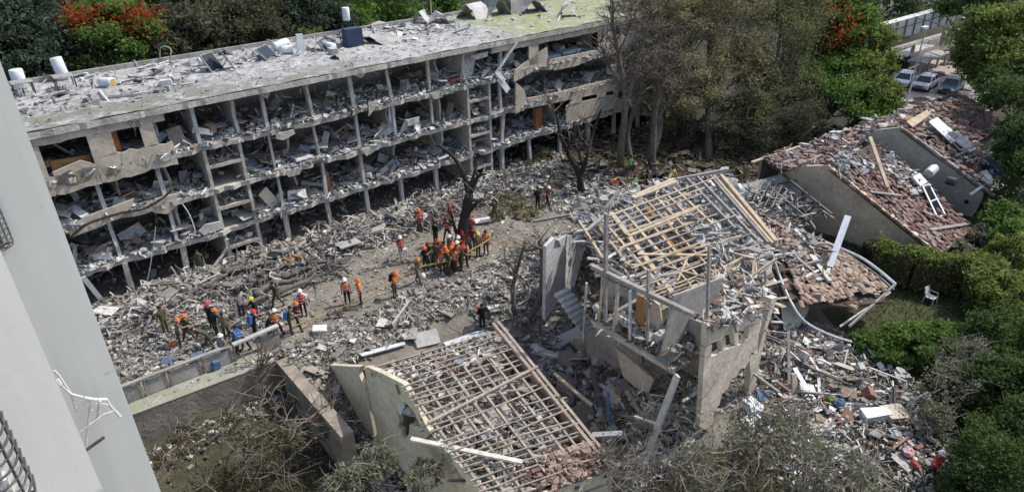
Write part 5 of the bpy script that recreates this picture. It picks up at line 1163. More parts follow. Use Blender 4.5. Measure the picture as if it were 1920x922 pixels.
# felled grey trunks by the street
LOGS = [([(420, 523), (468, 514), (503, 504), (539, 508), (575, 504), (606, 503), (647, 500)], .20, 'longest felled grey trunk, topmost of the heap beside the street'), ([(527, 483), (554, 476), (573, 480), (592, 498)], .17, 'short arched trunk over the sawn orange wood'), ([(532, 532), (568, 519), (592, 507), (611, 505), (650, 505)], .20, 'felled trunk just below the topmost one'),
        ([(480, 566), (515, 545), (554, 538), (587, 521), (611, 511), (647, 514), (658, 524)], .22, 'long curved trunk in the middle of the felled heap'), ([(520, 561), (563, 545), (587, 533), (601, 529), (636, 523)], .20, 'lowest long trunk of the felled heap'), ([(455, 585), (499, 569), (515, 552)], .16, 'short trunk behind the workers at the left of the heap'),
        ([(616, 600), (640, 594), (672, 590)], .13, 'thin dark log lying below the barrier tape'), ([(206, 646), (250, 620), (288, 596)], .11, 'thin pole lying in the rubble at the far left'), ([(352, 560), (400, 548), (432, 540), (450, 528)], .13, 'twisted pale limb on the rubble left of the felled heap'),
        ([(440, 555), (480, 540), (520, 528)], .15, 'grey limb at the left end of the felled heap'), ([(400, 510), (450, 500), (500, 492)], .15, 'grey limb lying behind the felled heap')]
for pts, r, lab in LOGS:
    P = [gat(x, y)+Z*(r*.9+.30) for x, y in pts]; P = curve(P, 4); P = [p+rng.normal(0, .045, 3) for p in P]; mbl = MB()
    for _ in range(9):
        q = P[rng.integers(len(P)//3, len(P))]; d = rng.normal(0, 1, 3); d[2] = abs(d[2])*.5; d /= np.linalg.norm(d); l = rng.uniform(.5, 1.7); mbl.tube(curve([q, q+d*l*.5+rng.normal(0, .12, 3), q+d*l], 2), [r*.35, r*.25, r*.2, r*.1, r*.06][:5], 5, cap=False)
    solo(mbl.tube(P, [r*.74*(1.2-.65*i/len(P))*rng.uniform(.86, 1.14) for i in range(len(P))], 8), 'fallen_trunk', M['bark_grey'], lab, 'fallen trunk', 'felled trunks by the street', smooth=True)
for (px, py, s, lab) in ((555, 470, .8, 'upper pale sawn wood pile on the bank behind the felled trunks'), (548, 495, .6, 'lower orange sawn wood pile between the felled trunks')):
    p = gat(px, py); mb = MB()
    for k in range(7): q = p+np.array([rng.normal(0, .35), rng.normal(0, .25), .12+.06*k]); a = rng.uniform(0, 3); mb.beam(q-np.array([math.cos(a), math.sin(a), .1])*s*.6, q+np.array([math.cos(a), math.sin(a), .2])*s*.6, .18, .1)
    solo(mb, 'split_timber', M['wood'] if 'pale' in lab else M['wood_orange'], lab, 'wood pile')
for k, (a, b, lab) in enumerate((((752, 395), (785, 432), 'longest pale timber on the bank left of the charred tree'), ((735, 420), (760, 395), 'short brown timber leaning on the bank left of the charred tree'), ((712, 438), (760, 440), 'yellowish timber lying flat at the foot of the bank'))):
    solo(MB().beam(gat(*a)+Z*.35, gat(*b)+Z*.3, .14, .12), 'timber', M['wood'], lab, 'beam', 'loose timbers on the bank')
# props under the slab at the first stair
for (a, b, lab) in (((388, 497), (425, 455), 'left of two pale posts crossing at the foot of the first stair'), ((418, 440), (432, 490), 'right of two pale posts crossing at the foot of the first stair')):
    ua, za = fz(*a); ub, zb = fz(*b); solo(MB().beam(BO+U*ua-V*.8+Z*max(za, .5), BO+U*ub-V*.5+Z*zb, .14, .12), 'prop', M['wood_white'], lab, 'prop')
# yellow barrier tape
def tape(pts, label):
    P = curve([p for p in pts], 5); mb = MB()
    for i in range(len(P)-1): mb.beam(P[i], P[i+1], .03, .075)
    return solo(mb, 'barrier_tape', M['tape'], label, 'barrier tape', 'barrier tape along the street')
tape([gat(545, 628)+Z*.5, gat(600, 603)+Z*.35, gat(680, 570)+Z*.35, gat(740, 545)+Z*.7, gat(800, 520)+Z*.9], 'yellow tape sagging low along the street past the two orange vests')
tape([gat(798, 522)+Z*.9, gat(850, 515)+Z*1.15, gat(900, 492)+Z*1.25, gat(920, 480)+Z*1.3], 'yellow tape stretched in front of the crowd at the charred tree')
tape([gat(920, 478)+Z*1.2, gat(950, 468)+Z*.5, gat(990, 452)+Z*.1], 'yellow tape trailing on the ground right of the crowd')
# ================================================================== PEOPLE
def person_mesh(pose):
    """one continuous skinned body in a given pose; returns mesh, vest mesh, head frame and shoulder frame"""
    tilt, crouch, stride, armL, armR = pose['tilt'], pose.get('crouch', 0), pose.get('stride', 0), pose['armL'], pose['armR']
    Pn, Ed, Rd, Bn = [], [], [], []
    def node(p, r, par, b):
        Pn.append(np.array(p, float)); Rd.append(r if hasattr(r, '__len__') else (r, r))
        if par is not None: Ed.append((par, len(Pn)-1)); Bn.append(b)
        return len(Pn)-1
    hz = .93-.38*crouch
    ct, st = math.cos(tilt), math.sin(tilt)
    def up(x, y, z):                       # leaning upper body, facing -Y
        return (x, y*ct-z*st, hz+y*-st*0+z*ct+y*st)
    pel = node((0, 0, hz), (.15, .115), None, 0)
    sp = node(up(0, 0, .20), (.145, .105), pel, 'shirt'); chs = node(up(0, 0, .42), (.175, .12), sp, 'shirt'); nk = node(up(0, 0, .565), (.06, .06), chs, 'skin')
    hb = node(up(0, -.015, .64), (.082, .09), nk, 'skin'); ht = node(up(0, -.01, .77), (.075, .088), hb, 'skin')
    nose = node(up(0, -.115, .685), (.016, .02), hb, 'skin')
    for sg in (-1, 1): node(up(sg*.088, .0, .69), (.014, .025), hb, 'skin')
    for sg, arm in ((-1, armL), (1, armR)):
        s = node(up(sg*.19, 0, .475), .066, chs, 'shirt')
        e = np.array(Pn[s])+np.array(arm[0]); e_ = node(e, .046, s, 'shirt'); w = e+np.array(arm[1]); w_ = node(w, .032, e_, 'skin')
        d = np.array(arm[1])/np.linalg.norm(arm[1]); sd = np.cross(d, (0, 0, 1.0)); 
        if np.linalg.norm(sd) < .2: sd = np.array([0, 1.0, 0])
        sd /= np.linalg.norm(sd); pn = np.cross(sd, d)
        pm = node(w+d*.08, (.04, .022), w_, 'skin')
        for q, (o, l) in enumerate(((-.03, .075), (-.01, .085), (.01, .08), (.03, .062))):
            f1 = node(w+d*.12+sd*o, .011, pm, 'skin'); node(w+d*(.12+l)+sd*o*1.2+pn*(-.02), .009, f1, 'skin')
        t1 = node(w+d*.06+sd*-.045, .011, w_, 'skin'); node(w+d*.10+sd*-.06, .009, t1, 'skin')
    for sg in (-1, 1):
        fwd = -sg*stride
        h = node((sg*.095, 0, hz-.06), .098, pel, 'trousers')
        ky = -fwd*.22-.28*crouch; k = node((sg*.11, ky-.02, max(.48-.05*crouch, hz*.52)), .072, h, 'trousers')
        ay = -fwd*.42+.02; a = node((sg*.115, ay, .10), .05, k, 'trousers')
        b_ = node((sg*.12, ay-.02, .05), .05, a, 'boots'); node((sg*.13, ay-.17, .04), .043, b_, 'boots')
    me = bpy.data.meshes.new('person_skeleton'); me.from_pydata([tuple(p) for p in Pn], Ed, [])
    o = link(bpy.data.objects.new('person_skeleton', me))
    md = o.modifiers.new('skin', 'SKIN'); md.use_smooth_shade = True
    sv = me.skin_vertices[0].data
    for i, r in enumerate(Rd): sv[i].radius = r
    sv[0].use_root = True
    ss = o.modifiers.new('sub', 'SUBSURF'); ss.levels = 1; ss.render_levels = 1
    dg = bpy.context.evaluated_depsgraph_get(); ev = o.evaluated_get(dg)
    out = bpy.data.meshes.new_from_object(ev); out.name = 'person'
    bpy.data.objects.remove(o)
    # clothes by nearest bone
    mats = ['skin', 'shirt', 'trousers', 'boots']; out.materials.clear()
    for k in mats: out.materials.append(PM[k])
    A = np.array([Pn[a] for a, b in Ed]); B = np.array([Pn[b] for a, b in Ed])
    RR = np.array([(Rd[a][0]+Rd[b][0])/2 for a, b in Ed])
    c = np.array([p.center for p in out.polygons])
    AB = B-A; t = np.clip(np.einsum('nkj,kj->nk', c[:, None]-A[None], AB)/(AB**2).sum(1)[None], 0, 1)
    D = np.linalg.norm(c[:, None]-(A[None]+t[..., None]*AB[None]), axis=2)-RR[None]*.9
    bi = D.argmin(1); lab = np.array([mats.index(b) for b in Bn])[bi]
    lab[(c[:, 2] < hz-.02) & (lab == 1)] = 2
    out.polygons.foreach_set('material_index', lab.astype(np.int32))
    # vest: a shell over the torso
    mb = MB()
    for zz_, rx, ry in ((.04, .185, .15), (.2, .18, .145), (.42, .215, .16), (.50, .17, .13)):
        for j in range(10):
            a = 2*math.pi*j/10; mb.v.append(up(rx*math.cos(a), ry*math.sin(a), zz_))
    for i in range(3):
        for j in range(10): mb.f.append((i*10+j, i*10+(j+1) % 10, (i+1)*10+(j+1) % 10, (i+1)*10+j))
    mb.f.append(tuple(range(30, 40)))
    vest = mb.build('vest_shape', None); vme = vest.data; bpy.data.objects.remove(vest)
    # helmet / hair: dome with brim, sits on the head
    hm, hr = MB(), MB()
    for mbx, rr, zb, brim in ((hm, .128, .70, .03), (hr, .112, .70, 0)):
        rings = 4
        for i in range(rings+1):
            a = i/rings*math.pi/2*.96
            for j in range(12):
                q = 2*math.pi*j/12; rad = rr*math.cos(a)+(brim if i == 0 else 0)*(1+.8*max(0, -math.sin(q)))
                mbx.v.append(up(rad*math.cos(q)*.92, rad*math.sin(q)-.01, zb+.01*(i > 0)+rr*1.05*math.sin(a)))
        for i in range(rings):
            for j in range(12): mbx.f.append((i*12+j, i*12+(j+1) % 12, (i+1)*12+(j+1) % 12, (i+1)*12+j))
        mbx.f.append(tuple(range(rings*12, rings*12+12)))
        # eyes are dark dots under the brim
    bd = MB()
    for zz_, zt, rx, ry in ((.17, .215, .187, .152), (.35, .39, .212, .163)):
        b0_ = len(bd.v)
        for z9 in (zz_, zt):
            for j in range(10): a = 2*math.pi*j/10; bd.v.append(up(rx*math.cos(a), ry*math.sin(a), z9))
        for j in range(10): bd.f.append((b0_+j, b0_+(j+1) % 10, b0_+10+(j+1) % 10, b0_+10+j))
    bo = bd.build('b', None); bme = bo.data; bpy.data.objects.remove(bo)
    hmo = hm.build('h', None); hme = hmo.data; bpy.data.objects.remove(hmo)
    hro = hr.build('h', None); rme = hro.data; bpy.data.objects.remove(hro)
    ey = MB()
    for sg in (-1, 1): ey.box(up(sg*.034, -.098, .715), (.022, .012, .012))
    ey.box(up(0, -.098, .635), (.045, .01, .008))
    eo = ey.build('e', None); eme = eo.data; bpy.data.objects.remove(eo)
    pk = MB()
    pk.box(up(0, .19, .30), (.30, .16, .42), (np.array([1.0, 0, 0]), np.array([0, ct, st]), np.array([0, -st, ct])))
    po = pk.build('p', None); pme = po.data; bpy.data.objects.remove(po)
    for q in (vme, hme, rme): q.polygons.foreach_set('use_smooth', [True]*len(q.polygons))
    return dict(body=out, vest=vme, helmet=hme, hair=rme, face=eme, pack=pme, band=bme)
def pm(n, c): return mat('person_'+n, c, tuple(x*.7 for x in c), 6, bump=0)
PM = {k: pm(k, c) for k, c in dict(skin=(.36, .22, .15), shirt=(.08, .08, .05), trousers=(.07, .07, .045), boots=(.02, .018, .015)).items()}
CL = {k: pm(k, c) for k, c in dict(olive=(.085, .085, .05), dark=(.03, .032, .035), khaki=(.20, .175, .115), orange=(.75, .19, .03), red=(.55, .05, .035), yellow=(.6, .55, .08), white=(.75, .75, .73), blue=(.06, .17, .42), maroon=(.22, .03, .03), green=(.08, .50, .09), grey=(.25, .25, .25), jeans=(.30, .34, .40), black=(.015, .015, .016), orangeh=(.65, .16, .04), hair=(.025, .02, .016)).items()}
POSES = dict(stand=dict(tilt=.03, armL=((-.06, .02, -.27), (.0, -.05, -.24)), armR=((.06, .02, -.27), (0, -.05, -.24))),
             walk=dict(tilt=.10, stride=.7, armL=((-.06, -.12, -.24), (.02, -.16, -.16)), armR=((.06, .12, -.24), (0, -.02, -.25))),
             reach=dict(tilt=.22, armL=((-.05, -.16, -.2), (.06, -.22, -.02)), armR=((.05, -.16, -.2), (-.06, -.22, -.02))),
             bend=dict(tilt=.95, stride=.4, armL=((-.03, -.06, -.27), (.02, -.08, -.23)), armR=((.03, -.06, -.27), (-.02, -.08, -.23))),
             crouch=dict(tilt=.5, crouch=.85, armL=((-.04, -.15, -.2), (.05, -.2, -.08)), armR=((.04, -.15, -.2), (-.05, -.2, -.08))))
BODY = {k: person_mesh(p) for k, p in POSES.items()}
def person(px, py, pose, face, shirt, trousers, vest, hat, label, group=None, pack=None, z=None, scale=1.0):
    p = gat(px, py) if z is None else at(px, py, z)
    B = BODY[pose]
    o = link(bpy.data.objects.new('person', B['body'])); o.location = tuple(p); o.rotation_euler = (0, 0, face); o.scale = (scale*1.05,)*3
    for i, c in ((1, CL[shirt]), (2, CL[trousers])):
        o.material_slots[i].link = 'OBJECT'; o.material_slots[i].material = c
    tag(o, label, 'person', group)
    def ch(nm, me, m):
        if not me.materials: me.materials.append(m)
        c = link(bpy.data.objects.new(nm, me)); c.parent = o
        c.material_slots[0].link = 'OBJECT'; c.material_slots[0].material = m
        return c
    ch('face_features', B['face'], CL['black'])
    if vest: ch('vest', B['vest'], CL[vest]); ch('reflective_strip', B['band'], CL['white'])
    if hat: ch('helmet', B['helmet'], CL[hat])
    else: ch('hair', B['hair'], CL['hair'])
    if pack: ch('backpack', B['pack'], CL[pack])
    return o
GL, GS, GC, GR = 'soldiers and rescuers working by the low fence', 'rescuers along the street', 'crowd gathered at the charred tree', 'rescuers under the dusty trees'
PEOPLE = [
 (313, 625, 'stand', 1.2, 'olive', 'olive', None, None, 'bareheaded soldier in dark olive, leftmost of the group by the low fence', GL),
 (340, 650, 'reach', 2.2, 'khaki', 'olive', None, 'orangeh', 'soldier in khaki with an orange helmet nearest the far left, leaning forward', GL),
 (356, 642, 'walk', 2.6, 'olive', 'olive', None, 'orangeh', 'soldier in dark olive with an orange helmet behind the khaki one', GL),
 (400, 618, 'stand', 2.6, 'dark', 'dark', None, 'red', 'dark clad rescuer with a red helmet farthest from the low fence', GL),
 (409, 632, 'reach', 2.4, 'dark', 'olive', None, 'orangeh', 'dark clad rescuer with an orange helmet just below the red helmeted one', GL),
 (395, 652, 'bend', -1.2, 'olive', 'olive', None, None, 'soldier in olive bending over in the middle of the fence group', GL),
 (428, 637, 'stand', .4, 'khaki', 'olive', None, None, 'bareheaded soldier with a khaki back pouch standing right of the helmets', GL, 'khaki'),
 (456, 596, 'stand', .9, 'grey', 'dark', None, None, 'grey shirted person standing on the rubble above the fence group', GL),
 (425, 680, 'stand', 2.8, 'grey', 'dark', None, 'white', 'person with a white cap standing right behind the low fence', GL),
 (447, 662, 'reach', 1.6, 'blue', 'dark', None, None, 'left of two people in blue shirts behind the low fence', GL),
 (463, 655, 'bend', -1.0, 'blue', 'dark', None, None, 'right of two people in blue shirts, bending behind the low fence', GL),
 (484, 606, 'walk', -.8, 'dark', 'dark', None, 'yellow', 'dark clad rescuer with a yellow helmet at the street edge', GL),
 (481, 634, 'reach', 2.4, 'dark', 'dark', None, 'red', 'rescuer with a red helmet and a blue pack stooping by the fence end', GL, 'blue'),
 (523, 632, 'walk', 2.9, 'grey', 'dark', 'orange', 'white', 'rescuer with a white helmet and bright orange vest at the fence end', GS),
 (503, 632, 'crouch', 2.0, 'dark', 'dark', None, 'red', 'crouching rescuer with a red helmet left of the bright orange vest at the fence end', GS),
 (547, 626, 'reach', 2.0, 'olive', 'olive', None, None, 'soldier with a blue pack holding the end of the low tape', GS, 'blue'),
 (562, 616, 'walk', 1.0, 'dark', 'dark', None, 'orangeh', 'dark clad rescuer with an orange helmet beside the blue pack', GS),
 (571, 592, 'stand', .2, 'white', 'dark', 'red', 'white', 'rescuer with a white helmet and red vest, back turned, above the tape', GS),
 (522, 576, 'walk', -.7, 'olive', 'olive', None, None, 'soldier in olive walking along the felled trunks', GS),
 (653, 570, 'stand', .1, 'grey', 'black', 'orange', 'white', 'rescuer with a white helmet and orange vest in the middle of the street', GS),
 (678, 572, 'stand', -1.3, 'orange', 'dark', 'orange', 'orangeh', 'rescuer all in orange facing the white helmeted one', GS),
 (741, 556, 'reach', 1.2, 'orange', 'olive', None, 'orangeh', 'rescuer in an orange shirt and olive trousers with a black bag on the back', GS, 'black'),
 (785, 531, 'walk', 1.0, 'olive', 'olive', None, 'orangeh', 'soldier with an orange helmet carrying a white bag at the end of the crowd', GS),
 (799, 508, 'stand', .6, 'black', 'dark', None, 'orangeh', 'black clad rescuer with an orange helmet left of the crowd', GS),
 (753, 487, 'walk', .6, 'maroon', 'jeans', 'red', 'white', 'rescuer in a red vest and pale jeans alone on the street behind', GS),
 (788, 434, 'stand', .3, 'red', 'olive', 'red', 'orangeh', 'rescuer in a red vest standing high on the bank', GS),
 (382, 522, 'stand', .4, 'olive', 'olive', None, None, 'lone soldier in olive standing on the bank near the first stair', GS),
 (905, 618, 'stand', .5, 'black', 'dark', None, None, 'black clad person with a red pack behind the yellow gable house', GS, 'red'),
 (897, 481, 'stand', .8, 'khaki', 'olive', None, 'yellow', 'person in khaki with a yellow helmet at the right of the crowd', GC),
 (912, 477, 'stand', -.4, 'orange', 'olive', 'orange', None, 'bareheaded rescuer in an orange vest at the right end of the crowd', GC),
 (928, 416, 'walk', -1.0, 'olive', 'olive', None, None, 'soldier in olive right behind the charred forked tree', GC),
 (1008, 392, 'stand', .6, 'black', 'black', None, None, 'black clad person, shorter of two standing before the bare dark tree', GR),
 (1027, 390, 'walk', .8, 'maroon', 'black', None, 'white', 'person in dark red with a white helmet, taller of two before the bare dark tree', GR),
 (1145, 364, 'bend', .9, 'orange', 'dark', 'orange', None, 'bending rescuer in an orange vest behind the bare rafters', GR),
 (1180, 330, 'stand', .9, 'green', 'dark', 'green', None, 'rescuer in a bright green vest standing by the dusty tree trunks', GR),
 (1190, 368, 'reach', -.9, 'green', 'dark', 'green', None, 'rescuer in a bright green vest half hidden behind the bare rafters', GR),
 (1212, 350, 'stand', 1.5, 'dark', 'black', None, None, 'leftmost of three dark figures under the dusty trees', GR),
 (1226, 348, 'stand', -1.0, 'grey', 'black', None, None, 'middle of three dark figures under the dusty trees, in grey', GR),
 (1238, 350, 'bend', .5, 'dark', 'black', None, None, 'bending figure, rightmost of three under the dusty trees', GR),
 (1257, 350, 'reach', .2, 'yellow', 'dark', 'yellow', None, 'person in a yellow vest under the dusty trees', GR),
 (1272, 262, 'stand', .2, 'maroon', 'black', None, None, 'person in dark red standing far back among the dusty trunks', GR),
 (1742, 905, 'walk', .5, 'red', 'dark', 'red', 'white', 'person in a red vest and pale cap half hidden in scrub at the lower right', None),
]
for r in PEOPLE: person(*r)
# the crowd at the charred tree
CROWD = [(818, 500, 'stand', 'olive', None, None, 'bareheaded soldier at the left edge of the crowd'), (830, 512, 'reach', 'olive', 'orange', 'maroon', 'front row soldier in an orange vest with a maroon cap, leftmost of the row'), (836, 500, 'stand', 'orange', 'orange', None, 'bareheaded rescuer in orange inside the left of the crowd'), (842, 515, 'stand', 'olive', None, 'orangeh', 'front row soldier with an orange helmet, second from the left'),
         (848, 500, 'reach', 'olive', 'orange', 'orangeh', 'orange vest and orange helmet in the middle of the crowd'), (855, 512, 'stand', 'khaki', 'orange', None, 'bareheaded front row soldier with khaki sleeves and an orange vest in the middle'), (860, 498, 'stand', 'grey', 'orange', 'white', 'white capped person in an orange vest in the middle of the crowd'), (866, 508, 'reach', 'olive', None, 'red', 'front row soldier with a red helmet, right of the khaki sleeves'),
         (871, 492, 'stand', 'dark', 'red', None, 'bareheaded rescuer in a red vest inside the right of the crowd'), (876, 500, 'stand', 'olive', 'orange', None, 'bareheaded front row soldier in an orange vest, rightmost of the row'), (846, 486, 'stand', 'khaki', None, 'white', 'pale capped soldier at the back of the crowd'), (856, 478, 'reach', 'maroon', None, None, 'person in maroon at the back of the crowd'),
         (868, 478, 'stand', 'maroon', None, 'maroon', 'maroon capped person beside the charred trunk'), (840, 452, 'walk', 'black', 'red', None, 'person in a red vest behind the crowd left of the charred trunk'), (818, 460, 'stand', 'black', None, None, 'black clad person standing apart left of the charred trunk'), (884, 450, 'stand', 'maroon', None, 'red', 'red helmeted person right of the charred trunk'),
         (886, 470, 'stand', 'maroon', None, None, 'bareheaded person in maroon right of the charred trunk'), (808, 498, 'reach', 'olive', None, 'maroon', 'maroon capped soldier stretching toward the crowd from the left'), (845, 425, 'stand', 'maroon', None, 'red', 'red helmeted person highest on the bank behind the charred trunk'), (852, 506, 'reach', 'orange', 'orange', 'orangeh', 'rescuer all in orange behind the khaki sleeves'), (862, 488, 'stand', 'olive', 'orange', 'white', 'white helmeted orange vest at the back right of the crowd'), (826, 494, 'stand', 'olive', 'red', 'orangeh', 'red vest and orange helmet at the back left of the crowd'), (880, 486, 'stand', 'dark', None, None, 'dark clad person between the crowd and the yellow helmet')]
for i, (x, y, po, sh, ve, ha, lab) in enumerate(CROWD): person(x, y, po, rng.uniform(-1.2, 1.8), sh, 'olive' if sh in ('olive', 'khaki', 'orange') else 'dark', ve, ha, lab, GC)
p = gat(794, 530)+Z*.45; mbg = MB(); 
for i in range(5):
    a = i/4*math.pi; 
    for j in range(8): t = j*math.pi/4; mbg.v.append(tuple(p+np.array([.19*math.sin(a)*math.cos(t), .16*math.sin(a)*math.sin(t), -.26*math.cos(a)+.02*math.cos(3*t)])))
for i in range(4):
    for j in range(8): mbg.f.append((i*8+j, i*8+(j+1) % 8, (i+1)*8+(j+1) % 8, (i+1)*8+j))
solo(mbg, 'carrier_bag', M['cloth_white'], 'white plastic bag carried beside the orange helmeted soldier', 'bag', smooth=True)
gbox(325, 652, (.35, .3, .22), .3, CL['orangeh'], 'orange_helmet', 'orange helmet left lying at the feet of the khaki soldier', 'helmet', .1)
for (x, y, s, m, lab) in ((372, 672, (.9, .5, .25), 'cloth_blue', 'larger dark blue bundle on the ground before the low fence'), (318, 680, (.8, .5, .25), 'cloth_blue', 'dark blue bundle at the far left before the low fence'), (406, 692, (.35, .35, .5), 'blue', 'blue water drum standing before the low fence')):
    gbox(x, y, s, rng.uniform(0, 2), M[m], 'bundle' if 'bundle' in lab else 'drum', lab, 'bundle' if 'bundle' in lab else 'drum', .05)
# ================================================================== VEGETATION
def leaves_mesh(C, S, m, name, up=.35, aspect=.55):
    """one small quad per leaf spray"""
    n = len(C); nr = rng.normal(size=(n, 3)); nr[:, 2] += up; nr /= np.linalg.norm(nr, axis=1)[:, None]
    t = np.cross(nr, rng.normal(size=(n, 3))); t /= np.linalg.norm(t, axis=1)[:, None]; b = np.cross(nr, t)
    S = np.asarray(S)[:, None]; a_ = t*S*.5; b_ = b*S*.5*aspect
    Vt = np.stack([C-a_, C-b_*1.0+a_*.1, C+a_, C+b_*1.0-a_*.1], 1).reshape(-1, 3)
    F = np.arange(n*4).reshape(-1, 4)
    return np_mesh(name, Vt, F, m)
def clumps(blobs, nclump, per, spread, shell=.45):
    cc, out = [], []
    for c, r in blobs:
        r = np.array(r if hasattr(r, '__len__') else (r, r, r), float)
        d = rng.normal(size=(nclump, 3)); d /= np.linalg.norm(d, axis=1)[:, None]; d[:, 2] = np.where(d[:, 2] < -.5, -d[:, 2], d[:, 2])
        q = np.array(c)+d*r*(shell+(1-shell)*rng.random((nclump, 1))**.6); cc.append(q)
        s = spread*r.mean()*rng.uniform(.6, 1.3, (nclump, 1, 1))
        out.append((q[:, None]+rng.normal(size=(nclump, per, 3))*s*np.array([1, 1, .62])).reshape(-1, 3))
    return np.concatenate(cc), np.concatenate(out)
def tree(label, cat, blobs, base, leaf, m, nclump=26, per=110, spread=.17, bark='bark', tr=.18, group=None, name='tree', flower=None, limbs=14, up=.35, low=False, twigs=0, aspect=.55):
    base = np.array(base, float)
    r = root(name, label, cat, base, group)
    cc, P = clumps(blobs, nclump, int(per*(1.7 if leaf > .24 else 1.15)), spread)
    if low:      # foliage down to the ground
        Q = P[rng.random(len(P)) < .6].copy(); Q[:, 2] = base[2]+.05+(Q[:, 2]-base[2])*rng.random(len(Q)); P = np.concatenate([P, Q])
    keep = P[:, 2] > base[2]+.1; P = P[keep]
    loc = np.array(r['_loc'])
    o = link(bpy.data.objects.new('crown', leaves_mesh(P-loc, leaf*rng.uniform(.6, 1.4, len(P)), m, 'crown', up, aspect))); o.parent = r
    mb = MB(); top = np.mean([b[0] for b in blobs], 0); H = max(top[2]-base[2], .8)
    fork = base+(top-base)*np.array([.55, .55, .5]); fork[2] = base[2]+H*.5
    mb.tube(curve([base-Z*.2, base*.5+fork*.5+rng.normal(0, .08*H, 3)*np.array([1, 1, 0]), fork], 3), np.linspace(tr*1.3, tr*.8, 7), 7)
    for q in cc[rng.permutation(len(cc))[:limbs]]:
        mid = fork*.5+q*.5+rng.normal(0, .06*H, 3); mb.tube(curve([fork, mid, q], 3), np.linspace(tr*.6, tr*.12, 7), 5, cap=False)
    mb.build('trunk', M[bark], r, smooth=True)
    if twigs:
        tb = MB()
        for _ in range(twigs):
            q = cc[rng.integers(len(cc))]; rr = np.mean([np.mean(b[1]) for b in blobs])
            p0 = q+rng.normal(0, .2, 3)*rr; d = rng.normal(size=3); d[2] = abs(d[2])*.8; d /= np.linalg.norm(d)
            L_ = rr*rng.uniform(.4, 1.15); tb.tube([p0, p0+d*L_*.5+rng.normal(0, .05, 3)*rr, p0+d*L_+rng.normal(0, .09, 3)*rr], [.016, .012, .005], 3, cap=False)
        tb.build('twigs', M['twig'], r, kind='stuff')
    if flower is not None:
        fp, fn, fl = flower
        q = np.concatenate([np.array(c)+rng.normal(size=(fn, 3))*np.array(rr) for c, rr in fp])
        o = link(bpy.data.objects.new('blossom', leaves_mesh(q-loc, fl*rng.uniform(.6, 1.3, len(q)), M['leaf_flower'], 'blossom', .8))); o.parent = r
    return r
def blob(px, py, D, rpx, zs=1.0):
    c = place(px, py, D); s = np.linalg.norm(c-CAM)/1280; return (c, (rpx*s, rpx*s, rpx*s*zs))
def tr_at(label, cat, specs, leaf, m, base=None, **k):
    bl = [blob(*s) for s in specs]; c = bl[0][0]
    b = (c[0], c[1], g1(c[0], c[1])) if base is None else base
    return tree(label, cat, bl, b, leaf, M[m], **k)
GP = 'trees behind the bombed block'
tr_at('dark pine at the far left corner behind the block', 'pine tree', [(10, 30, 64, 75), (60, 70, 62, 60), (20, 100, 60, 55)], .34, 'leaf_pine', group=GP, name='pine_tree', nclump=30, per=130, spread=.15)
tr_at('dark low pine behind the white upright tanks', 'pine tree', [(95, 125, 59, 45), (150, 100, 60, 45), (60, 150, 57, 40)], .32, 'leaf_pine', group=GP, name='pine_tree', per=110)
fl = place(205, 28, 61); fl2 = place(245, 40, 61)
tr_at('green tree topped with orange red blossom behind the block', 'flowering tree', [(205, 85, 60, 62, .85), (160, 95, 60, 45), (255, 85, 60, 48), (210, 50, 61, 50)], .28, 'leaf_green', group=GP, name='flame_tree', nclump=30, per=130,
      flower=([(place(165, 32, 60), (1.0, .9, .6)), (place(205, 25, 60), (1.6, .9, .45)), (place(240, 35, 60), (1.0, .8, .5)), (place(265, 55, 59.5), (.6, .5, .7)), (place(150, 50, 59), (.6, .5, .6))], 380, .32))
tr_at('olive pine right of the orange blossom tree', 'pine tree', [(320, 70, 62, 55), (370, 85, 61, 45), (300, 105, 60, 35)], .32, 'leaf_olive', group=GP, name='pine_tree', per=120)
tr_at('olive brown pine behind the dark collector panel', 'pine tree', [(440, 55, 64, 55), (480, 30, 66, 55), (410, 85, 62, 40), (500, 75, 63, 35)], .32, 'leaf_olive', group=GP, name='pine_tree', per=120)
tr_at('dark pine behind the middle of the roof, left of the canopy', 'pine tree', [(570, 40, 68, 60), (620, 60, 66, 45), (540, 15, 70, 50)], .32, 'leaf_pine', group=GP, name='pine_tree')
tr_at('green tree just left of the beige canopy', 'tree', [(650, 20, 70, 50), (668, 45, 68, 28)], .28, 'leaf_green', group=GP)
tr_at('green tree right of the beige canopy', 'tree', [(745, 25, 72, 50), (800, 15, 74, 55), (840, 15, 74, 40)], .3, 'leaf_green', group=GP)
tr_at('small bright green shrub behind the roof tanks', 'shrub', [(585, 72, 64, 22)], .3, 'leaf_bright', group=GP, name='shrub', nclump=14, per=60, limbs=5)
tr_at('dark tree at the top edge above the orange blossom tree', 'tree', [(130, 0, 78, 70), (330, 5, 82, 70)], .55, 'leaf_dark', group=GP)
tr_at('dark tree at the top edge above the olive pines', 'tree', [(480, -10, 86, 75), (620, -15, 88, 75)], .55, 'leaf_dark', group=GP)
tk0 = place(290, 118, 60.5); tk1 = place(258, -20, 62); tk0[2] = 0
solo(MB().tube(curve([tk0, tk0*.5+tk1*.5+np.array([.3, 0, 0]), tk1], 4), [.34, .32, .3, .28, .26, .24, .22, .2, .2][:9], 8), 'dead_tree', M['bark_dark'], 'dark bare trunk between the orange blossom tree and the olive pine', 'dead tree', smooth=True)
solo(MB().beam(place(195, 6, 63), place(245, 0, 63), .9, .08), 'white_awning', M['tank'], 'small white sheet showing above the orange blossom tree', 'sheet')
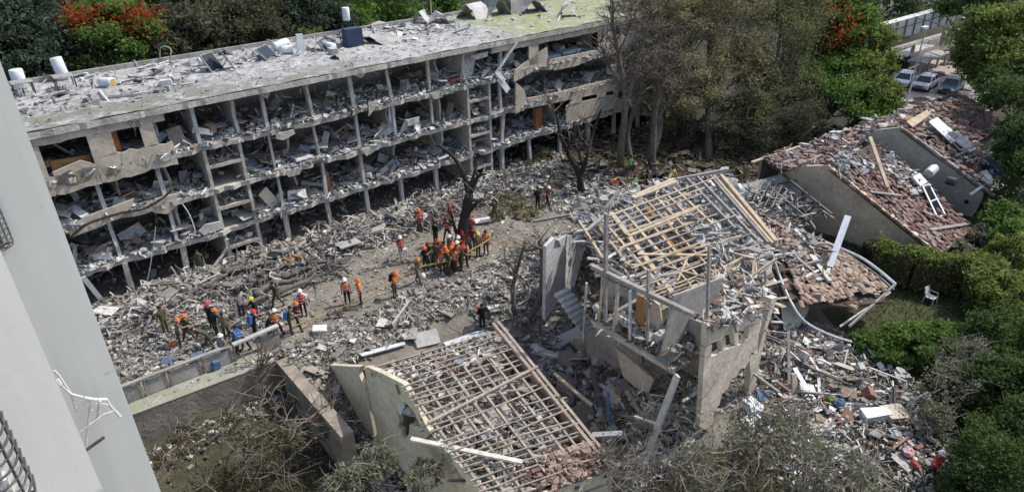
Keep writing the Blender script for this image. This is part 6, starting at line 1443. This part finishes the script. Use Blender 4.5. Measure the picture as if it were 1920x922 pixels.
# far wood beyond everything, one mass
n = 260; xs = rng.uniform(-190, 230, n); ys = 128+rng.uniform(-14, 60, n)-.12*np.abs(xs)*0; C0 = np.stack([xs, ys, rng.uniform(1, 9, n)], 1)
m2 = xs < 10; C0[m2, 1] -= 20
P = (C0[:, None]+rng.normal(size=(n, 110, 3))*np.array([3.2, 3.2, 2.2])).reshape(-1, 3); P = P[P[:, 2] > .2]
o = link(bpy.data.objects.new('far_wood', leaves_mesh(P, rng.uniform(.7, 1.5, len(P)), M['leaf_dark'], 'far_wood'))); o['kind'] = 'stuff'
# dusty stripped trees in the middle
GD = 'dusty trees beyond the houses'
def dusty(label, specs, basepx, n=26, tw=220, m='leaf_dust'):
    b = gat(*basepx); return tr_at(label, 'tree', specs, .26, m, base=b, group=GD, name='dusty_tree', nclump=n+8, per=165, spread=.16, tr=.28, twigs=tw, limbs=26, aspect=.3)
dusty('tall dusty grey brown tree nearest the end of the block', [(1225, 75, 66, 70), (1260, 140, 64, 65), (1205, 20, 68, 55), (1290, 40, 67, 60)], (1215, 305))
dusty('widest dusty brown tree in the middle of the dusty trees', [(1340, 60, 68, 80), (1360, 140, 65, 75), (1310, 190, 62, 60), (1400, 30, 70, 70), (1250, 210, 62, 45), (1300, 0, 72, 65)], (1330, 300), 28)
dusty('dusty olive tree against the green trees', [(1440, 90, 68, 70), (1450, 170, 66, 60), (1480, 30, 71, 55), (1400, 220, 62, 50), (1500, 190, 66, 45)], (1440, 275), 26, 160, 'leaf_mid')
tr_at('dark thin crowned shrub filled out to shade the ground below the dusty trees', 'shrub', [(1480, 235, 62, 42, .8), (1420, 255, 60, 40, .8), (1350, 250, 60, 42, .7), (1520, 225, 62, 34), (1290, 250, 61, 34)], .24, 'leaf_olive', low=True, name='shrub', nclump=18, per=70, twigs=120, aspect=.3)  # dark low growth added to deepen the shade under the trees
tr_at('pale olive brushwood leaning on the foot of the block', 'bush', [(1000, 305, 57, 24, .9), (985, 320, 55, 18, .8), (1020, 300, 57, 18)], .35, 'drygrass', name='brushwood', nclump=20, per=70, twigs=90, limbs=6, tr=.05, aspect=.2, low=True)
tr_at('low grey green scrub right of the charred forked tree', 'bush', [(955, 375, 47, 30, .25), (985, 402, 45.5, 30, .2), (930, 404, 45.5, 20, .25), (1030, 352, 50.5, 26, .25)], .22, 'leaf_dust', name='scrub', nclump=12, per=45, limbs=4, tr=.05, twigs=40, low=True)
# green trees at the upper right
GG = 'green trees at the upper right'
tr_at('bright green tree with red blossom at the top right of the dusty trees', 'flowering tree', [(1560, 40, 76, 55), (1600, 75, 74, 50), (1530, 90, 74, 40), (1590, 10, 78, 50)], .3, 'leaf_green', group=GG, name='flame_tree', nclump=30, per=120,
      flower=([(place(1528, 38, 73), (.7, .6, .5)), (place(1560, 20, 73), (1.0, .7, .5)), (place(1600, 60, 71), (.9, .6, .9)), (place(1575, 75, 71), (.8, .6, .8))], 150, .3))
tr_at('green tree beside the corrugated fence', 'tree', [(1635, 95, 74, 40), (1625, 150, 71, 45), (1655, 190, 68, 32), (1600, 130, 73, 40), (1635, 225, 67, 30)], .28, 'leaf_bright', group=GG, nclump=28, per=110)
tr_at('leafy green tree just behind the back eaves of the tiled houses', 'tree', [(1560, 190, 67, 48), (1610, 205, 66, 42), (1530, 160, 69, 38), (1570, 140, 70, 42)], .28, 'leaf_green', group=GG, nclump=28, per=110)
tr_at('large yellowish green tree at the right behind the parked cars', 'tree', [(1850, 75, 74, 48), (1905, 60, 74, 46), (1865, 125, 72, 46), (1915, 130, 70, 46), (1822, 110, 73, 26)], .28, 'leaf_bright', base=gat(1880, 178), group=GG, nclump=32, per=120)
tr_at('dark green tree right of the furthest tiled house', 'tree', [(1905, 200, 60, 42), (1868, 170, 66, 30), (1930, 260, 56, 40)], .26, 'leaf_dark', base=gat(1985, 330), group=GG, nclump=28, per=110)
tr_at('dark leafy bush right of the far tiled roof at the frame edge', 'bush', [(1898, 272, 58, 20), (1915, 300, 54, 20), (1905, 245, 64, 26), (1930, 315, 53, 22)], .24, 'leaf_dark', base=gat(1930, 335), group=GG, name='bush', nclump=26, per=90, limbs=6, tr=.08, low=True)
tr_at('dark mass of tree at the top right corner', 'tree', [(1880, 5, 95, 60), (1820, 0, 100, 50), (1700, -10, 118, 70)], .5, 'leaf_dark', group=GG)
# garden at the right
GB = 'bushes in the right garden'
tr_at('rounded green bush below the pale gable', 'bush', [(1880, 418, 50, 34, .9), (1905, 445, 48, 28)], .22, 'leaf_green', group=GB, name='bush', nclump=34, per=100, limbs=6, tr=.08, low=True)
tr_at('olive bush at the foot of the shaded brown gable', 'bush', [(1642, 470, 43.5, 20, .8), (1676, 490, 42.5, 20, .8)], .2, 'leaf_olive', group=GB, name='bush', nclump=34, per=100, limbs=6, tr=.06, low=True)
tr_at('large mixed green bush at the right edge above the lawn', 'bush', [(1870, 545, 41.5, 46, .8), (1845, 515, 43.5, 36, .8), (1910, 490, 46, 42)], .2, 'leaf_bright', group=GB, name='bush', nclump=44, per=120, limbs=8, tr=.08, spread=.14, low=True)
tr_at('dark bush under the corner of the red tile roof', 'bush', [(1800, 470, 46.5, 22, .8), (1838, 448, 48.5, 22)], .2, 'leaf_sparse', group=GB, name='bush', nclump=26, per=90, limbs=6, tr=.06, low=True)
tr_at('broad green bush between the collapsed tiles and the heap', 'bush', [(1710, 648, 34, 50, .55), (1655, 655, 33.4, 36, .55), (1768, 640, 35, 46, .55), (1622, 640, 34, 24, .5), (1815, 670, 34, 34, .6)], .17, 'leaf_green', group=GB, name='bush', nclump=50, per=130, limbs=8, tr=.06, spread=.13, low=True)
tr_at('dark tall bush at the right edge below the lawn', 'bush', [(1895, 635, 36, 56, .9), (1860, 720, 31.5, 46, .9), (1915, 750, 31.5, 60)], .17, 'leaf_dark', group=GB, name='bush', nclump=46, per=120, limbs=8, tr=.08, spread=.14, low=True)
tr_at('dark bush filling the lower right corner', 'bush', [(1885, 870, 26.5, 76, .9), (1930, 820, 29, 60), (1835, 915, 25, 44)], .14, 'leaf_dark', group=GB, name='bush', nclump=46, per=130, limbs=8, tr=.06, spread=.14, low=True)
tr_at('half bare grey shrub between heap and dark bushes', 'shrub', [(1785, 730, 30.5, 46, 1.0), (1745, 790, 28.6, 34), (1805, 665, 33.5, 34)], .13, 'leaf_sparse', group=GB, name='shrub', nclump=20, per=60, twigs=160, limbs=22, tr=.06)
def hedge(pts, w, h, m, label):
    P0 = [gat(x, y) for x, y in pts]; r = root('hedge', label, 'hedge', P0[0], GB); P = []
    for i in range(len(P0)-1):
        a, b = P0[i], P0[i+1]; n = int(np.linalg.norm(b-a)*950); t = rng.random((n, 1)); s = np.cross((b-a)/np.linalg.norm(b-a), Z)
        k = rng.random((n, 1)); off = np.where(k < .5, rng.uniform(-1, 1, (n, 1)), np.sign(rng.normal(size=(n, 1))))*w/2; zz = np.where(k < .5, h, rng.random((n, 1))*h)
        P.append(a+(b-a)*t+s*off+Z*zz+rng.normal(0, .09, (n, 3)))
    P = np.concatenate(P)-np.array(r['_loc'])
    P[:, 2] *= 1+.12*vnoise(P[:, 0], P[:, 1], 2.0)
    o = link(bpy.data.objects.new('foliage', leaves_mesh(P, .2*rng.uniform(.6, 1.4, len(P)), M[m], 'foliage', .5))); o.parent = r
    mb = MB()
    for i in range(len(P0)-1): mb.beam(P0[i]+Z*h*.45, P0[i+1]+Z*h*.45, w*.7, h*.85)
    mb.build('branches', M['wood_dark'], r)
    return r
hedge([(1632, 518), (1700, 538), (1780, 548), (1860, 556)], 1.1, 2.3, 'leaf_bright', 'long clipped green hedge shading the lawn with the white chair')
# front scrub: half stripped grey green trees
GF = 'half stripped trees in the front'
tr_at('grey leafless scrub tree left of the leaning white board', 'tree', [(1215, 800, 23, 55, .9), (1260, 740, 25, 45, .9), (1160, 870, 21, 42)], .15, 'leaf_sparse', group=GF, name='scrub_tree', nclump=6, per=16, twigs=330, limbs=30, tr=.07)
tr_at('grey green half stripped tree in the middle of the front scrub', 'tree', [(1370, 850, 20, 85, .8), (1310, 890, 19, 60, .8), (1430, 820, 21.5, 60, .8)], .14, 'leaf_sparse', group=GF, name='scrub_tree', nclump=18, per=34, twigs=260, limbs=30, tr=.08)
tr_at('greener half stripped tree at the front right of the scrub', 'tree', [(1520, 880, 19.5, 75, .8), (1480, 820, 21, 50, .7), (1590, 905, 19, 50)], .14, 'leaf_sparse', group=GF, name='scrub_tree', nclump=18, per=36, twigs=230, limbs=26, tr=.07)
tr_at('thin brown shrub in the lower middle of the scrub', 'tree', [(1260, 910, 18.5, 55, .8), (1180, 915, 18.5, 40)], .12, 'drygrass', group=GF, name='scrub_tree', nclump=10, per=26, twigs=170, limbs=18, tr=.05)
tr_at('dry straw coloured shrub in the sunk garden', 'shrub', [(500, 835, 22, 38, .7), (540, 820, 22, 30, .6)], .16, 'drygrass', name='shrub', group='shrubs in the sunk garden', nclump=22, per=80, twigs=90, limbs=6, tr=.04, aspect=.3)
tr_at('dark dry shrub against the yellow gable base', 'shrub', [(790, 895, 20, 40, .7), (700, 870, 21, 38, .7), (650, 905, 20, 36, .7)], .14, 'leaf_sparse', name='shrub', group='shrubs in the sunk garden', nclump=22, per=80, twigs=160, limbs=10, tr=.04)
tr_at('brown brushwood under the long retaining wall', 'shrub', [(350, 820, 24.5, 30, .5), (420, 795, 25.5, 30, .5), (320, 860, 23, 28, .5)], .16, 'drygrass', name='shrub', group='shrubs in the sunk garden', nclump=18, per=60, twigs=140, limbs=8, tr=.04, aspect=.25)
# bare branches
def vp(base, px, py):
    n = np.array([base[0], base[1], 0.0]); n /= np.linalg.norm(n); return onp(px, py, base, n)
def limb_tree(name, label, cat, lines, m, group=None, twig=0, ttm='bark'):
    """lines: (base px, [px...], r0, r1): limbs on the upright plane through the first foot"""
    base = gat(*lines[0][0][0]); r = root(name, label, cat, base, group); mb = MB(); tips = []
    for k, (pts, r0, r1) in enumerate(lines):
        P = [vp(base, x, y)+np.array([0, rng.normal(0, .25) if i > 0 else 0, 0]) for i, (x, y) in enumerate(pts)]
        P = curve(P, 4); mb.tube(P, [r0+(r1-r0)*i/(len(P)-1) for i in range(len(P))], 7); tips.append(P)
    mb.build('trunk', M[m], r, smooth=True)
    if twig:
        tb = MB()
        for _ in range(twig):
            P = tips[rng.integers(len(tips))]; p = P[rng.integers(len(P)//3, len(P))]; d = rng.normal(size=3); d[2] = abs(d[2])+.3; d /= np.linalg.norm(d); l = rng.uniform(.6, 2.4)
            q = p+d*l*.5+rng.normal(0, .1, 3); e = q+d*l*.5+rng.normal(0, .25, 3); tb.tube([p, q, e], [.045, .03, .01], 4, cap=False)
            for _ in range(3):
                d2 = d+rng.normal(0, .7, 3); tb.tube([q, q+d2*l*.4], [.022, .006], 3, cap=False)
        tb.build('twigs', M[ttm], r, kind='stuff')
    return r
limb_tree('charred_tree', 'charred forked dead tree in front of the second stair beside the crowd', 'dead tree', [([(868, 470), (868, 430), (874, 395), (880, 362)], .42, .30), ([(880, 370), (870, 330), (850, 295), (820, 266)], .22, .08), ([(882, 362), (896, 335), (912, 322)], .18, .06), ([(880, 350), (890, 325), (893, 300), (897, 285)], .13, .04), ([(876, 400), (893, 378), (906, 368)], .18, .08), ([(862, 455), (850, 420), (846, 395)], .14, .06)], 'bark_dark', twig=14)
limb_tree('bare_tree', 'bare dark tree with two rising limbs under the right end of the block', 'dead tree', [([(1090, 360), (1085, 325), (1066, 290), (1050, 250), (1045, 215)], .30, .10), ([(1087, 330), (1098, 295), (1112, 255), (1128, 205)], .22, .08), ([(1062, 285), (1072, 255), (1075, 225)], .12, .05), ([(1046, 225), (1035, 205), (1028, 190)], .08, .03), ([(1092, 310), (1085, 280), (1090, 250)], .10, .04)], 'bark_dark', twig=26)
limb_tree('bare_tree', 'tall grey bare tree covering the right end of the block', 'dead tree', [([(1163, 318), (1165, 260), (1172, 190), (1162, 110), (1150, 50), (1148, 5)], .34, .08), ([(1168, 215), (1185, 150), (1205, 90), (1215, 40)], .2, .06), ([(1165, 170), (1140, 120), (1125, 80)], .14, .04), ([(1172, 190), (1200, 160), (1225, 130)], .14, .04), ([(1160, 100), (1178, 60), (1185, 20)], .1, .03)], 'bark', twig=190)
limb_tree('bare_tree', 'slender grey trunk just right of the tall bare tree', 'dead tree', [([(1182, 300), (1178, 250), (1195, 180), (1215, 110), (1240, 60)], .26, .08), ([(1188, 215), (1170, 160), (1165, 120)], .12, .04), ([(1205, 150), (1240, 130), (1265, 100)], .12, .04)], 'bark', twig=150)
limb_tree('bare_tree', 'thick dark trunk under the widest dusty tree', 'dead tree', [([(1222, 312), (1225, 250), (1232, 190), (1250, 130)], .36, .14), ([(1228, 230), (1260, 190), (1290, 160)], .16, .05)], 'bark', twig=80)
limb_tree('bare_branch', 'dark bare branch rising past the left end windows of the block', 'dead branch', [([(100, 345), (103, 300), (112, 255), (124, 215), (128, 200)], .09, .05), ([(124, 215), (140, 198), (160, 190)], .06, .02), ([(126, 208), (118, 190), (112, 180)], .05, .02)], 'bark_dark', twig=4)
GBR = 'bare branches in the sunk garden'
for pts, r0, r1, lab in (([(640, 845), (600, 830), (560, 815), (545, 818)], .07, .03, 'pale bent branch lying toward the yellow gable'), ([(640, 850), (615, 820), (590, 800), (575, 785)], .08, .03, 'forked grey branch rising from the garden near the side wall'), ([(470, 905), (455, 885), (460, 862), (468, 850)], .06, .03, 'pale upright branch in the garden grass'),
                         ([(560, 800), (545, 780), (530, 760), (495, 745)], .06, .03, 'thin pale branch under the corner of the retaining walls'), ([(505, 740), (492, 715), (485, 700), (488, 690)], .05, .03, 'grey stem standing against the long retaining wall'), ([(600, 870), (575, 880), (540, 885), (500, 870)], .05, .02, 'curved branch lying low in the garden')):
    limb_tree('bare_branch', lab, 'dead branch', [(pts, r0, r1)], 'bark_grey', GBR, twig=16)
limb_tree('bare_branch', 'tangled roots and branches leaning at the left of the torn open house', 'dead branch', [([(965, 590), (962, 545), (972, 500), (985, 450)], .16, .08), ([(990, 600), (1012, 560), (1018, 500), (1012, 450)], .22, .10), ([(985, 470), (1010, 458), (1040, 462)], .1, .04), ([(968, 520), (955, 500), (940, 495)], .08, .03)], 'bark_grey', twig=22)
# grass and weeds
def grass(n, x0, x1, y0, y1, mask, m, h):
    x, y = rng.uniform(x0, x1, n), rng.uniform(y0, y1, n); k = mask(x, y); x, y = x[k], y[k]; n = len(x)
    P = np.stack([x, y, gh(x, y)], 1); a = rng.uniform(0, 6.283, n); w = np.stack([np.cos(a), np.sin(a), 0*a], 1)*.03; H = h*rng.uniform(.4, 1.2, n)
    tip = P+np.stack([rng.normal(0, .08, n), rng.normal(0, .08, n), H], 1)
    Vt = np.stack([P-w, P+w, tip], 1).reshape(-1, 3); o = link(bpy.data.objects.new('grass', np_mesh('grass', Vt, np.arange(n*3).reshape(-1, 3), M[m]))); o['kind'] = 'stuff'
grass(30000, 13, 34, 18, 42, lambda x, y: (x > 15.5+(y-24)*.35), 'grass', .22)
grass(26000, -18, -2, 12, 27, lambda x, y: noA(x, y) & ((x-QC[0])*V[0]+(y-QC[1])*V[1] < -3) & (vnoise(x, y, .6, 3) > -.15), 'drygrass', .30)
grass(9000, -18, -6, 14, 24, lambda x, y: noA(x, y) & (vnoise(x, y, .7, 12) > .15), 'grass', .18)
grass(26000, 2, 16, 12, 22, lambda x, y: noA(x, y), 'drygrass', .35)

# ================================================================== FAR STREET, CARS, FENCE (upper right)
def vy(base, py):
    """height above a foot at which the picture row py is reached"""
    lo, hi = -2.0, 20.0
    for _ in range(40):
        mid = (lo+hi)/2; v = np.array([base[0], base[1], mid])-CAM
        y = CY-FPX*v.dot(UP)/v.dot(FWD)
        if y > py: lo = mid
        else: hi = mid
    return lo
st = MB().prism([at(1640, 260, .02), at(1680, 118, .02), at(1760, 112, .02), at(1900, 140, .02), at(1840, 240, .02)], (0, 0, -.1)).build('street', M['paving']); st['kind'] = 'structure'
w1, w2 = at(1668, 128, 0), at(1805, 84, 0); dW = (w2-w1)/np.linalg.norm(w2-w1); nW = np.array([-dW[1], dW[0], 0]); hW = 2.25
sw = root('stone_wall', 'rough stone retaining wall below the pale corrugated fence', 'wall', w1)
Lw = np.linalg.norm(w2-w1); MB().prism([w1-dW*4, w2+dW*3, w2+dW*3+nW*.5, w1-dW*4+nW*.5], (0, 0, hW)).build('core', M['plaster_dark'], sw)
stm = bpy.data.meshes.new('stone'); 
q_ = MB().box((0, 0, 0), (1, 1, 1)); stm.from_pydata([tuple(np.array(v)*(1+rng.uniform(-.18, .18, 3))) for v in q_.v], [], q_.f); stm.materials.append(M['plaster']); 
for r_ in range(4):
    s = -3.5
    while s < Lw+2.5:
        l = rng.uniform(.9, 1.6); o = link(bpy.data.objects.new('stone', stm)); o.parent = sw
        p = dW*(s+l/2)-nW*.06+Z*(hW*(r_+.5)/4); o.location = tuple(p); o.rotation_euler = (0, 0, math.atan2(dW[1], dW[0])); o.scale = (l*.94, .3*rng.uniform(.7, 1.3), hW/4*.9); s += l
MB().box((w1+w2)/2+nW*.25+Z*(hW+.06), (Lw+7, .7, .12), (dW, nW, Z)).build('coping', M['concrete'], sw)
cf = root('corrugated_fence', 'pale corrugated sheet fence on top of the stone wall', 'fence', at(1638, 88, 2.3))
f1, f2 = at(1638, 88, 2.3), at(1788, 41, 2.3); hF_ = (vy(f1, 53)+vy(f2, 9))/2-2.3; dF = (f2-f1)/np.linalg.norm(f2-f1); nF = np.array([-dF[1], dF[0], 0]); Lf2 = np.linalg.norm(f2-f1); npn = 9
for i in range(npn):
    a = f1+dF*(Lf2*i/npn); l = Lf2/npn-.06; mb = MB(); k = 18
    pts = [a+dF*(l*j/k)+nF*(.05*(j % 2)) for j in range(k+1)]
    mb.add(pts+[p+Z*hF_ for p in pts]+[p+nF*.02 for p in pts]+[p+nF*.02+Z*hF_ for p in pts], [(j, j+1, k+2+j, k+1+j) for j in range(k)]+[(2*(k+1)+j, 3*(k+1)+j, 3*(k+1)+j+1, 2*(k+1)+j+1) for j in range(k)])
    mb.build('sheet', M['metal'], cf)
    MB().box(a-dF*.03-nF*.1+Z*hF_*.5, (.12, .1, hF_), (dF, nF, Z)).build('post', M['iron'], cf)
MB().box((f1+f2)/2-nF*.09+Z*hF_*.62, (Lf2, .06, .12), (dF, nF, Z)).build('rail', M['iron'], cf)
for i in range(npn): MB().box(f1+dF*(Lf2*(i+.5)/npn)+nF*.55+Z*(hF_+.03), (Lf2/npn*.96, 1.1, .06), (dF, nF, Z)).build('top_sheet', M['white_paint'], cf)
# dark shed roof, carport, white low wall
cp0 = at(1722, 140, 0); zlo, zhi = vy(cp0+U*2, 112), vy(cp0+U*2+V*2.2, 99); cpt_ = root('carport', 'dark open carport with a grey flat roof behind the parked cars', 'carport', cp0)
for z_, o_, m_ in ((zlo, 0, 'concrete'), (zhi, 2.0, 'plaster_grey')): MB().box(cp0+U*3.5+V*(.6+o_)+Z*z_, (8, 1.8, .2), (U, V, Z)).build('roof', M[m_], cpt_)
MB().box(cp0+U*3.5+V*3.4+Z*1.0, (9, .2, 2.2), (U, V, Z)).build('rear_wall', M['black'], cpt_)  # wall coloured black to paint in the shade under the roof
for s in (-.3, 2.2, 4.8, 7.2): MB().box(cp0+U*s-V*.1+Z*(zlo-.1)/2, (.2, .2, zlo-.1), (U, V, Z)).build('post', M['interior'], cpt_)
for k in range(3): MB().box(at(1764+9*k, 84, 3.0)+Z*1.0, (.5, .3, 2.2), (U, V, Z)).build('pier', M['plaster'], cpt_)
lw = at(1835, 62, 0); solo(MB().box(lw+Z*1.4, (9, .4, 2.4), (U*.95-V*.3, V*.95+U*.3, Z)), 'white_wall', M['white_paint'], 'low white wall at the far end beyond the corrugated fence', 'wall')
bsd = at(1750, 25, 0); db = root('dark_building', 'dark low building beyond the corrugated fence at the top right', 'building', bsd)
MB().box(bsd+Z*2.5+V*8, (26, 8, 5), (U, V, Z)).build('wall', M['interior'], db); MB().box(bsd+Z*5.2+V*8, (27, 9, .35), (U, V, Z)).build('roof', M['wood_dark'], db)
for k in range(6): MB().box(bsd+U*(-10+4*k)+V*3.98+Z*2.6, (1.6, .08, 1.5), (U, V, Z)).build('window', M['pane'], db)
# lamp post and sign
lp = at(1699, 196, 0); lpo = root('street_lamp', 'tall thin grey street lamp beside the parked cars', 'street lamp', lp); hL = vy(lp, 52)
MB().tube([lp, lp+Z*hL*.5, lp+Z*hL], [.11, .08, .06], 8).build('pole', M['metal'], lpo); MB().box(lp+Z*(hL+.05)-U*.3, (1.0, .4, .2), (U, V, Z)).build('lamp_head', M['white_paint'], lpo)
sg = at(1700, 130, 0); hs = vy(sg, 92); so_ = root('road_sign', 'orange red round road sign on a thin pole behind the cars', 'road sign', sg)
MB().tube([sg, sg+Z*hs], .05, 6).build('pole', M['iron'], so_); MB().tube([sg+Z*hs-V*.1, sg+Z*hs-V*.16], .55, 14).build('sign_face', M['wood_orange'], so_)
def car(px0, px1, paint, label):
    a, b = at(*px0, .0), at(*px1, .0); d = (b-a)/np.linalg.norm(b-a); s = np.cross(Z, d)*-1.0; c = (a+b)/2
    r = root('parked_car', label, 'car', c, 'cars parked in the far street'); Lc, W = 4.2, 1.75
    def P(x, y, z): return c+d*x+s*y+Z*z
    prof = [(-2.1, .35), (-2.1, .62), (-2.0, .80), (-1.0, .95), (1.55, .98), (2.0, .92), (2.1, .6), (2.08, .35)]
    mb = MB(); n = len(prof)
    for y, k in ((-W/2, .95), (-W/2*.96, 1), (W/2*.96, 1), (W/2, .95)): mb.v += [tuple(P(x*k, y, z if k == 1 else .35+(z-.35)*.9)) for x, z in prof]
    for l in range(3):
        for i in range(n): mb.f.append((l*n+i, l*n+(i+1) % n, (l+1)*n+(i+1) % n, (l+1)*n+i))
    mb.f.append(tuple(range(n))); mb.f.append(tuple(3*n+i for i in range(n)))
    body = mb.build('body', paint, r)
    lo = [(-1.15, .93), (1.75, .96)]; hi = [(-.45, 1.44), (1.25, 1.46)]
    mb = MB(); mb.v = [tuple(P(x, y, z)) for x, y, z in ((-1.15, -.80, .93), (1.8, -.80, .96), (1.8, .80, .96), (-1.15, .80, .93), (-.40, -.62, 1.45), (1.3, -.62, 1.47), (1.3, .62, 1.47), (-.40, .62, 1.45))]; mb.f = CF.tolist()
    mb.build('cabin', M['pane'], r)
    MB().add([P(x, y, z) for x, y, z in ((-.5, -.66, 1.44), (1.35, -.66, 1.46), (1.35, .66, 1.46), (-.5, .66, 1.44), (-.38, -.6, 1.5), (1.25, -.6, 1.52), (1.25, .6, 1.52), (-.38, .6, 1.5))], CF.tolist()).build('roof', paint, r)
    for y in (-1, 1):
        for x0, x1 in (((-1.15, .93), (-.42, 1.45)), ((.35, .97), (.38, 1.46)), ((1.8, .96), (1.3, 1.47))): MB().beam(P(x0[0], y*.81, x0[1]), P(x1[0], y*.635, x1[1]), .09, .05).build('pillar', paint, r)
        for x in (-1.35, 1.3):
            w = MB().tube([P(x, y*.68, .33), P(x, y*.9, .33)], .33, 12).build('wheel', M['black'], r); 
        MB().box(P(-2.06, y*.6, .68), (.1, .38, .16), (d, s, Z)).build('headlight', M['white_paint'], r); MB().box(P(2.06, y*.62, .78), (.1, .28, .18), (d, s, Z)).build('tail_light', M['cloth_red'], r)
        MB().box(P(-.75, y*.95, 1.0), (.12, .16, .12), (d, s, Z)).build('mirror', paint, r)
    MB().box(P(-2.1, 0, .42), (.12, 1.5, .14), (d, s, Z)).build('bumper', M['iron'], r); MB().box(P(-2.12, 0, .62), (.06, .8, .12), (d, s, Z)).build('grille', M['black'], r)
    return r
cp_ = lambda n, c: mat(n, c, tuple(x*.85 for x in c), 1, rough=.35, bump=0, spec=.6)
car((1716, 176), (1748, 156), cp_('silver_car_paint', (.60, .60, .58)), 'silver hatchback parked in the far street between two other cars')
car((1766, 184), (1796, 160), cp_('blue_car_paint', (.10, .13, .18)), 'dark blue grey car parked right of the silver hatchback')
car((1680, 170), (1706, 150), cp_('white_car_paint', (.68, .70, .70)), 'white car half hidden by the green tree left of the silver hatchback')
